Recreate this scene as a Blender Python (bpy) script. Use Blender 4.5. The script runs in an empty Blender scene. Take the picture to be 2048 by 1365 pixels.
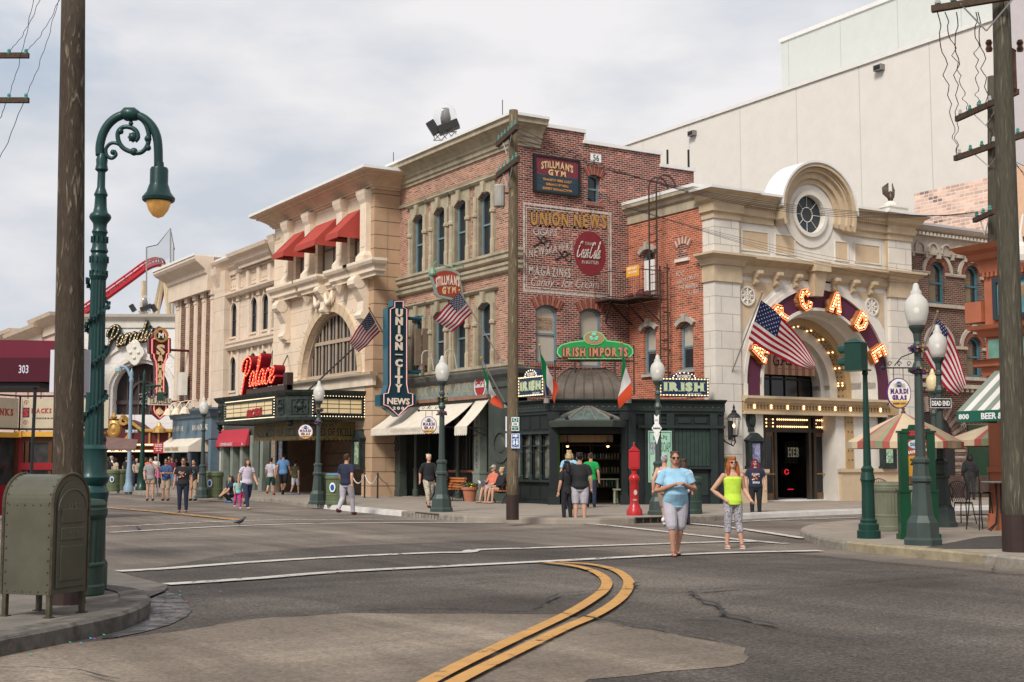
import bpy, bmesh, math, random
import numpy as np
NOSPLIT={'eye','leg','con','bea','sun','san','pan'}
from mathutils import Vector, Matrix, geometry
random.seed(7)
PI=math.pi; R=math.radians
sc=bpy.context.scene
# ---------------- camera, sky, sun, exposure ----------------
FPX=2650.; HY=924.; TH=R(31.5); PITCH=math.atan((HY-682.5)/FPX)
SN,CS=math.sin(TH),math.cos(TH)
CX=(1036-1024)/FPX*48
CAM=Vector((-(CX*CS+48*SN),-(-CX*SN+48*CS),1.6))
cd=bpy.data.cameras.new('camera'); co=bpy.data.objects.new('camera',cd); sc.collection.objects.link(co)
co.location=CAM; co.rotation_euler=(R(90)+PITCH,0,-TH)
cd.sensor_width=36; cd.lens=36*FPX/2048; cd.clip_start=.1; cd.clip_end=2000
sc.camera=co
SUN_EL=R(44); SUN_AZ=R(237)    # azimuth from +Y clockwise
w=bpy.data.worlds.new('World'); sc.world=w; w.use_nodes=True
nt=w.node_tree; nt.nodes.clear(); N=nt.nodes.new; L=nt.links.new
out=N('ShaderNodeOutputWorld'); sky=N('ShaderNodeTexSky'); sky.sky_type='NISHITA'; sky.sun_disc=False
sky.sun_elevation=SUN_EL; sky.sun_rotation=SUN_AZ; sky.air_density=1.2; sky.dust_density=2.5
b1=N('ShaderNodeBackground'); b1.inputs[1].default_value=.15; L(sky.outputs[0],b1.inputs[0])
b2=N('ShaderNodeBackground'); b2.inputs[1].default_value=1.0
tc=N('ShaderNodeTexCoord'); mp=N('ShaderNodeMapping'); mp.inputs['Scale'].default_value=(1,1,2.6); mp.inputs['Rotation'].default_value=(0,0,.6)
L(tc.outputs['Generated'],mp.inputs[0])
n1=N('ShaderNodeTexNoise'); n1.inputs['Scale'].default_value=2.3; n1.inputs['Detail'].default_value=9; n1.inputs['Roughness'].default_value=.55; n1.inputs['Distortion'].default_value=.4
L(mp.outputs[0],n1.inputs[0])
cr=N('ShaderNodeValToRGB'); cr.color_ramp.elements[0].position=.33; cr.color_ramp.elements[1].position=.5
L(n1.outputs[0],cr.inputs[0])
n2=N('ShaderNodeTexNoise'); n2.inputs['Scale'].default_value=5; n2.inputs['Detail'].default_value=6; L(mp.outputs[0],n2.inputs[0])
cc=N('ShaderNodeValToRGB'); e=cc.color_ramp.elements
e[0].position=.35; e[0].color=(.63,.67,.74,1); e[1].position=.62; e[1].color=(.93,.91,.92,1)
L(n2.outputs[0],cc.inputs[0]); L(cc.outputs[0],b2.inputs[0])
mm=N('ShaderNodeMath'); mm.operation='MULTIPLY_ADD'; mm.inputs[1].default_value=.62; mm.inputs[2].default_value=.36; L(cr.outputs[0],mm.inputs[0])
mx=N('ShaderNodeMixShader'); L(mm.outputs[0],mx.inputs[0]); L(b1.outputs[0],mx.inputs[1]); L(b2.outputs[0],mx.inputs[2]); L(mx.outputs[0],out.inputs[0])
sl=bpy.data.lights.new('sun','SUN'); sl.energy=3.7; sl.angle=R(16); sl.color=(1,.95,.87)
so=bpy.data.objects.new('sun',sl); sc.collection.objects.link(so)
sd=Vector((math.sin(SUN_AZ)*math.cos(SUN_EL),math.cos(SUN_AZ)*math.cos(SUN_EL),math.sin(SUN_EL)))
so.rotation_euler=sd.to_track_quat('Z','Y').to_euler()
sc.view_settings.view_transform='Standard'; sc.view_settings.look='None'; sc.view_settings.exposure=-.05; sc.view_settings.gamma=1
sc.cycles.max_bounces=5; sc.cycles.transparent_max_bounces=12
# ---------------- helpers ----------------
def ray(x,y):
    a=(x-1024)/FPX; b=-(y-682.5)/FPX
    fy=math.cos(PITCH)-b*math.sin(PITCH); fz=math.sin(PITCH)+b*math.cos(PITCH)
    return Vector((a*CS+fy*SN,-a*SN+fy*CS,fz))
def P(x,y,z=0.):                      # photo point -> ground-parallel plane
    r=ray(x,y); return CAM+r*((z-CAM.z)/r.z)
def PD(x,y,d):                        # photo point -> at depth d in front of the lens
    return CAM+ray(x,y)*d/math.hypot(*(math.cos(PITCH),math.sin(PITCH)))
VX=Vector((CS,-SN,0)); VY=Vector((SN,CS,0)); UP=Vector((0,0,1))   # picture right / forward on the ground
class Fr:                             # a facade frame: s along (viewer's right), z up, o outwards
    def __init__(f,ox,oy,ang):
        f.o=Vector((ox,oy,0)); f.d=Vector((math.cos(ang),math.sin(ang),0)); f.n=Vector((f.d.y,-f.d.x,0))
    def w(f,s,z,o=0): v=f.o+f.d*s+f.n*o; v.z=z; return v
    def px(f,x,y,o=0):
        r=ray(x,y); q=f.o+f.n*o; t=(q-CAM).dot(f.n)/r.dot(f.n); h=CAM+r*t
        return ((h-f.o).dot(f.d),h.z)
    def s(f,x,o=0,y=700): return f.px(x,y,o)[0]
    def z(f,x,y,o=0): return f.px(x,y,o)[1]
    def sh(f,o): g=Fr(0,0,0); g.o=f.o+f.n*o; g.d=f.d; g.n=f.n; return g
    def M(f,s,z,o=0):
        m=Matrix.Identity(4); p=f.w(s,z,o)
        for i in range(3): m[i][0]=f.d[i]; m[i][1]=UP[i]; m[i][2]=f.n[i]; m[i][3]=p[i]
        return m
ROOT={}
def rootmat(o):
    while o.parent: o=o.parent
    return ROOT.get(o.name,Matrix.Identity(4))
def tag(o,label=None,cat=None,group=None,kind=None):
    if label: o['label']=label
    if cat: o['category']=cat
    if group: o['group']=group
    if kind: o['kind']=kind
    return o
def thing(name,label,cat,loc=(0,0,0),rz=0,group=None):
    o=bpy.data.objects.new(name,None); sc.collection.objects.link(o); o.empty_display_size=.2
    o.location=loc; o.rotation_euler=(0,0,rz); ROOT[o.name]=Matrix.Translation(Vector(loc))@Matrix.Rotation(rz,4,'Z')
    return tag(o,label,cat,group)
def dup(root,loc,rz,label,group=None):
    r=root.copy(); sc.collection.objects.link(r); r.location=loc; r.rotation_euler=(0,0,rz); r['label']=label
    ROOT[r.name]=Matrix.Translation(Vector(loc))@Matrix.Rotation(rz,4,'Z')
    if group: r['group']=group; root['group']=group
    def rec(a,b):
        for ch in a.children:
            c=ch.copy(); sc.collection.objects.link(c); c.parent=b; rec(ch,c)
    rec(root,r); return r
class MB:
    def __init__(m): m.v=[]; m.f=[]; m.mi=[]; m.k=0; m.sm=[]; m.smooth=False
    def add(m,vs,fs):
        b=len(m.v); m.v+= [Vector(v) for v in vs]
        for f in fs: m.f.append([b+i for i in f]); m.mi.append(m.k); m.sm.append(m.smooth)
        return m
    def box(m,x0,x1,y0,y1,z0,z1):
        return m.add([(x0,y0,z0),(x1,y0,z0),(x1,y1,z0),(x0,y1,z0),(x0,y0,z1),(x1,y0,z1),(x1,y1,z1),(x0,y1,z1)],
          [(3,2,1,0),(4,5,6,7),(0,1,5,4),(1,2,6,5),(2,3,7,6),(3,0,4,7)])
    def fb(m,fr,s0,s1,z0,z1,o0,o1):
        vs=[fr.w(s,z,o) for z in (z0,z1) for s,o in ((s0,o1),(s1,o1),(s1,o0),(s0,o0))]
        return m.add(vs,[(3,2,1,0),(4,5,6,7),(0,1,5,4),(1,2,6,5),(2,3,7,6),(3,0,4,7)])
    def obox(m,c,hx,hy,hz,rz=0,M=None):
        M=M or (Matrix.Translation(Vector(c))@Matrix.Rotation(rz,4,'Z'))
        vs=[M@Vector((a*hx,b*hy,d*hz)) for d in(-1,1) for a,b in((-1,-1),(1,-1),(1,1),(-1,1))]
        return m.add(vs,[(3,2,1,0),(4,5,6,7),(0,1,5,4),(1,2,6,5),(2,3,7,6),(3,0,4,7)])
    def ngon(m,pts): return m.add(pts,[range(len(pts))])
    def prism(m,poly,a,b,fn):         # poly 2d, fn(u,v,w)->world
        t=geometry.tessellate_polygon([[Vector((u,v,0)) for u,v in poly]])
        n=len(poly); vs=[fn(u,v,a) for u,v in poly]+[fn(u,v,b) for u,v in poly]
        fs=[tuple(x) for x in t]+[tuple(i+n for i in x) for x in t]+[(i,(i+1)%n,n+(i+1)%n,n+i) for i in range(n)]
        return m.add(vs,fs)
    def fp(m,fr,poly,o0,o1): return m.prism(poly,o0,o1,lambda u,v,w:fr.w(u,v,w))
    def wall(m,fr,outer,holes,o=0,dep=.25,side=True):
        loops=[outer]+holes; t=geometry.tessellate_polygon([[Vector((u,v,0)) for u,v in l] for l in loops])
        fl=[p for l in loops for p in l]; n=len(fl); m.add([fr.w(u,v,o) for u,v in fl],[tuple(x) for x in t])
        for i,l in enumerate(loops):
            if i==0 and not side: continue
            k=len(l); m.add([fr.w(u,v,o) for u,v in l]+[fr.w(u,v,o-dep) for u,v in l],[(j,(j+1)%k,k+(j+1)%k,k+j) for j in range(k)])
        return m
    def mould(m,path,prof,z=0):       # path [(x,y)] viewer left->right, prof [(o,z)] ; mitred corners, closed ends
        pts=[Vector((p[0],p[1],0)) for p in path]; ns=[]
        for i in range(len(pts)-1):
            d=(pts[i+1]-pts[i]).normalized(); ns.append(Vector((d.y,-d.x,0)))
        rings=[]
        for i,p in enumerate(pts):
            if i==0: q=ns[0]
            elif i==len(pts)-1: q=ns[-1]
            else: q=(ns[i-1]+ns[i]); q=q/ max(.2,q.dot(ns[i]))
            rings.append([p+q*o+Vector((0,0,z+h)) for o,h in prof])
        k=len(prof); vs=[v for r in rings for v in r]
        fs=[(i*k+j,i*k+(j+1)%k,(i+1)*k+(j+1)%k,(i+1)*k+j) for i in range(len(rings)-1) for j in range(k)]
        fs+=[tuple(range(k)),tuple(range((len(rings)-1)*k,len(rings)*k))]
        return m.add(vs,fs)
    def fm(m,fr,s0,s1,prof,z=0,ret=0): # straight moulding on a frame; ret>0: returns at the ends
        a=fr.w(s0,0); b=fr.w(s1,0)
        p=[a,b]
        if ret: p=[a-fr.n*ret,a,b,b-fr.n*ret]
        return m.mould([(q.x,q.y) for q in p],prof,z)
    def arc(m,fr,sc_,zc,r0,r1,a0,a1,o0,o1,n=16,ex=1.):
        for i in range(n):
            A=a0+(a1-a0)*i/n; B=a0+(a1-a0)*(i+1)/n
            q=[(r0*math.cos(A)*ex,r0*math.sin(A)),(r1*math.cos(A)*ex,r1*math.sin(A)),(r1*math.cos(B)*ex,r1*math.sin(B)),(r0*math.cos(B)*ex,r0*math.sin(B))]
            vs=[fr.w(sc_+u,zc+v,o) for o in(o0,o1) for u,v in q]
            m.add(vs,[(0,1,2,3),(4,5,6,7),(0,1,5,4),(2,3,7,6)]+([(0,3,7,4)] if i==0 else [])+([(1,2,6,5)] if i==n-1 else [])+[(1,2,6,5),(3,0,4,7)])
        return m
    def lathe(m,c,prof,n=12,axis=None,sx=1,sy=1,rot=0):
        c=Vector(c); vs=[]
        for r,z in prof:
            for i in range(n):
                a=2*PI*i/n+rot; v=Vector((r*math.cos(a)*sx,r*math.sin(a)*sy,z))
                vs.append(c+(axis@v if axis else v))
        k=len(prof); fs=[(j*n+i,j*n+(i+1)%n,(j+1)*n+(i+1)%n,(j+1)*n+i) for j in range(k-1) for i in range(n)]
        if prof[0][0]>1e-4: fs.append(tuple(range(n)))
        if prof[-1][0]>1e-4: fs.append(tuple(range((k-1)*n,k*n)))
        return m.add(vs,fs)
    def sph(m,c,r,n=8,sz=1.,k=None):
        k=k or n//2+1; return m.lathe(c,[(r*math.sin(PI*i/k),-r*sz*math.cos(PI*i/k)) for i in range(k+1)],n)
    def tube(m,pts,r,n=6,closed=False,cap=True):
        pts=[Vector(p) for p in pts]; N_=len(pts); rs=r if isinstance(r,(list,tuple)) else [r]*N_
        vs=[]; up=None
        for i,p in enumerate(pts):
            if closed: d=pts[(i+1)%N_]-pts[i-1]
            else: d=pts[min(i+1,N_-1)]-pts[max(i-1,0)]
            d=d.normalized() if d.length>1e-9 else Vector((0,0,1))
            if up is None: up=Vector((0,0,1)) if abs(d.z)<.9 else Vector((1,0,0))
            a=(up-d*up.dot(d))
            a=a.normalized() if a.length>1e-6 else d.orthogonal().normalized()
            up=a; b=d.cross(a)
            for j in range(n):
                t=2*PI*j/n; vs.append(p+(a*math.cos(t)+b*math.sin(t))*rs[i])
        q=N_ if closed else N_-1
        fs=[(i*n+j,i*n+(j+1)%n,((i+1)%N_)*n+(j+1)%n,((i+1)%N_)*n+j) for i in range(q) for j in range(n)]
        if cap and not closed: fs+=[tuple(range(n)),tuple(range((N_-1)*n,N_*n))]
        return m.add(vs,fs)
    def grid(m,fn,nu,nv,matfn=None):
        vs=[fn(i/nu,j/nv) for j in range(nv+1) for i in range(nu+1)]; b=len(m.v); m.v+=[Vector(v) for v in vs]
        for j in range(nv):
            for i in range(nu):
                q=j*(nu+1)+i; m.f.append([b+q,b+q+1,b+q+nu+2,b+q+nu+1]); m.mi.append(matfn(i,j) if matfn else m.k); m.sm.append(m.smooth)
        return m
    def clusters(m):                  # the far-apart pieces of this mesh, each to become a part of its own
        par=list(range(len(m.v)))
        def root(i):
            while par[i]!=i: par[i]=par[par[i]]; i=par[i]
            return i
        for f in m.f:
            a=root(f[0])
            for i in f[1:]: par[root(i)]=a
        fr_=[root(f[0]) for f in m.f]; ids={r:i for i,r in enumerate(dict.fromkeys(fr_))}; k=len(ids)
        if k<2 or k>700: return [m]
        P_=np.array([tuple(v) for v in m.v]); lo=np.full((k,3),1e9); hi=-lo; w=np.array([ids.get(root(i),0) for i in range(len(m.v))]); np.minimum.at(lo,w,P_); np.maximum.at(hi,w,P_)
        sz=(hi-lo).max(1); gap=np.maximum(0,np.maximum(lo[:,None]-hi[None],lo[None]-hi[:,None])); nr=np.sqrt((gap**2).sum(2))<=np.maximum(.02,.5*np.maximum(sz[:,None],sz[None]))
        cl=-np.ones(k,int); c=0
        for i in range(k):
            if cl[i]<0:
                st=[i]; cl[i]=c
                while st:
                    j=st.pop()
                    for x in np.nonzero(nr[j]&(cl<0))[0]: cl[x]=c; st.append(x)
                c+=1
        if c<2 or c>12: return [m]
        o=[MB() for _ in range(c)]; mp=[{} for _ in range(c)]
        for f,r,mi,sm in zip(m.f,fr_,m.mi,m.sm):
            x=cl[ids[r]]; g=o[x]; d=mp[x]; nf=[]
            for i in f:
                if i not in d: d[i]=len(g.v); g.v.append(m.v[i])
                nf.append(d[i])
            g.f.append(nf); g.mi.append(mi); g.sm.append(sm)
        return o
    def build(m,name,mats,parent=None,local=False,label=None,kind=None,smooth=False,bevel=0,solid=0,origin=None,cat=None,group=None,fixn=True):
        if parent is not None and kind is None and name[:3] not in NOSPLIT and len(m.v)<60000:
            q=m.clusters()
            if 1<len(q)<=12:
                r=None
                for g in q[::-1]: r=g.build(name,mats,parent,local,label,'',smooth,bevel,solid,origin,cat,group,fixn)
                return r
        mats=mats if isinstance(mats,(list,tuple)) else [mats]
        me=bpy.data.meshes.new(name); vs=m.v
        if parent is not None and not local:
            inv=rootmat(parent).inverted(); vs=[inv@v for v in vs]
        if parent is None and origin is not None: vs=[v-Vector(origin) for v in vs]
        me.from_pydata([tuple(v) for v in vs],[],[list(f) for f in m.f]); 
        for x in mats: me.materials.append(x)
        me.polygons.foreach_set('material_index',m.mi)
        me.polygons.foreach_set('use_smooth',[bool(smooth) or s for s in m.sm])
        if fixn:
            bm=bmesh.new(); bm.from_mesh(me)
            if smooth: bmesh.ops.remove_doubles(bm,verts=bm.verts,dist=1e-5)
            bmesh.ops.recalc_face_normals(bm,faces=bm.faces); bm.to_mesh(me); bm.free()
        if smooth and smooth is not True:
            me.set_sharp_from_angle(angle=R(smooth))
        me.update()
        o=bpy.data.objects.new(name,me); sc.collection.objects.link(o)
        if parent is not None: o.parent=parent
        elif origin is not None: o.location=origin; 
        if parent is None: ROOT[o.name]=Matrix.Translation(Vector(origin)) if origin is not None else Matrix.Identity(4)
        if bevel: b=o.modifiers.new('b','BEVEL'); b.width=bevel; b.segments=2; b.limit_method='ANGLE'; b.angle_limit=R(40)
        if solid: b=o.modifiers.new('s','SOLIDIFY'); b.thickness=solid; b.offset=0
        tag(o,label,cat,group,kind); return o
def archp(s0,s1,z0,z1,rise,n=10):     # opening outline, crown at z1, springing at z1-rise
    if rise<=0: return [(s0,z0),(s1,z0),(s1,z1),(s0,z1)]
    c=(s0+s1)/2; h=(s1-s0)/2; rise=min(rise,h); rad=(h*h+rise*rise)/(2*rise); zc=z1-rad; a=math.asin(min(1,h/rad))
    return [(s0,z0),(s1,z0)]+[(c+rad*math.sin(t),zc+rad*math.cos(t)) for t in [a-2*a*i/n for i in range(n+1)]]
# ---------------- materials ----------------
MT={}
def mat(name,col,rough=.6,metal=0,var=.12,scale=3.,bump=0.,bscale=40,emit=0,dirt=0.,coat=0,spec=.3,stretch=None,alpha=1,fn=None,ecol=None):
    if name in MT: return MT[name]
    m=bpy.data.materials.new(name); m.use_nodes=True; nt=m.node_tree; N=nt.nodes.new; L=nt.links.new
    p=nt.nodes['Principled BSDF']; p.inputs['Roughness'].default_value=rough; p.inputs['Metallic'].default_value=metal
    p.inputs['Specular IOR Level'].default_value=spec; p.inputs['Coat Weight'].default_value=coat; p.inputs['Alpha'].default_value=alpha
    c=(*col,1); tc=N('ShaderNodeTexCoord'); src=tc.outputs['Object']
    if stretch:
        mp=N('ShaderNodeMapping'); mp.inputs['Scale'].default_value=stretch; L(src,mp.inputs[0]); src=mp.outputs[0]
    if var>0:
        n=N('ShaderNodeTexNoise'); n.inputs['Scale'].default_value=scale; n.inputs['Detail'].default_value=8; n.inputs['Roughness'].default_value=.62; L(src,n.inputs[0])
        r=N('ShaderNodeValToRGB'); e=r.color_ramp.elements; e[0].position=.3; e[1].position=.7
        e[0].color=(*[max(0,x*(1-var*1.6)) for x in col],1); e[1].color=(*[min(1,x*(1+var)) for x in col],1); L(n.outputs[0],r.inputs[0]); o=r.outputs[0]
        if dirt>0:
            n2=N('ShaderNodeTexNoise'); n2.inputs['Scale'].default_value=.7; n2.inputs['Detail'].default_value=10; n2.inputs['Roughness'].default_value=.7
            mp2=N('ShaderNodeMapping'); mp2.inputs['Scale'].default_value=(1.6,1.6,.5); L(tc.outputs['Object'],mp2.inputs[0]); L(mp2.outputs[0],n2.inputs[0])
            r2=N('ShaderNodeValToRGB'); r2.color_ramp.elements[0].position=.45; r2.color_ramp.elements[1].position=.72; L(n2.outputs[0],r2.inputs[0])
            mu=N('ShaderNodeMath'); mu.operation='MULTIPLY'; mu.inputs[1].default_value=dirt; L(r2.outputs[0],mu.inputs[0])
            mx=N('ShaderNodeMix'); mx.data_type='RGBA'; L(mu.outputs[0],mx.inputs[0]); L(o,mx.inputs[6]); mx.inputs[7].default_value=(col[0]*.35,col[1]*.33,col[2]*.3,1); o=mx.outputs[2]
        L(o,p.inputs['Base Color'])
    else: p.inputs['Base Color'].default_value=c
    if bump>0:
        nb=N('ShaderNodeTexNoise'); nb.inputs['Scale'].default_value=bscale; nb.inputs['Detail'].default_value=6; L(src,nb.inputs[0])
        b=N('ShaderNodeBump'); b.inputs['Strength'].default_value=bump; b.inputs['Distance'].default_value=.02; L(nb.outputs[0],b.inputs['Height']); L(b.outputs[0],p.inputs['Normal'])
    if emit: p.inputs['Emission Color'].default_value=(*(ecol or col),1); p.inputs['Emission Strength'].default_value=emit
    if fn: fn(m,nt,p,tc)
    MT[name]=m; return m
def brick(name,c1,c2,mortar,bw=.22,bh=.075,ms=.011,dark=0.,rough=.85,bump=.6,white=0.,off=.5,mirror=False,mott=.8):
    def fn(m,nt,p,tc):
        N=nt.nodes.new; L=nt.links.new
        se=N('ShaderNodeSeparateXYZ'); L(tc.outputs['Object'],se.inputs[0])
        a=N('ShaderNodeMath'); a.operation='SUBTRACT' if mirror else 'ADD'; L(se.outputs[0],a.inputs[0]); L(se.outputs[1],a.inputs[1])
        cb=N('ShaderNodeCombineXYZ'); L(a.outputs[0],cb.inputs[0]); L(se.outputs[2],cb.inputs[1])
        b=N('ShaderNodeTexBrick'); b.offset=off; b.inputs['Scale'].default_value=1; b.inputs['Brick Width'].default_value=bw; b.inputs['Row Height'].default_value=bh
        b.inputs['Mortar Size'].default_value=ms; b.inputs['Mortar Smooth'].default_value=.15; b.inputs['Bias'].default_value=-.1
        b.inputs['Color1'].default_value=(*c1,1); b.inputs['Color2'].default_value=(*c2,1); b.inputs['Mortar'].default_value=(*mortar,1)
        L(cb.outputs[0],b.inputs[0])
        # per-brick lightness from a white noise on the brick cell
        n=N('ShaderNodeTexNoise'); n.inputs['Scale'].default_value=1.1; n.inputs['Detail'].default_value=9; n.inputs['Roughness'].default_value=.75; L(tc.outputs['Object'],n.inputs[0])
        r=N('ShaderNodeValToRGB'); r.color_ramp.elements[0].position=.35; r.color_ramp.elements[1].position=.68; r.color_ramp.elements[0].color=(.62,.62,.62,1); r.color_ramp.elements[1].color=(1.22,1.2,1.18,1); L(n.outputs[0],r.inputs[0])
        mx=N('ShaderNodeMix'); mx.data_type='RGBA'; mx.blend_type='MULTIPLY'; mx.inputs[0].default_value=mott; L(b.outputs[0],mx.inputs[6]); L(r.outputs[0],mx.inputs[7]); o=mx.outputs[2]
        if dark:
            # scattered burnt bricks: snap to cells
            def snap(sock,size,shift=None):
                d=N('ShaderNodeMath'); d.operation='DIVIDE'; d.inputs[1].default_value=size; L(sock,d.inputs[0]); s=d.outputs[0]
                if shift is not None:
                    ad=N('ShaderNodeMath'); ad.operation='ADD'; L(s,ad.inputs[0]); L(shift,ad.inputs[1]); s=ad.outputs[0]
                fl=N('ShaderNodeMath'); fl.operation='FLOOR'; L(s,fl.inputs[0]); return fl.outputs[0]
            row=snap(se.outputs[2],bh); md=N('ShaderNodeMath'); md.operation='MULTIPLY'; md.inputs[1].default_value=.5; L(row,md.inputs[0])
            col_=snap(a.outputs[0],bw,md.outputs[0]); c2_=N('ShaderNodeCombineXYZ'); L(col_,c2_.inputs[0]); L(row,c2_.inputs[1])
            wn=N('ShaderNodeTexWhiteNoise'); wn.noise_dimensions='2D'; L(c2_.outputs[0],wn.inputs['Vector'])
            r3=N('ShaderNodeValToRGB'); r3.color_ramp.interpolation='CONSTANT'; e=r3.color_ramp.elements; e[0].position=0; e[0].color=(.35,.36,.42,1); e[1].position=dark; e[1].color=(1,1,1,1)
            e.new(.5).color=(.78,.76,.76,1); e.new(.8).color=(1.15,1.1,1.05,1)
            if white: e.new(1-white).color=(2.2,2.6,2.8,1)
            L(wn.outputs[0],r3.inputs[0])
            m2=N('ShaderNodeMix'); m2.data_type='RGBA'; m2.blend_type='MULTIPLY'; L(r3.outputs[0],m2.inputs[7]); L(o,m2.inputs[6])
            iv=N('ShaderNodeMath'); iv.operation='SUBTRACT'; iv.inputs[0].default_value=1; L(b.outputs[1],iv.inputs[1]); L(iv.outputs[0],m2.inputs[0]); o=m2.outputs[2]
        if white:
            n3=N('ShaderNodeTexNoise'); n3.inputs['Scale'].default_value=2.2; n3.inputs['Detail'].default_value=8; n3.inputs['Roughness'].default_value=.8; L(tc.outputs['Object'],n3.inputs[0])
            r4=N('ShaderNodeValToRGB'); r4.color_ramp.elements[0].position=.56; r4.color_ramp.elements[1].position=.7; r4.color_ramp.elements[1].color=(.6,.6,.6,1); L(n3.outputs[0],r4.inputs[0])
            m3=N('ShaderNodeMix'); m3.data_type='RGBA'; L(r4.outputs[0],m3.inputs[0]); L(o,m3.inputs[6]); m3.inputs[7].default_value=(*mortar,1); o=m3.outputs[2]
        L(o,p.inputs['Base Color'])
        bu=N('ShaderNodeBump'); bu.invert=True; bu.inputs['Strength'].default_value=bump; bu.inputs['Distance'].default_value=.012; L(b.outputs[1],bu.inputs['Height']); L(bu.outputs[0],p.inputs['Normal'])
    return mat(name,c1,rough,var=0,fn=fn)
BRK=brick('pink_brick',(.34,.145,.09),(.44,.22,.15),(.52,.44,.36),bw=.22,bh=.078,dark=.07,ms=.0105)
BRKD=brick('red_brick_white_mortar',(.19,.040,.028),(.28,.068,.045),(.50,.42,.36),bw=.24,bh=.08,ms=.0095,dark=.2,white=.03)
BRKR=brick('orange_red_brick',(.38,.085,.038),(.47,.13,.062),(.56,.40,.31),bw=.24,bh=.08,ms=.0095,dark=.05)
BRKB=brick('brown_brick',(.10,.045,.035),(.14,.065,.05),(.28,.22,.18),bw=.24,bh=.08,ms=.012,dark=.1)
BRKP=brick('pale_pink_brick',(.70,.46,.36),(.80,.60,.50),(.80,.68,.60),bw=.5,bh=.16,ms=.02,dark=.05,mott=.3)
BRKC=brick('column_brick',(.13,.055,.035),(.19,.085,.05),(.30,.2,.14),bw=.24,bh=.12,ms=.018,dark=.2)
def stone(name,c,bw=1.3,bh=.45,j=.5,ms=.012,dirt=.25):
    return brick(name,c,tuple(x*.93 for x in c),tuple(x*j for x in c),bw=bw,bh=bh,ms=ms,rough=.8,bump=.5,mott=.3)
CREAM=stone('cream_stone',(.72,.58,.44),bw=40,bh=.62,j=.55)
CREAMS=mat('cream_trim',(.74,.62,.49),.8,var=.07,dirt=.18,bump=.15)
BROWNST=stone('tan_brown_stone',(.46,.31,.20),bw=30,bh=.59,j=.35,ms=.02)
PALST=mat('palace_cornice',(.58,.42,.30),.8,var=.08,dirt=.25,bump=.15)
WHITEST=stone('white_block_stone',(.66,.615,.55),bw=1.05,bh=.62,j=.6,ms=.016)
WHITES=mat('white_stone_trim',(.67,.63,.565),.75,var=.05,dirt=.12)
TANP=mat('tan_panel',(.56,.43,.29),.8,var=.05,dirt=.12)
TANT=mat('tan_cornice',(.52,.41,.28),.75,var=.08,dirt=.25,bump=.1)
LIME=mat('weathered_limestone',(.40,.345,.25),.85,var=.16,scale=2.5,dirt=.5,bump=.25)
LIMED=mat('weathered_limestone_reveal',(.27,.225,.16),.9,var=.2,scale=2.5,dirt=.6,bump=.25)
BEIGE=stone('beige_stone',(.64,.52,.41),bw=2.2,bh=1.1,j=.6)
BEIGET=mat('beige_trim',(.66,.54,.43),.8,var=.07,dirt=.2,bump=.12)
WWALL=brick('white_painted_blocks',(.70,.68,.66),(.67,.65,.635),(.45,.44,.43),bw=2.4,bh=.9,ms=.012,bump=.3,mott=.2)
BLUEF=mat('blue_sash_paint',(.15,.23,.26),.55,var=.08,dirt=.15)
TEALF=mat('teal_sash_paint',(.06,.16,.20),.55,var=.08)
GLASS=mat('window_glass',(.018,.022,.028),.06,var=0,spec=.7)
GLASSB=mat('window_blind',(.44,.40,.33),.25,var=.05,stretch=(6,6,.2),scale=3)
GLASSD=mat('dark_interior_glass',(.012,.012,.014),.12,var=0,spec=.5)
BLACKI=mat('black_iron',(.02,.02,.022),.5,var=.1)
IRON=mat('brown_iron',(.055,.035,.03),.7,var=.15)
SHOPG=mat('dark_green_paint',(.013,.018,.0175),.6,var=.1,dirt=.1)
SHOPGR=mat('grey_green_paint',(.055,.066,.056),.5,var=.12,dirt=.2)
SHOPGL=mat('light_grey_green_paint',(.20,.225,.19),.5,var=.1,dirt=.2)
AWNC=mat('cream_canvas',(.62,.56,.47),.9,var=.08,bump=.1,bscale=8)
AWNR=mat('coral_canvas',(.38,.058,.045),.85,var=.06)
AWNM=mat('crimson_canvas',(.42,.035,.055),.85,var=.06)
MAROON=mat('maroon_canvas',(.13,.010,.028),.7,var=.06)
WHITE=mat('white_paint',(.75,.75,.74),.5,var=.03)
ROOFW=mat('white_coping',(.70,.69,.67),.6,var=.04)
GOLD=mat('gold_paint',(.46,.27,.08),.4,metal=.35,var=.12)
BULB=mat('warm_bulb',(1,.62,.30),.4,var=0,emit=3.2,ecol=(1,.60,.28))
BULBW=mat('soft_white_bulb',(1,.85,.6),.4,var=0,emit=1.3,ecol=(1,.78,.5))
BLACK=mat('black_paint',(.015,.015,.016),.45,var=0)
CONC=mat('pavement_concrete',(.28,.24,.20),.9,var=.12,scale=1.2,dirt=.35,bump=.15,bscale=60)
def thin(m,nt,p,tc):                  # thin cloth lets part of the light through
    t=nt.nodes.new('ShaderNodeBsdfTranslucent'); x=nt.nodes.new('ShaderNodeMixShader'); x.inputs[0].default_value=.48; o=nt.nodes['Material Output']; b=p.inputs['Base Color']
    if b.links: nt.links.new(b.links[0].from_socket,t.inputs[0])
    nt.links.new(p.outputs[0],x.inputs[1]); nt.links.new(t.outputs[0],x.inputs[2]); nt.links.new(x.outputs[0],o.inputs[0])
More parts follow.
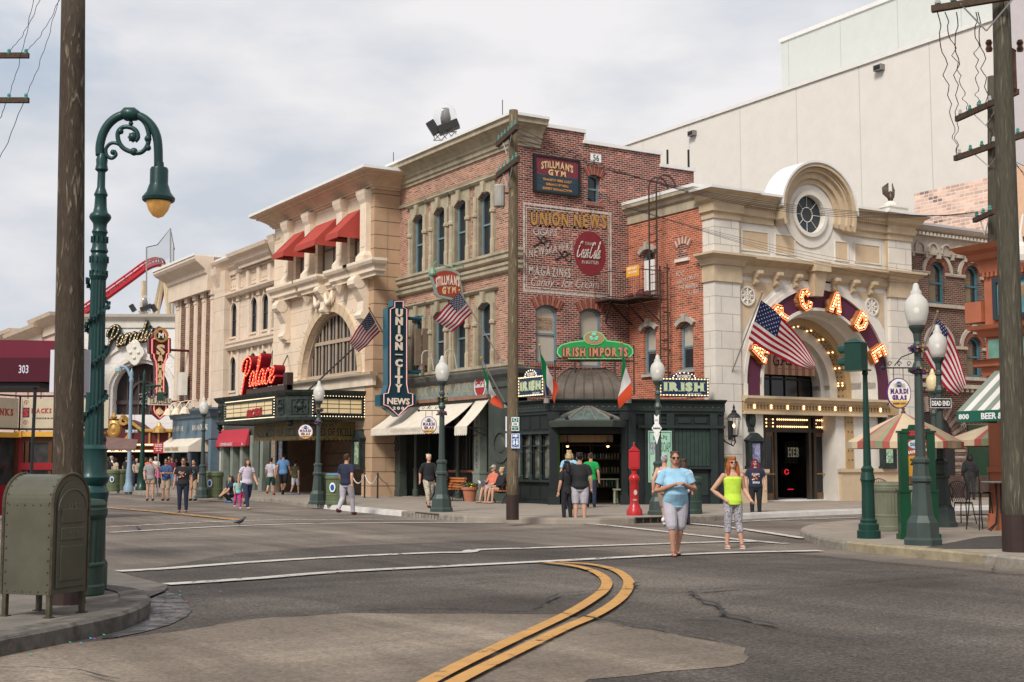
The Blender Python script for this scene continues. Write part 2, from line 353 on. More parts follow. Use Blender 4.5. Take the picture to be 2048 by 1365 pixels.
# ---------------- windows ----------------
def window(fr,T,s0,s1,z0,z1,rise=0,o=-.2,fm=None,gm=None,fw=.07,rail=True,mull=False,name='window',sill=None,blind=0,label=None):
    fm=fm or BLUEF; gm=gm or GLASS
    a=archp(s0,s1,z0,z1,rise); b=archp(s0+fw,s1-fw,z0+fw,z1-fw,max(0,rise-fw*.5) if rise else 0)
    m=MB(); m.wall(fr,a,[b],o,.09)
    zm=(z0+z1)/2
    if rail: m.fb(fr,s0+fw*.9,s1-fw*.9,zm-.035,zm+.035,o-.07,o-.012)
    if mull: m.fb(fr,(s0+s1)/2-.025,(s0+s1)/2+.025,z0+fw*.9,z1-fw,o-.068,o-.015)
    wdw=m.build(name,fm,T,label=label)
    g=MB(); g.add([fr.w(u,v,o-.06) for u,v in b],[range(len(b))]); g.build('pane',gm,wdw)
    if blind:
        g=MB(); bb=[(u,max(v,z1-(z1-z0)*blind)) for u,v in b]; bb[0]=(bb[0][0],z1-(z1-z0)*blind); bb[1]=(bb[1][0],z1-(z1-z0)*blind)
        g.add([fr.w(u,v,o-.052) for u,v in bb],[range(len(bb))]); g.build('blind',GLASSB,wdw)
    if sill: g=MB(); g.fb(fr,s0-.08,s1+.08,z0-.1,z0,o-.05,.07); g.build('sill',sill,wdw)
    return wdw
# ---------------- lettering ----------------
TXT={}
SER={'A':('09',''),'B':('1','1'),'C':('',''),'D':('1','1'),'E':('1','1'),'F':('1','1'),'H':('19','19'),'I':('5','5'),'J':('','5'),'K':('19','19'),'L':('1','1'),'M':('19','19'),'N':('1','19'),'P':('1','1'),'R':('19','1'),'T':('5',''),'U':('','19'),'V':('','09'),'W':('','09'),'X':('09','09'),'Y':('5','09')}
def glyphs(s,bold=0.,serif=False,shear=0.,space=1.):
    key=(s,bold,serif,shear,space)
    if key in TXT: return TXT[key]
    cu=bpy.data.curves.new('t','FONT'); cu.body=s; cu.size=1; cu.offset=bold; cu.shear=shear; cu.space_character=space; cu.resolution_u=2
    ob=bpy.data.objects.new('t',cu); sc.collection.objects.link(ob)
    dg=bpy.context.evaluated_depsgraph_get(); dg.update(); me=ob.evaluated_get(dg).to_mesh()
    vs=[v.co.copy() for v in me.vertices]; fs=[tuple(p.vertices) for p in me.polygons]
    ob.evaluated_get(dg).to_mesh_clear(); bpy.data.objects.remove(ob); bpy.data.curves.remove(cu)
    if serif and len(s)==1 and s in SER and vs:
        x0=min(v.x for v in vs); x1=max(v.x for v in vs); y0=min(v.y for v in vs); y1=max(v.y for v in vs)
        for pos,yy,dy in ((SER[s][0],y0,.07),(SER[s][1],y1,-.07)):
            for ch in pos:
                t=int(ch)/10*(x1-x0)+x0
                if ch=='1': t=x0+.07
                if ch=='9' : t=x1-.07
                if s in 'AVWXY' and ch=='0': t=x0+.03
                if s in 'AVWXY' and ch=='9': t=x1-.03
                b=len(vs); w_=.15; vs+=[Vector((t-w_,yy,0)),Vector((t+w_,yy,0)),Vector((t+w_,yy+dy,0)),Vector((t-w_,yy+dy,0))]; fs.append((b,b+1,b+2,b+3))
    TXT[key]=(vs,fs); return vs,fs
def layout(s,bold,serif,shear,space):
    if not serif: return glyphs(s,bold,False,shear,space)
    vs=[];fs=[];x=0
    for ch in s:
        if ch==' ': x+=.35; continue
        a,f=glyphs(ch,bold,True,shear); 
        if not a: continue
        x0=min(v.x for v in a); x1=max(v.x for v in a); b=len(vs)
        vs+=[Vector((v.x-x0+x,v.y,0)) for v in a]; fs+=[tuple(b+i for i in g) for g in f]; x+=x1-x0+.09*space
    return vs,fs
def text(s,M,h,w,mt,parent,ext=.006,bold=.0,serif=False,shear=0.,space=1.,name='lettering',arch=0.,tilt=0.,mb=None,build=True):
    """centre of the text block at M; h x w metres; a thin slab of letters"""
    vs,fs=layout(s,bold,serif,shear,space)
    if not vs: return
    x0=min(v.x for v in vs); x1=max(v.x for v in vs); y0=min(v.y for v in vs); y1=max(v.y for v in vs)
    kx=(w/(x1-x0)) if w else h/(y1-y0); ky=h/(y1-y0); q=[]
    for v in vs:
        a=(v.x-(x0+x1)/2)*kx; b=(v.y-(y0+y1)/2)*ky; W=(x1-x0)*kx/2
        b+=-arch*(a/W)**2+tilt*a
        q.append((a,b))
    m=mb or MB(); n=len(q)
    m.add([M@Vector((a,b,ext)) for a,b in q]+[M@Vector((a,b,0)) for a,b in q],fs)
    e={}
    for f in fs:
        for i in range(len(f)):
            k=(f[i],f[(i+1)%len(f)]); e[k]=1
    b0=len(m.v)-2*n
    for (a,b) in e:
        if (b,a) not in e: m.f.append([b0+a,b0+b,b0+n+b,b0+n+a]); m.mi.append(m.k); m.sm.append(False)
    if build: return m.build(name,mt,parent,fixn=False)
def catmull(pts,n=6,closed=False):
    o=[];N_=len(pts)
    for i in range(N_ if closed else N_-1):
        p=[pts[(i+k)%N_] if closed else pts[min(max(i+k,0),N_-1)] for k in(-1,0,1,2)]
        for j in range(n):
            t=j/n; o.append(tuple(.5*((2*p[1][c])+(-p[0][c]+p[2][c])*t+(2*p[0][c]-5*p[1][c]+4*p[2][c]-p[3][c])*t*t+(-p[0][c]+3*p[1][c]-3*p[2][c]+p[3][c])*t**3) for c in range(len(p[0]))))
    if not closed: o.append(tuple(pts[-1]))
    return o
def bulbs(pts,r,mt,parent,name='light_bulbs',n=6):
    m=MB(); m.smooth=True
    for p in pts: m.sph(p,r,n,k=4)
    return m.build(name,mt,parent)
def rectpts(fr,s0,s1,z0,z1,o,ds):
    o_=[]; n=max(1,round((s1-s0)/ds)); k=max(1,round((z1-z0)/ds))
    for i in range(n+1): o_+=[fr.w(s0+(s1-s0)*i/n,z0,o),fr.w(s0+(s1-s0)*i/n,z1,o)]
    for i in range(1,k): o_+=[fr.w(s0,z0+(z1-z0)*i/k,o),fr.w(s1,z0+(z1-z0)*i/k,o)]
    return o_
CORN=[(0,0),(.10,0),(.10,.10),(.16,.14),(.16,.26),(.34,.34),(.34,.42),(.50,.5),(.55,.62),(.55,.70),(0,.70)]
def prof(h,d,p=CORN): return [(a/.55*d,b/.70*h) for a,b in p]
# ================= GROUND =================
def fnroad(c1,c2,sp,name,cr_=True):
    def fn(m,nt,p,tc):
        N=nt.nodes.new; L=nt.links.new; O=tc.outputs['Object']
        def noise(scale,det=8,ro=.6,st=None,dist=0):
            n=N('ShaderNodeTexNoise'); n.inputs['Scale'].default_value=scale; n.inputs['Detail'].default_value=det; n.inputs['Roughness'].default_value=ro; n.inputs['Distortion'].default_value=dist
            s=O
            if st: mp=N('ShaderNodeMapping'); mp.inputs['Scale'].default_value=st[:3]; mp.inputs['Rotation'].default_value=(0,0,st[3]); L(O,mp.inputs[0]); s=mp.outputs[0]
            L(s,n.inputs[0]); return n.outputs[0]
        def ramp(s,a,b,ca,cb):
            r=N('ShaderNodeValToRGB'); e=r.color_ramp.elements; e[0].position=a; e[1].position=b; e[0].color=(*ca,1); e[1].color=(*cb,1); L(s,r.inputs[0]); return r.outputs[0]
        def mul(a,b,f=1.):
            x=N('ShaderNodeMix'); x.data_type='RGBA'; x.blend_type='MULTIPLY'; x.inputs[0].default_value=f; L(a,x.inputs[6]); L(b,x.inputs[7]); return x.outputs[2]
        base=ramp(noise(.22,8,.6,dist=.5),.36,.62,c1,c2)
        o=mul(base,ramp(noise(.55,9,.65,(1.,.16,1,.55),.6),.38,.62,(.62,.6,.6),(1.12,1.12,1.12)))
        o=mul(o,ramp(noise(.5,9,.65,(.14,1.1,1,-.1),.6),.4,.6,(.78,.77,.77),(1.08,1.08,1.08)))
        o=mul(o,ramp(noise(24,5,.85),.38,.62,(1-sp,1-sp,1-sp),(1+sp,1+sp,1+sp*.9)))
        o=mul(o,ramp(noise(11,8,.8),.34,.66,(.74,.74,.74),(1.2,1.2,1.19)))
        if cr_:
            v=N('ShaderNodeTexVoronoi'); v.feature='DISTANCE_TO_EDGE'; v.inputs['Scale'].default_value=.22
            nz=N('ShaderNodeTexNoise'); nz.inputs['Scale'].default_value=.9; nz.inputs['Detail'].default_value=8; nz.inputs['Roughness'].default_value=.7; L(O,nz.inputs[0])
            va=N('ShaderNodeVectorMath'); va.operation='SCALE'; va.inputs['Scale'].default_value=3.2; L(nz.outputs[1],va.inputs[0])
            vb=N('ShaderNodeVectorMath'); L(O,vb.inputs[0]); L(va.outputs[0],vb.inputs[1]); L(vb.outputs[0],v.inputs['Vector'])
            o=mul(o,ramp(v.outputs['Distance'],.001,.0035,(.3,.29,.29),(1,1,1)))
        L(o,p.inputs['Base Color'])
        nb=noise(42,5,.7); b=N('ShaderNodeBump'); b.inputs['Strength'].default_value=.8; b.inputs['Distance'].default_value=.012; L(nb,b.inputs['Height']); L(b.outputs[0],p.inputs['Normal'])
        rr=N('ShaderNodeMapRange'); rr.inputs[3].default_value=.6; rr.inputs[4].default_value=.95; L(noise(.4),rr.inputs[0]); L(rr.outputs[0],p.inputs['Roughness'])
    return mat(name,c1,.85,var=0,fn=fn)
ASPH=fnroad((.078,.066,.058),(.128,.110,.096),.7,'asphalt_dark')
ASPL=fnroad((.155,.130,.110),(.215,.180,.150),.35,'asphalt_pale')
APRN=fnroad((.225,.182,.142),(.27,.222,.175),.3,'concrete_apron',False)
def sheet(name,pts,z,mt,label=None):
    o=[]
    for a,b in zip(pts,pts[1:]+pts[:1]):
        n=max(1,min(30,int((b-a).length/.25))); o+=[a.lerp(b,i/n)+Vector((random.uniform(-.05,.05),random.uniform(-.05,.05),0))*(1 if n>1 else 0) for i in range(n)]
    pts=o
    m=MB(); t=geometry.tessellate_polygon([[Vector((p.x,p.y,0)) for p in pts]])
    m.add([(p.x,p.y,z) for p in pts],[tuple(x) for x in t]); o=m.build(name,mt,kind='structure'); return o
m=MB(); m.box(-500,500,-500,500,-.5,-.02); m.build('ground',mat('far_ground',(.2,.18,.15),.9,var=.1,scale=.05),kind='structure')
m=MB(); m.grid(lambda u,v:(-90+180*u,-70+170*v,0.),2,2); m.build('road',ASPL,kind='structure')
PX=lambda l,z=0:[P(x,y,z) for x,y in l]
# near dark asphalt field and concrete apron
sheet('asphalt_patch',PX([(-400,1135),(230,1150),(470,1108),(700,1092),(1000,1080),(1300,1112),(1500,1102),(1640,1112),(1800,1128),(2048,1150),(2500,1180),(2700,1500),(-900,1500)]),.004,ASPH)
sheet('concrete_apron',PX([(-500,1440),(-200,1330),(60,1296),(200,1285),(330,1268),(500,1240),(700,1228),(950,1229),(1110,1231),(1180,1240),(1300,1262),(1410,1282),(1490,1300),(1500,1318),(1470,1336),(1330,1345),(1170,1362),(1100,1420),(700,1600),(-500,1700)]),.008,APRN)
def worn(name,col,th,sc_=3.,al=True):
    def fn(m,nt,p,tc):
        N=nt.nodes.new; L=nt.links.new
        n=N('ShaderNodeTexNoise'); n.inputs['Scale'].default_value=sc_; n.inputs['Detail'].default_value=10; n.inputs['Roughness'].default_value=.78; L(tc.outputs['Object'],n.inputs[0])
        r=N('ShaderNodeValToRGB'); r.color_ramp.elements[0].position=th; r.color_ramp.elements[1].position=th+.06; L(n.outputs[0],r.inputs[0]); L(r.outputs[0],p.inputs['Alpha'])
    return mat(name,col,.7,var=.1,scale=4,fn=fn)
WLINE=worn('worn_white_line',(.50,.47,.43),.40); YLINE=worn('worn_yellow_line',(.47,.25,.075),.37); YFAINT=worn('faint_yellow_line',(.52,.27,.08),.46); WFAINT=worn('faint_white_line',(.5,.47,.43),.44)
def strip(name,pl,wd,z,mt,curve=True):
    q=[P(*p) for p in pl]; wd*=.86; pts=[(v.x,v.y) for v in q]
    if curve: pts=catmull(pts,8)
    pts=[Vector((a,b,0)) for a,b in pts]; m=MB(); L_=[];R_=[]
    for i,p in enumerate(pts):
        d=(pts[min(i+1,len(pts)-1)]-pts[max(i-1,0)]).normalized(); n=Vector((-d.y,d.x,0))*wd/2
        L_.append(p+n+UP*z); R_.append(p-n+UP*z)
    k=len(pts); m.add(L_+R_,[(i,i+1,k+i+1,k+i) for i in range(k-1)]); return m.build(name,mt,kind='structure')
strip('crosswalk_line',[(222,1054.5),(489,1042.5),(700,1040),(960,1040)],.28,.012,WFAINT)
strip('crosswalk_line',[(222,1066.5),(478,1053),(700,1047.6),(1025,1046.5),(1178,1049),(1400,1072.5),(1519,1084.5),(1572,1089)],.28,.016,WLINE)
strip('crosswalk_line',[(236,1145),(325,1140),(513,1126),(700,1115),(860,1108),(932,1106.5),(960,1101.5),(1100,1097),(1400,1087),(1526,1084.5)],.33,.020,WLINE)
strip('crosswalk_line',[(332,1172),(513,1160),(700,1145.5),(1076,1126.5),(1400,1110),(1642,1104)],.33,.024,WLINE)
strip('crosswalk_line',[(1373,1048.5),(1467,1058),(1611,1079.5)],.28,.028,WLINE)
strip('crosswalk_line',[(1450,1047),(1560,1042),(1720,1037)],.2,.032,WFAINT)
strip('yellow_line',[(1118,1128.5),(1180,1133),(1228,1144),(1254,1162),(1256,1180),(1238,1205),(1193,1235),(1130,1263),(1045,1305),(925,1365),(800,1440)],.165,.036,YLINE)
strip('yellow_line',[(1085,1129),(1150,1137),(1192,1150),(1213,1168),(1207,1187),(1180,1208),(1137,1234),(1076,1264),(990,1305),(885,1358),(760,1430)],.165,.040,YLINE)
strip('yellow_line',[(215,1017),(300,1024),(400,1034),(480,1042.5)],.42,.032,YFAINT)
# big cracks sealed with tar
TAR=mat('tar_crack',(.03,.028,.028),.7,var=.2)
def crack(pl,wd=.03):
    q=[P(*p) for p in pl]; o=[]
    for a,b in zip(q,q[1:]):
        n=max(2,int((b-a).length/.12))
        for i in range(n): c=a.lerp(b,i/n); o.append((c.x+random.uniform(-.035,.035),c.y+random.uniform(-.035,.035)))
    pts=[Vector((a,b,0)) for a,b in o]; m=MB(); A=[];B=[]
    for i,p in enumerate(pts):
        d=(pts[min(i+1,len(pts)-1)]-pts[max(i-1,0)]).normalized(); n=Vector((-d.y,d.x,0))*wd*random.uniform(.15,1.)/2; A.append(p+n+UP*.0445); B.append(p-n+UP*.0445)
    k=len(pts); m.add(A+B,[(i,i+1,k+i+1,k+i) for i in range(k-1)]); m.build('road_crack',TAR,kind='structure')
for c,wd in (([(700,1225),(800,1218),(900,1219),(1000,1225),(1060,1225),(1085,1210),(1120,1195),(1190,1188),(1255,1184),(1400,1187),(1500,1180)],.05),([(1265,1180),(1275,1172),(1290,1170)],.05),
  ([(1255,1185),(1380,1190),(1480,1180),(1640,1176),(1800,1160),(1900,1155),(1985,1148),(1990,1138),(1930,1130)],.035),([(1382,1190),(1400,1205),(1430,1215),(1450,1235),(1480,1243),(1520,1252),(1560,1262)],.09),([(1360,1242),(1470,1243)],.05),
  ([(1550,1135),(1700,1144),(1900,1144)],.05),([(330,1268),(500,1240),(700,1228),(950,1229),(1110,1231),(1300,1262),(1410,1282),(1490,1300)],.045),([(0,1345),(120,1348),(190,1358),(260,1375)],.03),
  ([(620,1270),(760,1256),(960,1251)],.012),([(250,1080),(420,1075),(560,1068),(700,1066)],.06),([(860,1180),(1000,1163),(1100,1156),(1200,1166)],.03),([(230,1030),(330,1040),(450,1050)],.05),([(540,1105),(620,1112),(720,1118)],.03)): crack(c,wd)
# pavements: slabs with kerbs
KERB=mat('granite_kerb',(.27,.24,.20),.9,var=.28,scale=5,dirt=.4,bump=.5,bscale=14); KERBY=mat('yellow_stained_kerb',(.28,.235,.155),.9,var=.25,scale=3,bump=.4,bscale=18); KERBW=mat('white_kerb',(.66,.64,.61),.7,var=.08,dirt=.2)
KYEL=mat('yellow_kerb_paint',(.62,.42,.05),.6,var=.12)
def slabmat(name,c):
    return brick(name,c,tuple(x*.94 for x in c),tuple(x*.5 for x in c),bw=2.1,bh=1.6,ms=.012,bump=.3)
def pave(name,pts,z=.15,mt=None):
    m=MB(); m.prism([(p[0],p[1]) for p in pts],-.1,z,lambda u,v,w_:Vector((u,v,w_))); return m.build(name,mt or CONC,kind='structure')
def kerb(pts,mt,w_=.2,z=.155,h=.15,name='kerb'):
    m=MB(); m.mould(pts,[(-w_,-.12),(-w_,z),(-.02,z),(.015,z-.03),(.02,-.12)]); return m.build(name,mt,kind='structure')
blk=[(-6.2,44),(-6.75,30),(-6.85,20),(-6.0,12),(-5.6,10),(-6.3,6),(-6.85,2),(-7.4,-4.3),(-7.62,-8.6),(-7.55,-9.6)]
cor=[(-7.1,-11),(-6.3,-12.1),(-5.4,-12.7)]
rgt=[(-4.6,-12.85),(-2.5,-12.8),(-.8,-12.5),(1.8,-11.9),(5.5,-11.4),(14,-11.2),(40,-11)]
CP=catmull(blk,4)+[cor[0]]+[cor[1]]+[cor[2]]+catmull(rgt,4)
pave('sidewalk',CP+[(40,3),(3,3),(3,44)])
cb=catmull(blk,4)
kerb(cb[:25],KERB); kerb(cb[24:30],KERBW); kerb(cb[29:],KERB); 
cr2=catmull(rgt,4); kerb(cr2[:9],KERB); kerb(cr2[8:],KERBW)
kerb([(-7.55,-9.6)]+cor+[(-4.6,-12.85)],CONC,z=.152,name='kerb_ramp')
# storm drains in the kerb
def drain(a,b,label):
    a=Vector((*a,0)); b=Vector((*b,0)); d=(b-a).normalized(); n=Vector((d.y,-d.x,0)); m=MB()
    vs=[a+n*.03,b+n*.03,b-n*.12,a-n*.12]; m.add([v+UP*.02 for v in vs]+[v+UP*.135 for v in vs],[(0,1,5,4),(4,5,6,7),(0,3,7,4),(1,2,6,5)])
    t=m.build('storm_drain',BLACK,None,origin=a,cat='drain',label=label,group='storm drains in the kerb')
    m=MB(); k=7
    for i in range(k+1): p=a.lerp(b,i/k); m.obox(p+n*.045+UP*.08,.012,.012,.075,math.atan2(d.y,d.x))
    m.obox((a+b)/2+n*.045+UP*.15,(b-a).length/2+.02,.02,.012,math.atan2(d.y,d.x)); m.build('grate_bars',mat('rusty_iron',(.09,.06,.045),.7,var=.3),t)
drain((-7.50,-6.6),(-7.58,-8.1),'iron grate storm drain in the kerb left of the wooden pole'); drain((-4.4,-12.87),(-2.7,-12.83),'black storm drain opening in the kerb beneath the red call box')
# right hand corner pavement
rb=catmull([(6,-16.3),(.3,-16.7),(-2.4,-17.6),(-4.6,-19.2),(-6.3,-21.3),(-7.3,-23),(-7.75,-24.6),(-7.95,-26.2),(-8.3,-27.8),(-9.2,-30),(-11,-33)],5)
pave('corner_sidewalk',rb+[(6,-33)]); rk=rb[::-1]
kerb(rb[18:27],KERB); kerb(rb[26:38],KERBY,w_=.26,z=.17); kerb(rb[37:],KERB,w_=.26,z=.17); kerb(rb[:19],CONC,z=.153)
m=MB(); q=[P(x,y,.15) for x,y in ((1840,1098),(2048,1098),(2048,1070),(1960,1075))]; m.add([(p.x,p.y,.158) for p in q],[(0,1,2,3)]); m.build('pavement_plate',mat('dark_steel_plate',(.06,.055,.05),.6,var=.2),kind='structure')
# near left island
isl=[(-500,1400),(-300,1340),(0,1278),(106,1258),(232,1230.6),(275,1216),(294,1205),(298,1194),(286,1183),(253,1176),(200,1170),(150,1166),(-100,1150),(-500,1140)]
iq=[(p.x,p.y) for p in PX(isl,.15)]
pave('near_sidewalk',iq,mt=mat('near_pavement',(.17,.15,.13),.9,var=.2,scale=2.5,dirt=.4,bump=.3))
kk=catmull(iq[:11],6); kerb(kk,mat('dark_granite_kerb',(.125,.112,.098),.85,var=.35,scale=6,dirt=.4,bump=.8,bscale=9),w_=.3,z=.165)
m=MB()
for q in ([(287,1183),(335,1172),(330,1182),(300,1194)],[(219,1140),(240,1145),(262,1152),(335,1170),(290,1182),(255,1175),(180,1165)]):
    v=PX(q,.03); t=geometry.tessellate_polygon([v]); m.add([(p.x,p.y,.03 if len(q)>4 else .034) for p in v],[tuple(x) for x in t])
m.build('ramp',mat('near_ramp',(.13,.115,.10),.9,var=.2,scale=3),kind='structure')
# wet gutter + confetti
m=MB(); v=PX([(302,1205),(300,1192),(330,1183),(360,1195),(375,1212),(385,1222),(372,1236),(340,1252),(290,1266),(230,1278),(200,1280),(250,1262),(285,1245),(300,1225)]); t=geometry.tessellate_polygon([v])
m.add([(p.x,p.y,.0125) for p in v],[tuple(x) for x in t]); 
def wetfn(m_,nt,p,tc):
    N=nt.nodes.new; L=nt.links.new; n=N('ShaderNodeTexNoise'); n.inputs['Scale'].default_value=3.5; n.inputs['Detail'].default_value=9; n.inputs['Roughness'].default_value=.7; L(tc.outputs['Object'],n.inputs[0])
    r=N('ShaderNodeMapRange'); r.inputs[1].default_value=.42; r.inputs[2].default_value=.62; r.inputs[3].default_value=.18; r.inputs[4].default_value=.8; L(n.outputs[0],r.inputs[0]); L(r.outputs[0],p.inputs['Roughness'])
    b=N('ShaderNodeBump'); b.inputs['Strength'].default_value=.5; b.inputs['Distance'].default_value=.01; L(n.outputs[0],b.inputs['Height']); L(b.outputs[0],p.inputs['Normal'])
m.build('gutter_water',mat('wet_gutter',(.045,.042,.042),.3,var=.3,scale=4,fn=wetfn),kind='structure')
m=MB()
for i in range(46):
    x,y=random.choice([(340,1215),(320,1240),(60,1300),(180,1280),(420,1180),(350,1190)]); p=P(x+random.uniform(-40,40),y+random.uniform(-14,14)); r=random.uniform(.008,.02); a=random.random()*3
    m.k=random.randrange(4); m.add([(p.x+r*math.cos(a+t),p.y+r*math.sin(a+t),.02+.004*math.sin(t)) for t in (0,1.6,3.1,4.7)],[(0,1,2,3)])
tag(m.build('confetti',[mat('cyan_confetti',(.02,.4,.6),var=0),mat('magenta_confetti',(.6,.02,.25),var=0),mat('purple_confetti',(.2,.05,.4),var=0),mat('green_confetti',(.05,.4,.2),var=0)]),'scraps of coloured confetti in the wet gutter','confetti',kind='stuff')
# leaves
# ================= BIG SOUNDSTAGE =================
def panelmat(name,c):
    return brick(name,c,tuple(x*.975 for x in c),tuple(x*.72 for x in c),bw=4.6,bh=400,ms=.028,bump=.2,rough=.7,mott=.13)
PAN=panelmat('soundstage_panel',(.67,.635,.585)); PAN2=panelmat('soundstage_panel_pale',(.55,.57,.545))
T=thing('soundstage_building','huge windowless cream panelled soundstage rising behind the arcade','building',(25,0,0))
m=MB(); m.box(25,70,-3.4,45,0,21.95); m.build('wall',PAN,T)
m=MB(); m.box(24.9,70,-3.5,45.1,21.95,22.15); m.build('roof_edge',ROOFW,T)
fbig=Fr(25,0,-PI/2)
for x,y in ((1762,137),(1388,268)):
    s,z=fbig.px(x,y); m=MB(); m.fb(fbig,s-.26,s+.26,z-.15,z+.15,0,.3); q=m.build('floodlight_box',mat('grey_box',(.2,.2,.19),var=.05),T); m=MB(); m.fb(fbig,s-.2,s+.2,z-.1,z+.1,.3,.32); m.build('lens',BLACK,q)
m=MB(); s=fbig.s(2035,0,200); m.fb(fbig,s,s+8,0,30,-.2,.3); m.build('side_block',mat('lilac_grey_wall',(.50,.46,.47),var=.03),T)
T=thing('upper_soundstage','taller pale grey green panelled block beyond the cream soundstage','building',(34,10,0))
f2=Fr(34,0,-PI/2); s,z=f2.px(1562,86); 
m=MB(); m.box(34,80,-30,-s,10,z); m.build('wall',PAN2,T); m=MB(); m.box(33.9,80,-30,-s+.1,z,z+.25); m.build('roof_edge',ROOFW,T)
T=thing('pink_brick_facade','pale pink brick wall rising behind the brown brick building','building',(22,-6,0))
f3=Fr(22,0,-PI/2); s0,z0=f3.px(1828,388); s1,z1=f3.px(1978,357)
m=MB(); m.wall(f3,[(s0,2),(s0+12,2),(s0+12,z0),(s0,z0)],[],0,.5); m.build('wall',BRKP,T)
m=MB(); a,b=f3.px(2028,345); m.fb(f3,a-.8,a+3,2,b+.1,0,.3); m.build('pilaster',mat('peach_stucco',(.66,.42,.28),var=.05),T)
# ================= UNION BUILDING =================
UL=Fr(0,0,-PI/2); UR=Fr(0,0,0)
T=thing('corner_brick_building','three storey brick corner building with painted wall signs over a grey green newsstand','building',(0,0,0)); UB=T
LE=9.6
zc0=12.9
wins=[]   # left face windows px: (x0,x1,topy,boty)
W3=[(823,851,434,565),(866,894,418,549),(906,938,402,534),(955,988,384,513)]
W2=[(823,851,632,752),(866,894,622,752),(906,938,612,752),(955,988,607,735)]
holesL=[]
def lw(x0,x1,yt,yb,fr=UL): 
    xm=(x0+x1)/2; s0=fr.s(x0); s1=fr.s(x1); return s0,s1,fr.z(xm,yb),fr.z(xm,yt)
Z3=(lw(*W3[3])[2],lw(*W3[3])[3]); Z2=(lw(*W2[3])[2]+.05,lw(*W2[3])[3]+.05)
cxs=[-8.45,-6.35,-4.35,-2.15]; cxs=[(lw(*w)[0]+lw(*w)[1])/2 for w in W3]
hw=.52
for c in cxs:
    for z0,z1 in (Z3,Z2): holesL.append(archp(c-hw,c+hw,z0,z1,.22))
ZT=UL.z(1000,250,.0)
m=MB(); m.wall(UL,[(-LE,4.3),(0,4.3),(0,13.6),(-LE,13.6)],holesL,0,.55,side=False); m.build('left_wall',BRK,T)
for (z0,z1) in (Z3,Z2):
    for c in cxs: window(UL,T,c-hw,c+hw,z0,z1,.22,o=-.13,fm=BLUEF,fw=.085,sill=None)
def surround(fr,T,c,hw,z0,z1,key=True):
    m=MB(); a=archp(c-hw,c+hw,z0,z1,.22); zo=z1+.36
    m.wall(fr,[(c-hw-.22,z0),(c+hw+.22,z0),(c+hw+.22,zo),(c-hw-.22,zo)],[a],.07,.07)
    for s in (-1,1):
        x=c+s*(hw+.14); m.lathe(fr.w(x,z0,.1),[(.1,0),(.1,.55),(.075,.6),(.075,(z1-z0)*.62),(.13,(z1-z0)*.64),(.13,(z1-z0)*.68),(.09,(z1-z0)*.7),(.09,z1-z0-.12)],8)
    m.fm(fr,c-hw-.26,c+hw+.26,[(0,0),(.12,0),(.2,.08),(.2,.13),(0,.13)],zo,ret=.05)
    if key: m.fp(fr,[(c-.09,z1-.05),(c+.09,z1-.05),(c+.14,zo+.02),(c-.14,zo+.02)],.05,.2)
    return m
for (z0,z1) in (Z3,Z2):
    for c in cxs: surround(UL,T,c,hw,z0,z1).build('window_surround',LIME,T)
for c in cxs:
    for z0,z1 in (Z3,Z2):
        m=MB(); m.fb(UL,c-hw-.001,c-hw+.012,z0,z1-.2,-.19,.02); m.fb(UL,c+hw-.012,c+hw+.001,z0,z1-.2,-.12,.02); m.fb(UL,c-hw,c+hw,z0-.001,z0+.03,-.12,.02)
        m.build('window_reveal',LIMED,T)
# string courses & cornice (mitre round the corner)
pL=[(0,LE),(0,0),(.12,0)]
SILL=[(0,0),(.1,0),(.16,.06),(.16,.2),(.22,.24),(.22,.34),(0,.34)]
m=MB(); m.mould(pL,SILL,Z3[0]-.34); m.mould(pL,SILL,Z2[1]+.95); m.mould([(0,LE),(0,0)],[(0,0),(.08,0),(.12,.12),(0,.12)],Z3[1]+.5)
m.mould(pL,SILL,Z2[0]-.34)
m.build('string_courses',LIME,T)
zt=UL.z(1004,236,.68)
m=MB(); m.mould([(0,LE+.1),(0,0),(.95,0)],[(0,-.95),(.07,-.95),(.07,-.84),(.14,-.8),(.14,-.66),(.22,-.6),(.22,-.5),(.32,-.36),(.5,-.24),(.62,-.2),(.62,-.08),(.68,0),(0,0)],zt)
m.build('cornice',LIME,T)
m=MB(); m.mould([(0,LE+.1),(0,0),(.95,0)],[(-.3,0),(.7,0),(.7,.1),(-.3,.1)],zt); m.build('roof_edge',ROOFW,T)
# right wall with stepped parapet
zr=[UR.z(1060,247),UR.z(1168,266),UR.z(1172,283),UR.z(1322,325)]
sA,sB,sC=UR.s(1053),UR.s(1170),UR.s(1325); sD=UR.s(1392)
zR1=UR.z(1110,258); zR2=UR.z(1250,300); zR3=UR.z(1360,340)
ghs=[]
RW=[(1177,1202,352,406,UR)]; w1=(UR.s(1177),UR.s(1203),UR.z(1190,406),UR.z(1190,350))
w2=(UR.s(1072),UR.s(1116),UR.z(1094,727),UR.z(1094,610)); w3=(UR.s(1160),UR.s(1203),UR.z(1180,735),UR.z(1180,617))
m=MB(); m.wall(UR,[(0,3.6),(sD,3.6),(sD,zR3),(sC,zR3),(sC,zR2),(sB,zR2),(sB,zR1),(0,zR1)],[archp(*w1,.12),archp(*w2,.22),archp(*w3,.22)],0,.4); m.build('right_wall',BRKD,T)
window(UR,T,*w1,.12,o=-.16,fw=.07); wa=window(UR,T,*w2,.22,o=-.1,fw=.09,gm=GLASSB); wb=window(UR,T,*w3,.22,o=-.1,fw=.09,gm=GLASSB)
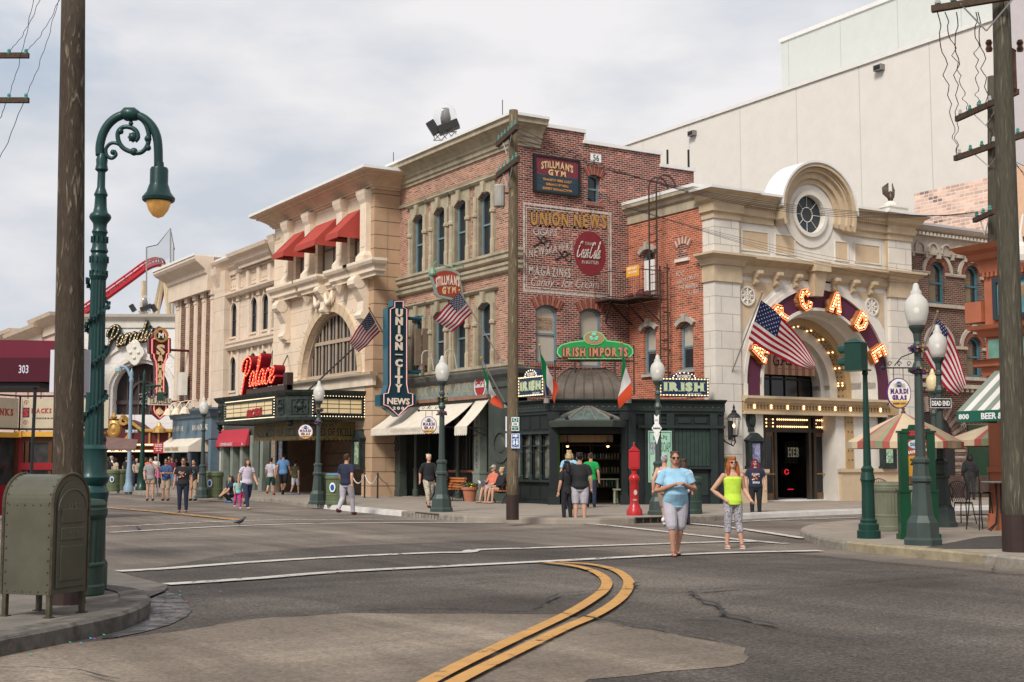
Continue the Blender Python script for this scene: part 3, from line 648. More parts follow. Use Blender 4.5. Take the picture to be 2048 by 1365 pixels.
for (a,b,c_,d) in (w1,w2,w3):
    m=MB(); n=11 if b-a<1 else 17; cc_=(a+b)/2; 
    for i in range(n):
        t=(i-(n-1)/2)/(n-1)*1.15; rad=(b-a)*.95; zc=d-rad+.02
        M=UR.M(cc_+math.sin(t)*(rad+.16),zc+math.cos(t)*(rad+.16),.02)@Matrix.Rotation(-t,4,'Z')
        m.k=i%2; m.obox(None,(b-a)*1.15*.95/n*.42,.19,.03,M=M)
    m.k=1
    for i in range(n+2): m.fb(UR,a-.1+i*(b-a+.2)/(n+2),a-.1+(i+.7)*(b-a+.2)/(n+2),c_-.13,c_,0,.05)
    m.build('brick_arch_and_sill',[mat('arch_brick_red',(.24,.07,.05),var=.2,scale=8),mat('arch_brick_pale',(.33,.14,.10),var=.2,scale=8)],T)
m=MB()
for a,b,z in ((0,sB,zR1),(sB,sC,zR2),(sC,sD,zR3)): m.fb(UR,a-.0+(.95 if a==0 else -.05),b+.04,z,z+.13,-.45,.08)
m.fb(UR,sB-.0,sB+.06,zR2,zR1,-.45,.06); m.build('parapet_coping',ROOFW,T)
m=MB(); m.box(.4,sD-.02,.4,LE-.05,12,12.4); m.box(sD-.3,sD,0.01,LE,3,zR3); m.box(0.01,sD,LE-.4,LE,3,13.5); m.build('flat_roof',BRKD,T)
m=MB(); 
for k,(x,y,y2) in enumerate(((1005,200,236),(787,305,330))): a=UL.px(x,y,.3); b=UL.px(x,y2,.3); m.tube([UL.w(a[0],b[1]-.3,.3),UL.w(a[0],a[1],.3)],.018,4)
for x in (1335,1377): a=UR.px(x,300,-3); m.tube([UR.w(a[0],zR3-.5,-3),UR.w(a[0],a[1],-3)],.05,5)
m.build('roof_rods',BLACKI,T)
# painted wall sign
def paintm(name,col,th=.3):
    return worn(name,col,th,9.)
PW=paintm('worn_white_sign_paint',(.52,.46,.41),.41); PG=paintm('worn_gold_sign_paint',(.42,.22,.06),.34); PR=paintm('worn_red_sign_paint',(.20,.022,.03),.22); PB=paintm('worn_black_sign_paint',(.02,.018,.02),.36)
def tU(s,x0,y0,x1,y1,h,mt,**k):   # text whose baseline centre runs between two photo points on the right wall
    fr=k.pop('fr',UR); par=k.pop('parent',T); o=k.pop('o',.006)
    a=fr.px(x0,y0,o); b=fr.px(x1,y1,o); return text(s,fr.M((a[0]+b[0])/2,(a[1]+b[1])/2,o),h,abs(b[0]-a[0]),mt,par,tilt=(b[1]-a[1])/(b[0]-a[0]),**k)
def frame_strip(fr,x0,y0,x1,y1,wd,o=.006):
    pass
m=MB(); fa=UR.px(1046,408,.006); fb_=UR.px(1224,595,.006)
def ring(m,fr,s0,s1,z0,z1,t,o,d=.004): 
    m.fb(fr,s0,s1,z1-t,z1,o-d,o); m.fb(fr,s0,s1,z0,z0+t,o-d,o); m.fb(fr,s0,s0+t,z0+t,z1-t,o-d,o); m.fb(fr,s1-t,s1,z0+t,z1-t,o-d,o)
ring(m,UR,fa[0],fb_[0],UR.z(1216,597),UR.z(1046,405),.09,.006); ring(m,UR,fa[0]+.14,fb_[0]-.14,UR.z(1216,597)+.16,UR.z(1046,405)-.16,.03,.006)
m.build('sign_border',PW,T)
tU('UNION NEWS',1059,437,1214,445,.62,PB,bold=.075,serif=True,space=.5,ext=.002)
tU('UNION NEWS',1060,436,1213,444,.56,PG,bold=.045,serif=True,space=.7,o=.012,ext=.003)
tU('CIGARS',1066,463,1114,466,.27,PW,bold=0.01)
tU('NEWSPAPERS',1057,507,1145,492,.34,PW,bold=.01,serif=True); tU('MAGAZINES',1057,541,1141,547,.36,PW,bold=.015,serif=True)
tU('Candy - Ice Cream',1062,566,1198,572,.44,PW,bold=.0,shear=.35)
for (x,y) in ((1083,484),(1125,512)):
    m=MB(); s,z=UR.px(x,y); pts=catmull([(-.35,-.2),(-.1,-.05),(.05,.18),(.2,.1),(.05,-.05),(-.1,.1),(-.2,.18)],6); m.tube([UR.w(s+a,z+b,.008) for a,b in pts],.03,4)
    pts=catmull([(.1,-.1),(.3,-.2),(.4,0),(.3,.1),(.2,0)],6); m.tube([UR.w(s+a,z+b,.008) for a,b in pts],.02,4); m.build('painted_flourish',PB,T)
s,z=UR.px(1180,507); ww=UR.s(1212)-UR.s(1148)
m=MB(); m.fp(UR,[(s+ww/2*math.cos(t*PI/20),z+UR.s(1212)*0+ww*.58*math.sin(t*PI/20)) for t in range(40)],.002,.008); m.build('painted_disc',PR,T)
tU('DRINK',1171,487,1190,489,.12,PW,o=.014); tU('IN BOTTLES',1164,524,1197,526,.13,PW,o=.014,bold=.01)
# flowing script, drawn as strokes:  (letters in a unit box, x advances)
SC={'C':(1.0,[[(.75,.85),(.6,1),(.3,.9),(.08,.5),(.15,.1),(.45,0),(.8,.22)]]),'o':(.55,[[(.3,.52),(.1,.4),(.08,.12),(.28,0),(.46,.15),(.42,.42),(.3,.52),(.38,.38),(.62,.42)]]),
'c':(.5,[[(.42,.42),(.28,.52),(.08,.3),(.14,.03),(.34,.0),(.55,.2)]]),'a':(.62,[[(.45,.46),(.28,.54),(.08,.32),(.12,.04),(.3,.04),(.45,.3),(.48,.5),(.44,.12),(.52,0),(.68,.16)]]),
'l':(.36,[[(0,.2),(.22,.6),(.32,1.0),(.2,1.05),(.12,.6),(.14,.1),(.26,0),(.42,.18)]]),'P':(.85,[[(-.15,-.25),(-.2,-.4),(0,-.45),(.15,-.2),(.28,.5),(.38,.98)],[(-.1,.62),(-.12,.85),(.1,1.05),(.5,1.1),(.78,.92),(.7,.6),(.4,.42),(.25,.5)]]),
'r':(.5,[[(0,.1),(.14,.5),(.2,.46),(.18,.05),(.2,0)],[(.2,.3),(.34,.52),(.48,.48),(.5,.42)]]),'d':(.68,[[(.45,.46),(.28,.54),(.08,.32),(.12,.04),(.3,.04),(.46,.3),(.58,1.05)],[(.58,1.05),(.48,.3),(.48,.04),(.58,0),(.72,.16)]]),
'i':(.34,[[(0,.16),(.16,.5),(.14,.08),(.24,0),(.36,.16)],[(.2,.74),(.22,.78)]]),'e':(.52,[[(.04,.2),(.3,.28),(.38,.45),(.26,.55),(.08,.35),(.12,.05),(.32,0),(.54,.2)]]),'s':(.5,[[(0,.1),(.25,.55),(.2,.4),(.38,.15),(.2,0),(.05,.06)]]),'-':(.3,[[(.02,.3),(.24,.34)]])}
def script(word,fr,s0,s1,z0,h,o,mt,parent,r,name='lettering',slant=.25,n=5,flat=None,rise=0.,bul=None,mtb=None,dep=0,mtd=None):
    tot=sum(SC[c][0] for c in word); k=(s1-s0)/tot; x=0; m=MB(); m.smooth=True; pts=[]; bk=MB()
    for c in word:
        for st in SC[c][1]:
            q=catmull(st,n); w_=[(s0+(x+u)*k+slant*v*h,z0+v*h+rise*((x+u)/tot),) for u,v in q]
            m.tube([fr.w(a,b,o) for a,b in w_],r,6)
            if dep:
                rr=r*2.1
                for (a,b),(a2,b2) in zip(w_,w_[1:]):
                    L_=math.hypot(a2-a,b2-b) or 1e-6; nx,nz=-(b2-b)/L_*rr,(a2-a)/L_*rr
                    ex,ez=(a2-a)/L_*rr*.5,(b2-b)/L_*rr*.5
                    vs=[fr.w(a-ex+nx,b-ez+nz,oo) for oo in(o-dep,o-r)]+[fr.w(a-ex-nx,b-ez-nz,oo) for oo in(o-dep,o-r)]+[fr.w(a2+ex-nx,b2+ez-nz,oo) for oo in(o-dep,o-r)]+[fr.w(a2+ex+nx,b2+ez+nz,oo) for oo in(o-dep,o-r)]
                    bk.add(vs,[(0,1,3,2),(2,3,5,4),(4,5,7,6),(6,7,1,0),(1,3,5,7),(0,2,4,6)])
            if bul:
                acc=0;last=w_[0]
                for p in w_:
                    acc+=math.hypot(p[0]-last[0],p[1]-last[1]); last=p
                    if acc>=bul: pts.append(fr.w(p[0],p[1],o+r)); acc=0
        x+=SC[c][0]
    if dep: bk.build('letter_channels',mtd,parent)
    ob=m.build(name,mt,parent)
    if bul: bulbs(pts,r*.55,mtb,parent)
    return ob
sc_a=UR.s(1153,.01); sc_b=UR.s(1206,.01); script('Coca-Cola',UR,sc_a,sc_b-.15,z-.2,.62,.02,PW,T,.022,slant=.3)
# notices on the 2nd floor window
for i,(s_,h_,dz) in enumerate((('IMPORTED',.11,.55),('JAPANESE',.11,.40),('IMPORTS',.11,.25),('PEARLS SILKS',.06,.02))):
    text(s_,UR.M((w2[0]+w2[1])/2,(w2[2]+w2[3])/2+dz,-.115),h_,(w2[1]-w2[0])*.66,mat('ochre_lettering',(.33,.14,.04),var=.1),wa,bold=.03,ext=.004)
# 56 plate
a=UR.px(1181,307); b=UR.px(1202,326); m=MB(); m.fb(UR,a[0],b[0],b[1],a[1],0,.02); q=m.build('number_plate',WHITE,T); text('56',UR.M((a[0]+b[0])/2,(a[1]+b[1])/2,.021),.25,.27,BLACK,q,bold=.01)
# gym board
T2=thing('gym_wall_sign','maroon and navy painted gym sign board reading Stillmans Gym high on the red brick wall','sign',UR.w(UR.s(1110),UR.z(1110,395),0))
a=UR.px(1065,308); b=UR.px(1157,396); s0,s1=a[0],b[0]; z1=UR.z(1065,308)-.02; z0=UR.z(1157,396)
NAVY=mat('navy_board',(.025,.05,.07),.6,var=.1); MARB=mat('maroon_board',(.17,.03,.045),.6,var=.12,stretch=(8,8,.3))
m=MB(); m.fb(UR,s0+.07,s1-.07,z0+.07,(z0+z1)/2-.02,.02,.10); m.build('lower_panel',NAVY,T2)
m=MB(); m.fb(UR,s0+.07,s1-.07,(z0+z1)/2-.02,z1-.07,.02,.10); m.build('upper_panel',MARB,T2)
m=MB(); ring(m,UR,s0,s1,z0,z1,.07,.14,.14); m.build('frame',BLACK,T2)
GL=mat('gold_leaf_lettering',(.66,.46,.24),.6,var=.15,scale=9); OR=mat('orange_lettering',(.58,.26,.08),.6,var=.1); cx_=(s0+s1)/2; H=z1-z0
text("STILLMAN'S",UR.M(cx_,z1-.3,.11),.3,1.42,GL,T2,bold=.04,serif=True,space=.4,arch=.1)
text("GYM",UR.M(cx_,z1-.62,.11),.24,.8,GL,T2,bold=.05,serif=True,space=.5)
for i,t in enumerate(('TRAINING HERE DAILY','LEADING BOXERS','EXPERT INSTRUCTION')): text(t,UR.M(cx_,z0+.52-i*.17,.11),.095,1.3 if i!=1 else 1.0,OR,T2,bold=.03)
# ---------------- newsstand shopfront (part of the corner building) ----------------
T=UB
def fo(fr,x,y,s): a=fr.s(x,0,y); b=fr.s(x,1,y); return (s-a)/(b-a)
zs1=UL.z(1000,738,.3); zb1=UL.z(960,755,.2); zb0=UL.z(960,790,.2); G0=.15
m=MB(); m.fb(UL,-LE,0,zb0-.35,zs1-.1,-.2,.12); m.build('shop_fascia',SHOPGR,T)
m=MB(); m.mould([(0,LE),(0,0),(.9,0)],[(0,-.45),(.14,-.45),(.2,-.3),(.34,-.2),(.4,-.05),(.4,0),(0,0)],zs1); m.build('shop_cornice',mat('grey_slate_trim',(.10,.105,.10),.6,var=.15,dirt=.3),T)
sg0=-LE+.3; sg1=UL.s(973,.2)
m=MB(); m.fb(UL,sg0,sg1,zb0,zb1,.1,.17); sb=m.build('fascia_sign',mat('faded_teal_board',(.20,.26,.25),.7,var=.18,scale=4,dirt=.3),T)
COP=mat('copper_trim',(.26,.14,.10),.5,var=.15)
m=MB(); m.fb(UL,sg0-.02,sg1+.02,zb1,zb1+.16,.1,.22); m.fb(UL,sg0-.02,sg1+.02,zb0-.14,zb0,.1,.22); m.build('trim',COP,sb)
text('UNION CITY NEWS CO.',UL.M((sg0+sg1)/2-.3,(zb0+zb1)/2,.172),(zb1-zb0)*.6,(sg1-sg0)*.78,mat('faded_tan_lettering',(.42,.27,.13),.7,var=.2,scale=9),sb,serif=True,space=.6,bold=.0)
for c in (sg1-.5,sg0+.35):
    zc=(zb0+zb1)/2; m=MB(); m.fp(UL,[(c+.42*math.cos(t*PI/14),zc+.42*math.sin(t*PI/14)) for t in range(28)],.172,.19); q=m.build('red_disc',mat('red_disc',(.35,.025,.03),.4,var=.05),sb)
    m=MB(); m.arc(UL,c,zc,.39,.43,0,2*PI,.17,.2,28); m.build('rim',WHITE,q); script('Coca-Cola',UL,c-.36,c+.3,zc-.05,.2,.2,WHITE,q,.014,n=3)
# pillars, recess
PIL=[(UL.s(794),UL.s(808)),(UL.s(955),UL.s(967)),(UL.s(984),UL.s(1012))]
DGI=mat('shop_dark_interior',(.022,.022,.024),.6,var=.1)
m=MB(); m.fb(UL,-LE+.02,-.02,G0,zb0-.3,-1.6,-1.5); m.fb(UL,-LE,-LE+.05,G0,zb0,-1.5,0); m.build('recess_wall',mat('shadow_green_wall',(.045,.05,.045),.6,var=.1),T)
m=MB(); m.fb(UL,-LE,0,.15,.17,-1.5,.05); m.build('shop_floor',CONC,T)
m=MB(); m.box(.02,.4,.0,.0-.001+.3,G0,4.6); m.build('corner_core',SHOPGR,T)
def pillar(fr,s0,s1,z0,z1,o,T,mt,ros=None,n='pillar'):
    m=MB(); m.fb(fr,s0,s1,z0,z1,o-.3,o); m.fb(fr,s0-.06,s1+.06,z0,z0+.28,o-.3,o+.06); m.fb(fr,s0-.03,s1+.03,z0+.28,z0+1.0,o-.3,o+.03); m.fb(fr,s0-.05,s1+.05,z0+1.0,z0+1.08,o-.3,o+.05)
    w_=s1-s0; m.fb(fr,s0+w_*.2,s1-w_*.2,z0+.42,z0+.88,o+.03,o+.045); m.fb(fr,s0-.05,s1+.05,z1-.2,z1,o-.3,o+.06)
    if ros:
        c=(s0+s1)/2; m.arc(fr,c,ros,w_*.25,w_*.36,0,2*PI,o,o+.05,16); m.lathe(fr.w(c,ros,o),[(w_*.18,0),(w_*.14,.05),(0,.07)],10,axis=Matrix([fr.d,UP,fr.n]).transposed())
    return m.build(n,mt,T)
zp=zb0-.35
pillar(UL,*PIL[0],G0,zp,.15,T,SHOPGR,G0+2.1); p2=pillar(UL,*PIL[1],G0,zp,.15,T,SHOPGL); pillar(UL,PIL[2][0],-.02,G0,zs1-.45,.15,T,SHOPGR,UL.z(994,891))
for i,ch in enumerate('NEWSPAPERS'): text(ch,UL.M((PIL[1][0]+PIL[1][1])/2,UL.z(961,820,.15)-i*.235,.152),.15,.13,mat('brown_pillar_lettering',(.10,.06,.04),.6,var=.1),p2,serif=True)
for px_ in (833,917):
    m=MB(); m.lathe(UL.w(UL.s(px_,-.1),G0,-.1),[(.13,0),(.13,.3),(.09,.34),(.09,1.1),(.12,1.15),(.07,1.2),(.065,zp-.7),(.11,zp-.5),(.11,zp-.15)],10); m.build('column',SHOPGR,T,smooth=40)
SHF=mat('shop_window_things',(.12,.11,.10),.5,var=.9,scale=2.6)
for a,b in ((845,872),(876,899),(905,922),(926,940)):
    s0=UL.s(a,-.9); s1=UL.s(b,-.9); window(UL.sh(-1.2),T,s0,s1,G0+1.0,zp-.1,fm=SHOPGR,gm=GLASSD,rail=False,o=0,name='shop_window',fw=.06)
m=MB(); m.fb(UL,UL.s(893,-.4),PIL[1][0],G0+1.04,G0+1.12,-1.0,-.3); m.build('counter',mat('red_wood_counter',(.25,.07,.04),.5,var=.1),T)
def awning(fr,T,s0,s1,zt,zf,o,zv,mt,name='awning',end=.0,scal=.16,flare=0,lets=None,lm=None,sides=True,label=None,ot=.12):
    m=MB(); n=max(4,int((s1-s0)/.25)); 
    A=lambda u,v:fr.w(s0+(s1-s0)*u+(u*2-1)*0,zt+(zf-zt)*v-.06*math.sin(v*PI),ot+(o-ot)*v)
    m.grid(A,n,6)
    k=max(6,int((s1-s0)/scal)); q=[]
    for i in range(k):
        a=s0+(s1-s0)*i/k; b=s0+(s1-s0)*(i+1)/k; c=(a+b)/2
        m.add([fr.w(a,zf,o),fr.w(b,zf,o),fr.w(b,zv+.05,o+.01),fr.w(c+(b-a)*.25,zv,o+.012),fr.w(c-(b-a)*.25,zv,o+.012),fr.w(a,zv+.05,o+.01)],[(0,1,2,3,4,5)])
    if sides:
        for s in (s0,s1): 
            m.add([fr.w(s,zt,ot),fr.w(s,zf,o),fr.w(s,zf,ot)],[(0,1,2)]); m.add([fr.w(s,zf,o),fr.w(s,zv+.04,o),fr.w(s,zv+.04,ot),fr.w(s,zf,ot)],[(0,1,2,3)])
    a=m.build(name,mt,T,solid=.012,fixn=False,label=label)
    if lets:
        for (t,c,h,w_) in lets: text(t,fr.M(s0+(s1-s0)*c,(zf+zv)/2+.03,o+.02),h,w_,lm,a,ext=.004,bold=.02)
    m=MB(); 
    for s in (s0+.04,s1-.04): m.tube([fr.w(s,zf-.05,ot),fr.w(s,zf-.05,o-.03)],.015,5)
    m.tube([fr.w(s0,zf-.02,o-.03),fr.w(s1,zf-.02,o-.03)],.018,5); m.build('awning_rail',BLACKI,a)
    return a
s1=UL.s(951); o1=fo(UL,888,852,s1); s0=-LE+.15
zt=UL.z(951,806); zf=UL.z(888,852,o1); zv=zf-.28
awning(UL,T,s0,s1,zt,zf,o1,zv,AWNC,sides=False,lets=[('NEWSPAPERS',.5,.14,2.6)],lm=mat('pale_awning_lettering',(.5,.44,.37),.8,var=0),label='wide cream canvas awning')
s1b=UL.s(983); s0b=UL.s(958); o2=fo(UL,934,853,s1b); awning(UL,T,s0b,s1b,UL.z(983,800),UL.z(934,853,o2),o2,UL.z(934,871,o2),AWNC,sides=False,label='narrow cream canvas awning')
m=MB(); m.tube([UL.w(s1b-.1,zt-1.3,.1),UL.w(s1b-.1,UL.z(934,853,o2),o2)],.02,5); m.tube([UL.w(s0b,zt-1.3,.1),UL.w(s0b,UL.z(934,853,o2),o2)],.02,5); m.build('awning_arms',BLACKI,T)
# gooseneck lights over the fascia
for x in (859,905):
    s=UL.s(x,.4); z=UL.z(x,735,.4); m=MB(); m.tube([UL.w(s,z-.1,.2),UL.w(s,z+.45,.3)]+[UL.w(s,z+.45+.22*math.sin(t),.52-.22*math.cos(t)) for t in (.6,1.2,1.9,2.5,3.1)]+[UL.w(s,z+.1,.74)],.025,6)
    q=m.build('gooseneck_light',mat('galvanised_grey',(.42,.41,.39),.4,var=.05),T); m=MB(); m.lathe(UL.w(s,z-.12,.74),[(.17,0),(.13,.12),(.05,.2),(.04,.25)],10); m.build('lamp_shade',mat('brown_shade',(.12,.07,.05),.5,var=.1),q)
# ---------------- IRISH SHOP ----------------
T=thing('green_corner_shop','dark green single storey shop front with copper barrel roof, open door and glass canopy','shop',(0,-4,0)); IS=T
FL=Fr(-.3,-.05,-PI/2); LL=2.7; FD=Fr(-.45,-2.85,-TH); LD=FD.s(1252); FR_=Fr(1.85,-4.2,math.atan2(-1.05,3.35)); LR=3.5
pc=FD.w(LD,0); dz1=FD.z(1180,798,.2); dz0=dz1-.36
path=[(-.3,.0),(-.3,-2.7),(FD.o.x,FD.o.y),(pc.x,pc.y),(1.85,-4.2),(FR_.w(LR,0).x,FR_.w(LR,0).y)]
path=[(-.3,.05),(-.3,-2.65),(-.45,-2.85),(pc.x,pc.y),(FR_.w(LR,0).x,FR_.w(LR,0).y)]
SGT=mat('dark_green_trim',(.021,.031,.029),.4,var=.12,dirt=.2)
m=MB(); m.mould(path,[(0,-.5),(.06,-.5),(.06,-.42),(.12,-.4),(.12,-.14),(.22,-.08),(.3,-.04),(.3,0),(0,0)],dz1); cz=m.build('cornice',SGT,T)
m=MB()
for fr,l in ((FL,LL),(FD,LD),(FR_,LR)):
    n=int(l/.21)
    for i in range(n): m.lathe(fr.w(.1+i*.21,dz1-.27,.12),[(.045,0),(.035,.025),(0,.035)],6,axis=Matrix([fr.d,UP,fr.n]).transposed())
m.build('studs',SHOPGR,cz)
m=MB(); t=geometry.tessellate_polygon([[Vector((x,y,0)) for x,y in path+[(4.98,0),(0,0)]]]); m.add([(x,y,dz1-.02) for x,y in path+[(4.98,0),(0,0)]],[tuple(x) for x in t]); m.build('flat_roof',IRON,T)
m=MB(); m.fb(FL,0,LL,dz0-.75,dz0-.1,-.15,0); m.fb(FL,0,LL,G0,G0+.75,-.15,0)
for k in range(4): m.fb(FL,.1+k*.65,.1+k*.65+.5,dz0-.65,dz0-.2,0,.02); m.fb(FL,.1+k*.65,.1+k*.65+.5,G0+.15,G0+.6,0,.02)
m.build('window_bay_wall',SHOPG,T)
m=MB(); m.fb(FL,-.02,LL+.1,dz0-.82,dz0-.74,-.1,.12); m.fb(FL,-.02,LL+.1,G0+.75,G0+.83,-.1,.12)
for k in range(5): m.lathe(FL.w(.08+k*.63,G0+.83,.02),[(.08,0),(.08,.12),(.055,.16),(.055,.9),(.075,.94),(.05,1.0),(.05,dz0-G0-1.75),(.09,dz0-G0-1.65)],8)
m.build('bay_columns',SGT,T)
for k in range(4):
    window(FL,T,.14+k*.63,.65+k*.63,G0+.85,dz0-.85,o=-.03,fm=SHOPG,gm=mat('shop_glass_display',(.10,.10,.085),.12,var=.8,scale=3.5),fw=.04,rail=False,name='shop_window')
    q=MB(); q.fb(FL,.14+k*.63,.65+k*.63,dz0-1.25,dz0-1.2,-.05,0); q.build('transom_bar',SGT,T)
text('IRISH',FL.M(.42,dz0-1.04,-.085),.13,.42,mat('pale_green_lettering',(.25,.42,.2),.5,var=0),T,bold=.02,serif=True)
# door bay
dt=FD.z(1180,868,-.2)
m=MB(); m.fb(FD,0,LD,dt,dz0-.1,-.25,0); m.build('door_header',SHOPG,T)
for s0,s1 in ((-.05,FD.s(1115)),(FD.s(1241),LD+.02)):
    m=MB(); w_=s1-s0; m.fb(FD,s0,s1,G0,dz0-.1,-.2,.12); m.fb(FD,s0-.05,s1+.05,G0,G0+.32,-.2,.17)
    for k in range(5): m.fb(FD,s0+w_*(.1+.18*k),s0+w_*(.18+.18*k),G0+.45,dz0-.45,.12,.135)
    m.fb(FD,s0-.06,s1+.06,dz0-.36,dz0-.08,-.2,.22); m.build('fluted_pier',SHOPG,T)
# interior
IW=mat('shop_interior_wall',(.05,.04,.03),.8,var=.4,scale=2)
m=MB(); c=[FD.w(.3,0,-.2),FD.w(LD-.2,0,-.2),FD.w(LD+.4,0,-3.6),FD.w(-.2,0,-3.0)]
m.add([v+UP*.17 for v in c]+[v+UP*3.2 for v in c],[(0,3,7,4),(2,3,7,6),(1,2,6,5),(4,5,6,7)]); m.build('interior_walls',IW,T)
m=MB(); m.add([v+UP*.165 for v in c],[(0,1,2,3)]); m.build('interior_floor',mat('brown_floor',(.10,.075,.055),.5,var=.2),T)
m=MB(); m.fb(FD,.35,LD-.4,dt-.28,dt-.03,-.9,-.85); m.build('wood_valance',mat('warm_pine',(.36,.22,.11),.5,var=.2,stretch=(9,9,.5)),T)
WOODP=mat('sage_table',(.30,.32,.22),.6,var=.1)
SHF2=mat('shop_shelf',(.11,.085,.06),.6,var=.2)
for i,(s,o,l) in enumerate(((1.0,-2.7,'left'),(2.1,-3.0,'right'))):
    t2=thing('display_shelf','dark wooden shelf of mugs and boxes inside the green shop, '+('left one' if i==0 else 'right one'),'shelf',FD.w(s,.17,o),-TH,group='shelves inside the green shop')
    m=MB(); 
    for z in (0,.5,1.0,1.5,2.0): m.box(-.5,.5,-.2,.2,z,z+.04)
    m.box(-.52,-.48,-.2,.2,0,2.1); m.box(.48,.52,-.2,.2,0,2.1); m.build('shelf_frame',SHF2,t2,local=True)
    m=MB()
    for z in (.54,1.04,1.54):
        for k in range(9): m.k=random.randrange(4); m.lathe((-.42+k*.105,-.1,z),[(.035,0),(.035,random.uniform(.08,.2)),(.01,.21)],6)
    tag(m.build('goods',[mat('tan_goods',(.42,.32,.2),var=.1),mat('white_goods',(.6,.58,.5),var=.1),mat('green_goods',(.05,.2,.08),var=.1),mat('pink_goods',(.4,.25,.28),var=.1)],t2,local=True))
for i,(x,o,w_,h) in enumerate(((1.3,-1.0,.55,.5),(1.95,-1.25,.9,.85),(2.35,-.9,.35,.5))):
    t2=thing('side_table' if i!=1 else 'display_table',('small sage wooden stool left of the display table in the green shop doorway','sage wooden display table inside the green shop doorway','small sage stool right of the display table in the green shop doorway')[i],'table' if i==1 else 'stool',FD.w(x,.17,o),-TH)
    m=MB(); m.box(-w_/2,w_/2,-.2,.2,h-.05,h); m.build('table_top',WOODP,t2,local=True)
    for a in(-1,1):
        for b in(-1,1): m=MB(); m.box(a*(w_/2-.05)-.025,a*(w_/2-.05)+.025,b*.16-.02,b*.16+.02,0,h-.05); m.build('leg',WOODP,t2,local=True)
for i,s in enumerate((.6,2.0)):
    t2=thing('pendant_lamp','warm glowing pendant lamp inside the green shop, '+('left one' if i==0 else 'right one'),'lamp',FD.w(s,dt-.5,-.7),group='pendant lamps inside the green shop')
    m=MB(); m.sph(FD.w(s,dt-.42,-.7),.05,8); m.build('bulb',BULB,t2); m=MB(); m.lathe(FD.w(s,dt-.4,-.7),[(.13,0),(.05,.13),(.01,.15),(.01,.5)],8); m.build('shade',BLACKI,t2)
m=MB(); s=FD.s(1122); m.fb(FD,.25,.31,G0,dt-.03,-1.0,-.2); q=m.build('open_door',mat('lime_green_door',(.10,.20,.03),.5,var=.1),T)
# glass canopy
ze=FD.z(1180,842,.9); za=FD.z(1180,814,.05); oc=1.0; sA=FD.s(1098,0); sB=FD.s(1250,0)
E_=[(sA+.05,.1),(sA+.55,oc),(sB-.55,oc),(sB-.05,.1)]; ap=[((sA+sB)/2-.12,.1),((sA+sB)/2+.12,.1)]
m=MB(); V=[FD.w(s,ze+.02,o) for s,o in E_]; A2=[FD.w(s,za,o) for s,o in ap]
m.add(V+A2,[(0,1,4),(1,2,5,4),(2,3,5)]); cg=m.build('glass_canopy',mat('canopy_glass',(.10,.135,.125),.25,var=.25,scale=5),T,fixn=False)
m=MB(); 
for a,b in ((0,4),(1,4),(2,5),(3,5),(4,5)):
    V2=V+A2; m.tube([V2[a]+UP*.01,V2[b]+UP*.01],.035,6)
for k in (.33,.66): p=V[1].lerp(V[2],k); m.tube([p,A2[0].lerp(A2[1],k)],.02,5)
m.build('glazing_bars',mat('aged_copper',(.20,.17,.14),.5,var=.2),cg)
m=MB(); m.mould([(v.x,v.y) for v in V],[(-.06,-.2),(.02,-.2),(.05,-.12),(.08,-.02),(.08,.03),(-.06,.03)],ze); m.build('canopy_eave',SHOPGR,cg)
m=MB(); [m.sph(v+UP*.08,.07,8) for v in (V[1],V[2])]; m.build('finials',BLACKI,cg)
# copper barrel roof
cs=(FD.s(1108)+FD.s(1246))/2; W=(FD.s(1247)-FD.s(1107))/2; zt=FD.z(1180,737,-.8); zb=dz1+.0; HH=zt-zb
COPR=mat('aged_bronze_sheet',(.10,.078,.062),.5,metal=.15,var=.25,scale=2.5,dirt=.2)
def cop(u,v):
    t=v*PI/2; return FD.w(cs+(u*2-1)*(W-.75*(1-math.cos(t))),zb+HH*math.sin(t),.1-1.1*(1-math.cos(t)))
m=MB(); m.smooth=True; m.grid(cop,20,10)
for sgn in (0,1):
    for i in range(10):
        a=cop(sgn,i/10); b=cop(sgn,(i+1)/10); c=a-FD.n*3; d=b-FD.n*3; m.add([a,b,FD.w((b-FD.o).dot(FD.d),b.z,-1.2),FD.w((a-FD.o).dot(FD.d),a.z,-1.2)],[(0,1,2,3)])
br=m.build('barrel_roof',COPR,T,fixn=False)
m=MB()
for k in range(8): m.tube([cop(k/7,i/10)+UP*.012 for i in range(11)],.022,5)
m.build('roof_seams',COPR,br)
# right part
m=MB(); m.fb(FR_,-.15,LR,G0,dz0-.1,-.3,0); m.build('side_wall',SHOPG,T)
m=MB()
for s in (-.05,.55,1.35,2.95): m.fb(FR_,s,s+.28,G0,dz0-.1,0,.09); m.fb(FR_,s-.03,s+.31,G0,G0+.3,0,.12)
m.fb(FR_,.3,LR,2.75,2.85,0,.14); m.fb(FR_,1.65,2.95,1.35,1.43,0,.16); m.fb(FR_,.85,1.35,3.0,3.1-.02,0,.03)
for s in (.9,1.8,2.4): m.fb(FR_,s,s+.45,2.93,dz0-.25,.0,.03)
for s in (1.72,2.35): m.fb(FR_,s,s+.52,.45,1.2,0,.03)
m.build('pilasters',SGT,T)
m=MB()
for k in range(9): m.fb(FR_,1.66+k*.145,1.66+k*.145+.13,1.45,2.7,0.0,.03)
m.build('board_shutter',mat('green_boards',(.028,.048,.042),.5,var=.15),T)
m=MB(); a=FR_.px(1296,862,.1); b=FR_.px(1344,965,.1); m.fb(FR_,a[0],b[0],b[1],a[1],.05,.12); ps=m.build('wall_poster',mat('mint_poster',(.36,.55,.44),.6,var=.1),T)
cxp=(a[0]+b[0])/2; wp=b[0]-a[0]
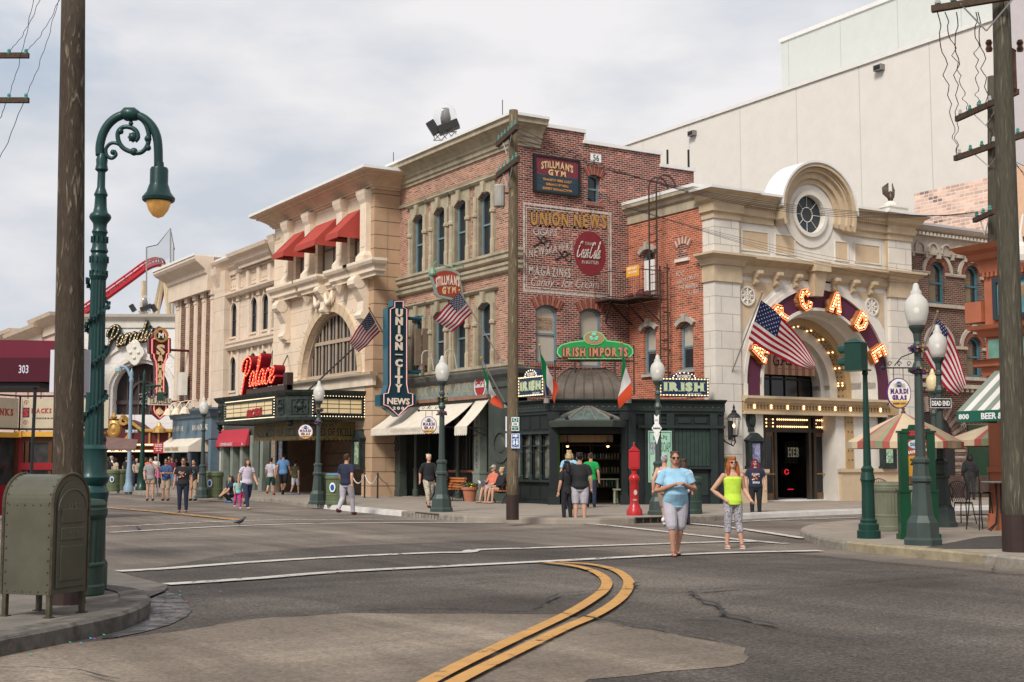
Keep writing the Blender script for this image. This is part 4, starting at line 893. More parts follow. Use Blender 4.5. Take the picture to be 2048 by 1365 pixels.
m=MB(); ring(m,FR_,a[0]+.03,b[0]-.03,b[1]+.04,a[1]-.04,.02,.13,.01); m.build('border',mat('poster_green',(.06,.2,.13),var=0),ps)
text("SOAPS",FR_.M(cxp,a[1]-.2,.125),.13,wp*.6,mat('poster_green',(.06,.2,.13),var=0),ps,serif=True,bold=.03,arch=.05)
text("PERFUME",FR_.M(cxp-.2,a[1]-.6,.125),.42,wp*.45,mat('poster_mauve',(.25,.2,.3),var=0),ps); text("SOAP",FR_.M(cxp+.2,a[1]-.55,.125),.34,wp*.38,mat('poster_green',(.06,.2,.13),var=0),ps)
m=MB(); m.lathe(FR_.w(cxp-.12,b[1]+.3,.13),[(.10,0),(.09,.1),(.04,.45),(.04,.6)],8,sy=.1); m.build('bottle_picture',mat('poster_brown',(.28,.11,.07),var=.1),ps)
# ---------------- RED BRICK WING + FIRE ESCAPE ----------------
T=thing('red_brick_wing','low orange red brick wing with arched hood windows between corner building and arcade','building',(5.02,-2,0)); RWG=T
FW=Fr(5.02,0,-PI/2); LW=4.32
ws=[(1290,1309,655,749),(1363,1383,646,740),(1290,1308,501,586)]
def pw(fr,q,o=0): xm=(q[0]+q[1])/2; return fr.s(q[0],o),fr.s(q[1],o),fr.z(xm,q[3],o),fr.z(xm,q[2],o)
zt=FW.z(1330,432); wq=[pw(FW,q) for q in ws]; wq=[((a+b)/2-.38,(a+b)/2+.38,c,d) for a,b,c,d in wq]
m=MB(); m.wall(FW,[(0,3),(LW,3),(LW,zt),(0,zt)],[archp(*q,.15) for q in wq],0,.3); m.build('wall',BRKR,T)
m=MB(); m.fm(FW,-.02,LW,[(0,0),(.05,0),(.05,.3),(.14,.38),(.2,.5),(.3,.58),(.3,.72),(0,.72)],zt); m.build('cornice',LIME,T); zcp=zt+.72
m=MB(); m.fb(FW,-.5,LW,zcp,zcp+.12,-.4,.32); m.build('roof_edge',ROOFW,T)
HOOD=mat('grey_stone_hood',(.42,.38,.32),.85,var=.15,dirt=.4)
for i,q in enumerate(wq):
    wd=window(FW,T,*q,.15,o=-.12,fw=.09,gm=GLASS,blind=.55 if i!=2 else .0,sill=HOOD)
    c=(q[0]+q[1])/2; m=MB(); rad=.62; zc=q[3]-rad+.05; m.arc(FW,c,zc,rad,rad+.17,PI/2-.78,PI/2+.78,0,.12,14); m.fp(FW,[(c-.08,zc+rad-.02),(c+.08,zc+rad-.02),(c+.12,zc+rad+.27),(c-.12,zc+rad+.27)],0,.17); m.build('hood',HOOD,wd)
q=pw(FW,(1355,1382,487,517)); m=MB(); m.fp(FW,archp(q[0]+.1,q[1]-.1,q[2],q[3],.2),-.02,.005); m.build('blind_window',BRKD,T); m=MB(); m.fb(FW,q[0],q[1],q[2]-.12,q[2],0,.1); m.build('sill',WHITES,T)
c=(q[0]+q[1])/2; m=MB()
for i in range(11):
    t=(i-5)/5*.75; M=FW.M(c+math.sin(t)*.62,q[3]-.5+math.cos(t)*.62,.015)@Matrix.Rotation(-t,4,'Z'); m.k=i%2; m.obox(None,.04,.13,.02,M=M)
m.build('brick_arch',[MT['arch_brick_pale'],mat('arch_mortar_pale',(.55,.42,.34),var=.1)],T)
tU('IOC',1353,548,1369,547,.2,PW,fr=FW,parent=T); 
for i,(a,b,c,d,t) in enumerate(((1354,566,1398,550,'BROADWAY'),(1356,578,1388,570,'THEATRE'),(1372,574,1396,570,'TOYS'),(1376,586,1398,582,'ALL AGES'))): tU(t,a,b,c,d,.14,PW,fr=FW,parent=T)
m=MB(); m.box(5.36,5.5,-4.2,0,3,zcp-.1); m.box(5.1,15.6,-4.3,1,8,9.2); m.build('flat_roof',ROOFW,T)
T=thing('fire_escape','rusty brown iron fire escape balcony and ladders in the angle of the brick walls','fire escape',(4.3,-.8,0))
zp_=FW.z(1290,600,.0)-.0; zp_=UR.z(1230,598,.9)
m=MB(); X0=UR.s(1219,.95)
m.box(X0,4.98,-.95,-.03,zp_-.06,zp_); m.box(3.95,4.97,-2.1,-.95,zp_-.06,zp_); 
m.build('platform',IRON,T)
m=MB(); rail=[(X0,-.03),(X0,-.95),(3.95,-.95),(3.95,-2.1),(4.97,-2.1)]
for h in (1.0,.06): m.tube([(x,y,zp_+h) for x,y in rail],.022,5)
for a,b in zip(rail,rail[1:]):
    l=math.dist(a,b); n=max(2,int(l/.13))
    for i in range(n+1): x=a[0]+(b[0]-a[0])*i/n; y=a[1]+(b[1]-a[1])*i/n; m.tube([(x,y,zp_),(x,y,zp_+1)],.009,4)
m.build('railing',IRON,T)
for y in (-.2,-1.9,-1.05):
    m=MB(); m.tube([(4.0,y,zp_-.05),(5.0,y,zp_-.85)],.035,5); m.build('brace',IRON,T)
m=MB(); m.tube([(X0+.1,-.9,zp_-.05),(X0+.5,-.03,zp_-.8)],.035,5); m.build('brace',IRON,T)
def ladder(ya,yb,x,z0,z1,hook=False):
    m=MB()
    for y in (ya,yb):
        p=[(x,y,z0),(x,y,z1)]
        if hook: p=p[:1]+[(x+.45-.45*math.cos(t),y,z1-.45+.45*math.sin(t)) for t in [PI*i/8 for i in range(9)]]+[(x+.9,y,zcp)]
        m.tube(p,.035,5)
    k=int((z1-z0-.5)/.3)
    for i in range(k): m.tube([(x,ya,z0+.2+i*.3),(x,yb,z0+.2+i*.3)],.015,4)
    m.build('ladder',IRON,T)
xo=4.4; fx_=Fr(xo,0,-PI/2); s_a,s_b=-fx_.s(1299,0,500),-fx_.s(1314,0,500); ladder(s_a,s_b,xo,zp_,fx_.z(1305,350),True)
xo=4.75; fx_=Fr(xo,0,-PI/2); s_a,s_b=-fx_.s(1321,0,650),-fx_.s(1336,0,650); ladder(s_a,s_b,xo,fx_.z(1330,757),fx_.z(1330,530))
m=MB(); m.box(3.9,5.0,-3.2,-1.7,dz1+.02,dz1+.1); m.build('lower_landing',IRON,T)
for z in (fx_.z(1330,530)-.1,zp_-.6,fx_.z(1330,700),fx_.z(1330,745)): m=MB(); m.tube([(4.75,(s_a+s_b)/2,z),(5.02,(s_a+s_b)/2,z)],.03,5); m.build('wall_bracket',IRON,T)
m=MB(); a=fx_.px(1253,531,.3); fz_=Fr(3.93,-1,-PI/2); s,z=fz_.px(1266,543); m.fb(fz_,s-.38,s+.38,z-.2,z+.2,0,.03)
q=m.build('yellow_notice',mat('orange_yellow_notice',(.75,.35,.04),.5,var=.05)); q['label']='small orange yellow notice board hung on the fire escape railing'; q['category']='sign'
text('RENT & BUY',fz_.M(s,z+.11,.032),.09,.6,WHITE,q,bold=.03,ext=.003); text('THE CORNER',fz_.M(s,z-.04,.032),.07,.55,WHITE,q,bold=.03,ext=.003)
t=thing('bundle','dark red tarpaulin bundle lying on the fire escape balcony','bundle',(4.6,-1.4,zp_)); m=MB(); m.smooth=True
for i in range(6): m.sph((4.35+random.uniform(0,.4),-1.0-i*.15,zp_+.14),random.uniform(.12,.2),8)
m.build('tarpaulin',mat('dark_red_cloth',(.14,.03,.035),.7,var=.3,scale=6),t,smooth=True)
# ---------------- ARCADE ----------------
T=thing('arcade_building','cream and tan arcade building with lit letters round a great arch and a round window','building',(10.5,-4.8,0)); AR=T
FA=Fr(0,-4.8,0); sL=FA.s(1431,.15); sLb=FA.s(1482,.15); sRb=FA.s(1783,.15); sR=FA.s(1828,.15)
zTop=FA.z(1481,384,.6)   # top of cornice
zMid=FA.z(1485,508,.5); zMb=FA.z(1485,549,.1)
cA=(FA.s(1490)+FA.s(1777))/2; rO=(FA.s(1777)-FA.s(1490))/2; rI=rO-(FA.s(1520)-FA.s(1490)); zAo=FA.z(1636,579); zSp=FA.z(1490,800)
zc=zAo-rO; # centre of semicircle
zDoorT=FA.z(1600,828)
A0=archp(cA-rI,cA+rI,zSp,zc+rI,rI,24)
sc0=FA.s(1622); zcO=FA.z(1621,430); rg=(FA.s(1647)-FA.s(1595))/2; rh=FA.s(1722)-FA.s(1640); sch=(FA.s(1573,.6)+FA.s(1722,.6))/2; rh=(FA.s(1722,.6)-FA.s(1573,.6))/2; zh=FA.z(1636,325,.6)
zhc=zh-rh
rgl=(FA.z(1621,392)-FA.z(1621,468))/2
# main wall
top=[(sR,zTop-.6)]+[(sch+rh*.9*math.cos(t),max(zTop-.6,zhc+rh*.9*math.sin(t))) for t in [PI*i/20 for i in range(21)]]+[(sL,zTop-.6)]
m=MB(); m.wall(FA,[(sL,zSp),(sR,zSp)]+top,[archp(cA-rO+.001,cA+rO-.001,zSp+.001,zc+rO,rO,28),[(sc0+rgl*1.0*math.cos(t),zcO+rgl*math.sin(t)) for t in [2*PI*i/28 for i in range(28)]]],0,.3,side=False); m.build('upper_wall',WHITES,T)
# purple archivolt
PUR=mat('plum_paint',(.095,.022,.05),.6,var=.08)
m=MB(); m.arc(FA,cA,zc,rI,rO-.02,0,PI,-.2,-.02,32); m.fb(FA,cA-rO+.02,cA-rI,zSp,zc,-.2,-.02); m.fb(FA,cA+rI,cA+rO-.02,zSp,zc,-.2,-.02); m.build('plum_archivolt',PUR,T)
m=MB(); m.arc(FA,cA,zc,rO-.01,rO+.14,0,PI,-.02,.08,36); m.arc(FA,cA,zc,rO+.14,rO+.34,0,PI,-.02,.06,36)
for s in (-1,1):
    a=cA+s*rO; m.fb(FA,min(a-s*.01,a+s*.14),max(a-s*.01,a+s*.14),zSp,zc,-.02,.12)
m.arc(FA,cA,zc,rI-.1,rI+.01,0,PI,-.2,.06,36)
for s in (-1,1): a=cA+s*rI; m.fb(FA,min(a-s*.1,a+s*.01),max(a-s*.1,a+s*.01),zSp,zc,-.2,.06)
m.build('arch_mouldings',WHITES,T)
# deep soffit: stepped rings
dep=2.0; GLD=mat('gold_tan_soffit',(.42,.28,.14),.5,var=.08)
m=MB(); m.arc(FA,cA,zc,rI-.1,rI+.1,0,PI,-1.0,-.2,32); m.arc(FA,cA,zc,rI-.28,rI-.1,0,PI,-1.15,-.5,32)
for s in (-1,1):
    for r0,o0,o1 in ((rI-.1,-1.0,-.2),(rI-.28,-1.15,-.5)): a=cA+s*r0; b=a+s*.2; m.fb(FA,min(a,b),max(a,b),zSp,zc,o0,o1)
m.arc(FA,cA,zc,rI-.95,rI-.55,0,PI,-2.15,-1.5,32); m.arc(FA,cA,zc,rI-1.15,rI-.95,0,PI,-2.25,-1.8,32)
for s in (-1,1):
    for r0,w_,o0,o1 in ((rI-.95,.4,-2.15,-1.5),(rI-1.15,.2,-2.25,-1.8)): a=cA+s*r0; b=a+s*w_; m.fb(FA,min(a,b),max(a,b),zSp,zc,o0,o1)
m.build('arch_soffit_mouldings',WHITES,T)
m=MB(); m.arc(FA,cA,zc,rI-.56,rI-.26,0,PI,-1.6,-1.02,32)
for s in (-1,1): a=cA+s*(rI-.56); b=a+s*.3; m.fb(FA,min(a,b),max(a,b),zSp,zc,-1.6,-1.02)
so_=m.build('bulb_soffit',GLD,T)
on=[];off=[]
for i in range(44):
    t=PI*i/43
    for o in (-1.2,-1.42):
        p=FA.w(cA+(rI-.57)*math.cos(t),zc+(rI-.57)*math.sin(t),o); (on if (i%4==1) else off).append(p)
for k in range(5):
    for o in (-1.2,-1.42): (on if k%3==0 else off).append(FA.w(cA+rI-.57,zSp+.1+k*.25,o))
bulbs(on,.04,BULB,so_,'lit_bulbs'); bulbs(off,.035,mat('dark_bulb_socket',(.12,.08,.05),.4,var=0),so_,'unlit_bulbs')
rw=rI-1.15
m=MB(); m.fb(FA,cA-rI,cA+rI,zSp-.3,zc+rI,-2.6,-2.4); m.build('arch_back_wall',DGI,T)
m=MB(); q=archp(cA-rw,cA+rw,zSp,zc+rw,rw,24); m.add([FA.w(u,v,-2.3) for u,v in q],[range(len(q))]); wv=m.build('arch_window',GLASSD,T)
m=MB(); m.fb(FA,cA-rw,cA+rw,zSp,zSp+.14,-2.3,-2.2); m.fb(FA,cA-rw,cA+rw,zSp+.95,zSp+1.02,-2.29,-2.24)
for k in range(1,5): m.fb(FA,cA-rw+k*rw*.4-.02,cA-rw+k*rw*.4+.02,zSp,zc+rw*.8,-2.29,-2.25)
m.build('mullions',BLACK,wv)
# GAMES banner: striped half round
fb=FA.sh(-1.9); a=fb.px(1528,750); b=fb.px(1630,753); s0,s1=a[0],b[0]; zb_=fb.z(1580,751); n=15; bn=MB(); zt_=fb.z(1590,692)
for i in range(n):
    u0=s0+(s1-s0)*i/n; u1=s0+(s1-s0)*(i+1)/n; R_=(s1-s0)*.56; cc2=(s0+s1)/2; f_=lambda u:zb_+ (zt_-zb_)*math.sqrt(max(.0,1-((u-cc2)/R_)**2))
    bn.k=i%2; bn.add([fb.w(u0,zb_,0),fb.w(u1,zb_,0),fb.w(u1,f_(u1),0),fb.w(u0,f_(u0),0)],[(0,1,2,3)])
q=bn.build('games_banner',[mat('banner_gold',(.50,.33,.18),.8,var=.08),mat('banner_rose',(.32,.14,.12),.8,var=.08)],T,solid=.02,fixn=False)
text('GAMES',fb.M((s0+s1)/2,(zb_+zt_)/2+.05,.02),.48,1.75,mat('deep_plum_lettering',(.04,.012,.03),var=0),q,serif=True,space=.7,arch=.1)
m=MB(); m.fb(fb,(s0+s1)/2-.6,(s0+s1)/2+.6,zb_+.22,zb_+.25,.01,.02); m.build('ornament',mat('banner_rose',(.32,.14,.12)),q)
# ARCADE letters
ORC=mat('bronze_letter_face',(.34,.12,.04),.5,var=.1); NEO=mat('orange_neon',(1,.25,.08),.4,var=0,emit=2.2,ecol=(1,.22,.08)); CANL=mat('letter_can_ochre',(.42,.24,.10),.5,var=.1)
LP=[('A',1518,705),('R',1561,632),('C',1606,601),('A',1674,606),('D',1723,643),('E',1758,705)]
LP=[('A',1520,704),('R',1560,632),('C',1608,600),('A',1674,607),('D',1724,644),('E',1757,707)]
LP=[('A',1520,704),('R',1560,630),('C',1611,600),('A',1672,606),('D',1723,644),('E',1758,707)]
STROKE={'A':[[(-.3,-.45),(-.05,.45),(.05,.45),(.3,-.45)],[(-.2,-.12),(.2,-.12)],[(-.38,-.45),(-.2,-.45)],[(.2,-.45),(.38,-.45)]],'R':[[(-.25,-.45),(-.25,.45),(.1,.45),(.28,.25),(.1,.02),(-.25,.02)],[(.05,.02),(.3,-.45)]],
'C':[[(.3,.25),(.18,.43),(-.1,.45),(-.3,.2),(-.3,-.2),(-.1,-.45),(.18,-.42),(.3,-.22)]],'D':[[(-.25,-.45),(-.25,.45),(.05,.45),(.3,.15),(.3,-.15),(.05,-.45),(-.25,-.45)]],'E':[[(.28,.45),(-.25,.45),(-.25,-.45),(.3,-.45)],[(-.25,0),(.15,0)]]}
for ch,x,y in LP:
    s,z=FA.px(x,y,.25); t=math.atan2(s-cA,z-zc); M=FA.M(s,z,.12)@Matrix.Rotation(-t*.95,4,'Z'); H_=.66
    bk=MB(); nm=MB(); nm.smooth=True; bp=[]; hw_=.095
    for st in STROKE[ch]:
        pts=[(u*H_,v*H_) for u,v in st]
        for (a1,b1),(a2,b2) in zip(pts,pts[1:]):
            L_=math.hypot(a2-a1,b2-b1); nx,nz=-(b2-b1)/L_*hw_,(a2-a1)/L_*hw_; ex,ez=(a2-a1)/L_*hw_*.7,(b2-b1)/L_*hw_*.7
            c4=[(a1-ex+nx,b1-ez+nz),(a1-ex-nx,b1-ez-nz),(a2+ex-nx,b2+ez-nz),(a2+ex+nx,b2+ez+nz)]
            bk.add([M@Vector((u,v,w_)) for w_ in(-.14,.14) for u,v in c4],[(0,1,2,3),(4,5,6,7),(0,1,5,4),(1,2,6,5),(2,3,7,6),(3,0,4,7)])
            n=max(1,round(L_/.13)); bp+=[M@Vector((a1+(a2-a1)*i/n,b1+(b2-b1)*i/n,.16)) for i in range(n+1)]
            for sg in (1,-1): nm.tube([M@Vector((a1-ex*.6+sg*nx,b1-ez*.6+sg*nz,.15)),M@Vector((a2+ex*.6+sg*nx,b2+ez*.6+sg*nz,.15))],.014,4)
    lt=bk.build('arch_letter',ORC,T,label='bulb lit letter '+ch); bulbs(bp,.036,BULB,lt); nm.build('neon_tube',NEO,lt)
    m=MB(); m.lathe(FA.w(s-.18,z,-.1),[(.16,0),(.16,.22)],8,axis=Matrix([FA.d,UP,FA.n]).transposed()); m.build('letter_mount',CANL,lt)
# keystone, brackets, mid cornice
m=MB(); m.fm(FA,sLb,sRb,[(0,0),(.1,0),(.1,.3),(.3,.42),(.5,.5),(.5,.62),(0,.62)],zMid-.62); 
m.mould([(sL,-4.3),(sL,-4.8-.15),(sLb,-4.95),(sLb,-4.82)],[(0,-1.0),(.06,-1.0),(.06,-.42),(.12,-.4),(.2,-.2),(.42,-.08),(.42,.0),(0,0)],zMid)
m.mould([(sRb,-4.82),(sRb,-4.95),(sR,-4.95),(sR,-4.3)],[(0,-1.0),(.06,-1.0),(.06,-.42),(.12,-.4),(.2,-.2),(.42,-.08),(.42,.0),(0,0)],zMid)
m.build('middle_cornice',TANT,T)
m=MB(); m.fb(FA,sLb,sRb,zMb-.02,zMid-.6,0,.06); m.build('frieze',TANP,T)
def consol(fr,s,z,h,w_,d,mt,T,name='bracket'):
    m=MB(); p=[(0,0),(d,0),(d,-h*.25),(d*.75,-h*.4),(d*.45,-h*.55),(d*.5,-h*.8),(d*.3,-h),(0,-h)]
    m.add([fr.w(s+a*w_/2,z+q[1],q[0]) for a in(-1,1) for q in p],[tuple(range(8)),tuple(range(8,16))]+[(i,(i+1)%8,8+(i+1)%8,8+i) for i in range(8)])
    ax=Matrix([UP,fr.n,fr.d]).transposed(); m.lathe(fr.w(s-w_/2-.02,z-h*.16,d*.8),[(h*.14,0),(h*.14,w_+.04)],10,axis=ax); m.lathe(fr.w(s-w_/2-.015,z-h*.85,d*.35),[(h*.1,0),(h*.1,w_+.03)],8,axis=ax)
    m.build(name,mt,T)
for x in (1515,1555,1594,1670,1708,1744): consol(FA,FA.s(x,.2,540),zMid-.5,.5,.2,.42,TANT,T)
ks=FA.s(1636,.3,560); m=MB(); zk=zMid-.1; m.add([FA.w(ks+a,z,o) for z,w_,o in ((zk,.34,.5),(zk-1.15,.2,.35)) for a in(-w_,w_) for o in (0,o)],[(0,1,3,2),(4,5,7,6),(0,1,5,4),(2,3,7,6),(1,3,7,5),(0,2,6,4)]); m.fb(FA,ks-.38,ks+.38,zMid-.35,zMid+.02,.1,.62); m.build('keystone',TANT,T)
# piers
for a,b in ((sL,sLb),(sRb,sR)):
    m=MB(); m.fb(FA,a,b,G0,zMid-.95,-.6,.15); m.fb(FA,a,b,zMid,zTop-.9,-.6,.15); m.build('block_pier',WHITEST,T)
m=MB()
for a,b in ((sLb-.0,sLb+.09),(sRb-.12,sRb)): m.fb(FA,a,b,zMid,zTop-1.0,.0,.1)
m.build('tan_pilaster_edge',TANP,T)
# top cornice with returns + round hood
CP_=[(0,-.95),(.05,-.95),(.05,-.75),(.14,-.7),(.14,-.4),(.3,-.3),(.38,-.12),(.5,-.06),(.55,0),(0,0)]
m=MB(); m.mould([(sL,-4.3),(sL,-4.95),(sLb,-4.95),(sLb,-4.82),(sch-rh*1.0,-4.82)],CP_,zTop); m.mould([(sch+rh*1.0,-4.82),(sRb,-4.82),(sRb,-4.95),(sR,-4.95),(sR,-4.3)],CP_,zTop)
a0=math.asin(max(-1,min(1,(zTop-.3-zhc)/rh)))
for r0,r1,o0,o1 in ((rh*.93,rh,0,.55),(rh*.84,rh*.93,0,.38),(rh*.72,rh*.84,0,.24),(rh*.62,rh*.72,0,.12)): m.arc(FA,sch,zhc,r0,r1,a0-.35,PI-a0+.35,o0,o1,32)
tc_=m.build('top_cornice',TANT,T)
m=MB(); m.arc(FA,sch,zhc,rh,rh+.08,a0,PI-a0,-.5,.6,32); m.mould([(sL,-4.3),(sL,-4.95),(sLb,-4.95),(sLb,-4.82),(sch-rh*1.02,-4.82)],[(-.3,0),(.6,0),(.6,.09),(-.3,.09)],zTop); m.mould([(sch+rh*1.02,-4.82),(sRb,-4.82),(sRb,-4.95),(sR,-4.95),(sR,-4.3)],[(-.3,0),(.6,0),(.6,.09),(-.3,.09)],zTop); m.build('roof_edge',ROOFW,T)
m=MB(); m.fb(FA,sch-rh*.95,sch+rh*.95,zTop-.6,zhc+.1,-.45,-.3); m.arc(FA,sch,zhc,0.01,rh*.98,0,PI,-.48,-.35,24); m.box(sL+.1,sR-.1,-4.2,6,G0,.2); m.box(sR-.3,sR-.02,-4.5,2,G0,zTop-.2); m.build('roof_barrel',ROOFW,T)
# dentils
m=MB(); n=int((sch-rh-sLb)/.1)
for i in range(n): m.fb(FA,sLb+i*.1,sLb+i*.1+.055,zTop-.42,zTop-.33,.1,.3)
n=int((sRb-sch-rh)/.1)
for i in range(n): m.fb(FA,sch+rh+i*.1,sch+rh+i*.1+.055,zTop-.42,zTop-.33,.1,.3)
for i in range(90): 
    t=a0-.2+(PI-2*a0+.4)*i/89; M=FA.M(sch+rh*.905*math.cos(t),zhc+rh*.905*math.sin(t),.41)@Matrix.Rotation(t,4,'Z'); m.obox(None,.03,.025,.03,M=M)
m.build('dentils',TANT,tc_)
# oculus
m=MB(); m.arc(FA,sc0,zcO,rgl,rgl*1.2,0,2*PI,0,.14,32); m.arc(FA,sc0,zcO,rgl*1.2,rgl*1.75,0,2*PI,0,.05,32); m.arc(FA,sc0,zcO,rgl*.97,rgl*1.0,0,2*PI,-.1,.08,32)
oc_=m.build('round_window',WHITES,T)
m=MB(); m.fp(FA,[(sc0+rgl*.99*math.cos(t),zcO+rgl*.99*math.sin(t)) for t in [2*PI*i/28 for i in range(28)]],-.14,-.09); m.build('pane',mat('slate_glass',(.035,.045,.055),.15,var=.2),oc_)
m=MB(); m.arc(FA,sc0,zcO,rgl*.36,rgl*.4,0,2*PI,-.09,-.06,20)
for k in range(8): t=PI/8*0+PI*k/4+PI/2; m.tube([FA.w(sc0+rgl*r_*math.cos(t),zcO+rgl*r_*math.sin(t),-.075) for r_ in (.38,.98)],.014,4)
m.build('glazing_bars',WHITES,oc_)
# tan panels of the attic
zA1=zTop-1.25; zA0=zMid+.28
def ptrim(s0,s1,z0,z1):
    m=MB(); m.fb(FA,s0,s1,z0,z1,0,.012); q=m.build('tan_panel',TANP,T); m=MB(); ring(m,FA,s0-.05,s1+.05,z0-.05,z1+.05,.05,.035,.035); m.build('panel_frame',WHITES,q)
for x0,x1 in ((1484,1535),(1551,1588),(1670,1694),(1709,1758)): ptrim(FA.s(x0,0,480),FA.s(x1,0,480),zA0,zA1)
def spand(sg):
    a=cA+sg*(rO+.42); b=(sLb+.2) if sg<0 else (sRb-.2); zt_=zMb-.2; pts=[(b,zt_)]
    n=12; P_=[]
    for i in range(n+1):
        t=(.12+.62*i/n)*PI/2; s_=cA+sg*(rO+.5)*math.cos(t); z_=zc+(rO+.5)*math.sin(t)
        if z_<zt_ : P_.append((min(s_,b) if sg>0 else max(s_,b),z_))
    pts+=P_[::1]; pts.append((P_[-1][0],zt_))
    m=MB(); m.fp(FA,pts,.0,.012); m.build('spandrel_panel',TANP,T)
for sg in (-1,1): spand(sg)
for x,y in ((1497,592),(1746,614)):
    s,z=FA.px(x,y,.1); m=MB(); m.arc(FA,s,z,.0+.30,.36,0,2*PI,.01,.07,20); m.arc(FA,s,z,.12,.17,0,2*PI,.01,.06,16)
    for k in range(8): t=PI*k/4; m.tube([FA.w(s+r_*math.cos(t),z+r_*math.sin(t),.04) for r_ in (.02,.3)],.03,5); m.arc(FA,s+.23*math.cos(t),z+.23*math.sin(t),.03,.06,0,2*PI,.01,.05,6)
    m.build('rosette',WHITES,T)
# ground floor
zL1=zSp; zL0=zDoorT+.02; 
m=MB(); m.fm(FA,sLb+.03,FA.s(1760),[(0,-.08),(.25,-.08),(.3,.0),(.42,.05),(.42,.14),(0,.14)],zL1); m.fm(FA,sLb+.03,FA.s(1760),[(0,-.1),(.3,-.1),(.3,0),(0,0)],zL0+.02); m.build('door_entablature_trim',TANT,T)
m=MB(); m.fb(FA,sLb+.03,FA.s(1785),zL0,zL1-.05,-.6,.22); be=m.build('bulb_beam',GLD,T)
on=[];off=[]; n=46; 
for i in range(n):
    for k,z in enumerate((zL0+.15,zL1-.2)): (on if i%5==2 else off).append(FA.w(sLb+.2+(FA.s(1770)-sLb-.3)*i/(n-1),z,.23))
bulbs(on,.045,BULB,be,'lit_bulbs'); bulbs(off,.035,MT['dark_bulb_socket'],be,'unlit_bulbs')
d0,d1=FA.s(1522,-.5),FA.s(1668,-.5)
m=MB(); m.fb(FA,sLb,FA.s(1522),G0,zL0,-.8,.05); m.fb(FA,FA.s(1668),FA.s(1686),G0,zL0,-.8,.0); m.fb(FA,FA.s(1701),sRb,G0,zL0,-.8,.03); m.build('ground_floor_wall',WHITES,T)
m=MB(); m.fb(FA,FA.s(1686),FA.s(1701),G0,zL0,-.8,.06); bp_=m.build('tan_pilaster',GLD,T); bulbs([FA.w(FA.s(x),zL0-.3-.35*k,.07) for k in range(6) for x in (1690,1697)],.03,MT['dark_bulb_socket'],bp_,'unlit_bulbs')
zbs=FA.z(1460,939,.2)
m=MB(); m.mould([(sL,-4.3),(sL,-4.97),(sLb,-4.97),(FA.s(1519),-4.97),(FA.s(1519),-4.5)],[(0,0),(.05,0),(.05,zbs-.15-.2),(.12,zbs-.15-.12),(.12,zbs-.15),(0,zbs-.15)],.15)
m.mould([(FA.s(1674),-4.5),(FA.s(1674),-4.9),(sRb,-4.9),(sR+.02,-4.97),(sR+.02,-4.3)],[(0,0),(.05,0),(.05,zbs-.15-.2),(.12,zbs-.15-.12),(.12,zbs-.15),(0,zbs-.15)],.15); m.build('tan_plinth',TANP,T)
DB=mat('door_dark_bronze',(.06,.045,.035),.4,metal=.3,var=.1)
m=MB(); fd=FA.sh(-.7); zt_=zL0-.05; ztr=fd.z(1600,860)
m.fb(fd,d0-.3,d1,ztr-.1,ztr+.02,-.1,.05); m.fb(fd,d0-.3,d1,zt_-.08,zt_+.1,-.1,.05); hd=fd.px
for x in (1524,1546,1614,1624,1662): s=fd.s(x); m.fb(fd,s-.06,s+.06,G0,zt_,-.1,.06)
m.fb(fd,d0-.3,d1,ztr,zt_,-.12,-.05)
df=m.build('door_frame',DB,T)
for x0,x1 in ((1508,1529),(1542,1614),(1627,1659)):
    s0=fd.s(x0); s1=fd.s(x1); bulbs(rectpts(fd,s0,s1,fd.z(1580,854),fd.z(1580,840),.03,.105),.032,BULB,df,'transom_bulbs')
m=MB(); s0,s1=fd.s(1625),fd.s(1664)
def door(s0,s1,nm='door'):
    m=MB(); m.wall(fd,[(s0,G0),(s1,G0),(s1,ztr-.1),(s0,ztr-.1)],[[(s0+.13,G0+.3),(s1-.13,G0+.3),(s1-.13,ztr-.25),(s0+.13,ztr-.25)]],.0,.06); d=m.build(nm,mat('bronze_door',(.17,.105,.06),.4,metal=.2,var=.15),T)
    m=MB(); m.fb(fd,s0+.12,s1-.12,G0+.29,ztr-.24,-.04,-.02); m.build('pane',GLASSD,d); m=MB(); m.tube([fd.w(s0+.1,1.15,.08),fd.w(s1-.1,1.15,.08)],.02,6); m.build('handle',GOLD,d)
door(fd.s(1622),fd.s(1664)); door(fd.s(1524),fd.s(1546))
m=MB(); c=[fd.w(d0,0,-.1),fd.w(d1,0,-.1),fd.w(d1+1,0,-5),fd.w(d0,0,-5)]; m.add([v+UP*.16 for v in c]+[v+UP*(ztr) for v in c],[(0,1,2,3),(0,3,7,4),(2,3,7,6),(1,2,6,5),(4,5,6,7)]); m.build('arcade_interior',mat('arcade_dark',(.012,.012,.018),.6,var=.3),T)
for i,x in enumerate((1580,1600)):
    fi=FA.sh(-3.2); s=fi.s(x,0,950); t2=thing('arcade_machine','red lit arcade machine inside the dark arcade doorway, '+('left one' if i==0 else 'right one'),'arcade machine',fi.w(s,.16,0),0,group='arcade machines inside the doorway')
    m=MB(); m.fb(fi,s-.22,s+.22,.16,.9,-.5,.0); m.fb(fi,s-.22,s+.22,.9,1.7,-.5,-.25); m.build('cabinet',mat('machine_black',(.02,.02,.03),.3,var=0),t2)
    m=MB(); m.arc(fi,s,1.2,.09,.11,.5,2*PI,-.2,-.17,14); m.fb(fi,s-.15,s+.15,.5,.53,.01,.03); m.build('light_ring',mat('red_glow',(1,.05,.08),var=0,emit=.9,ecol=(1,.04,.06)),t2)
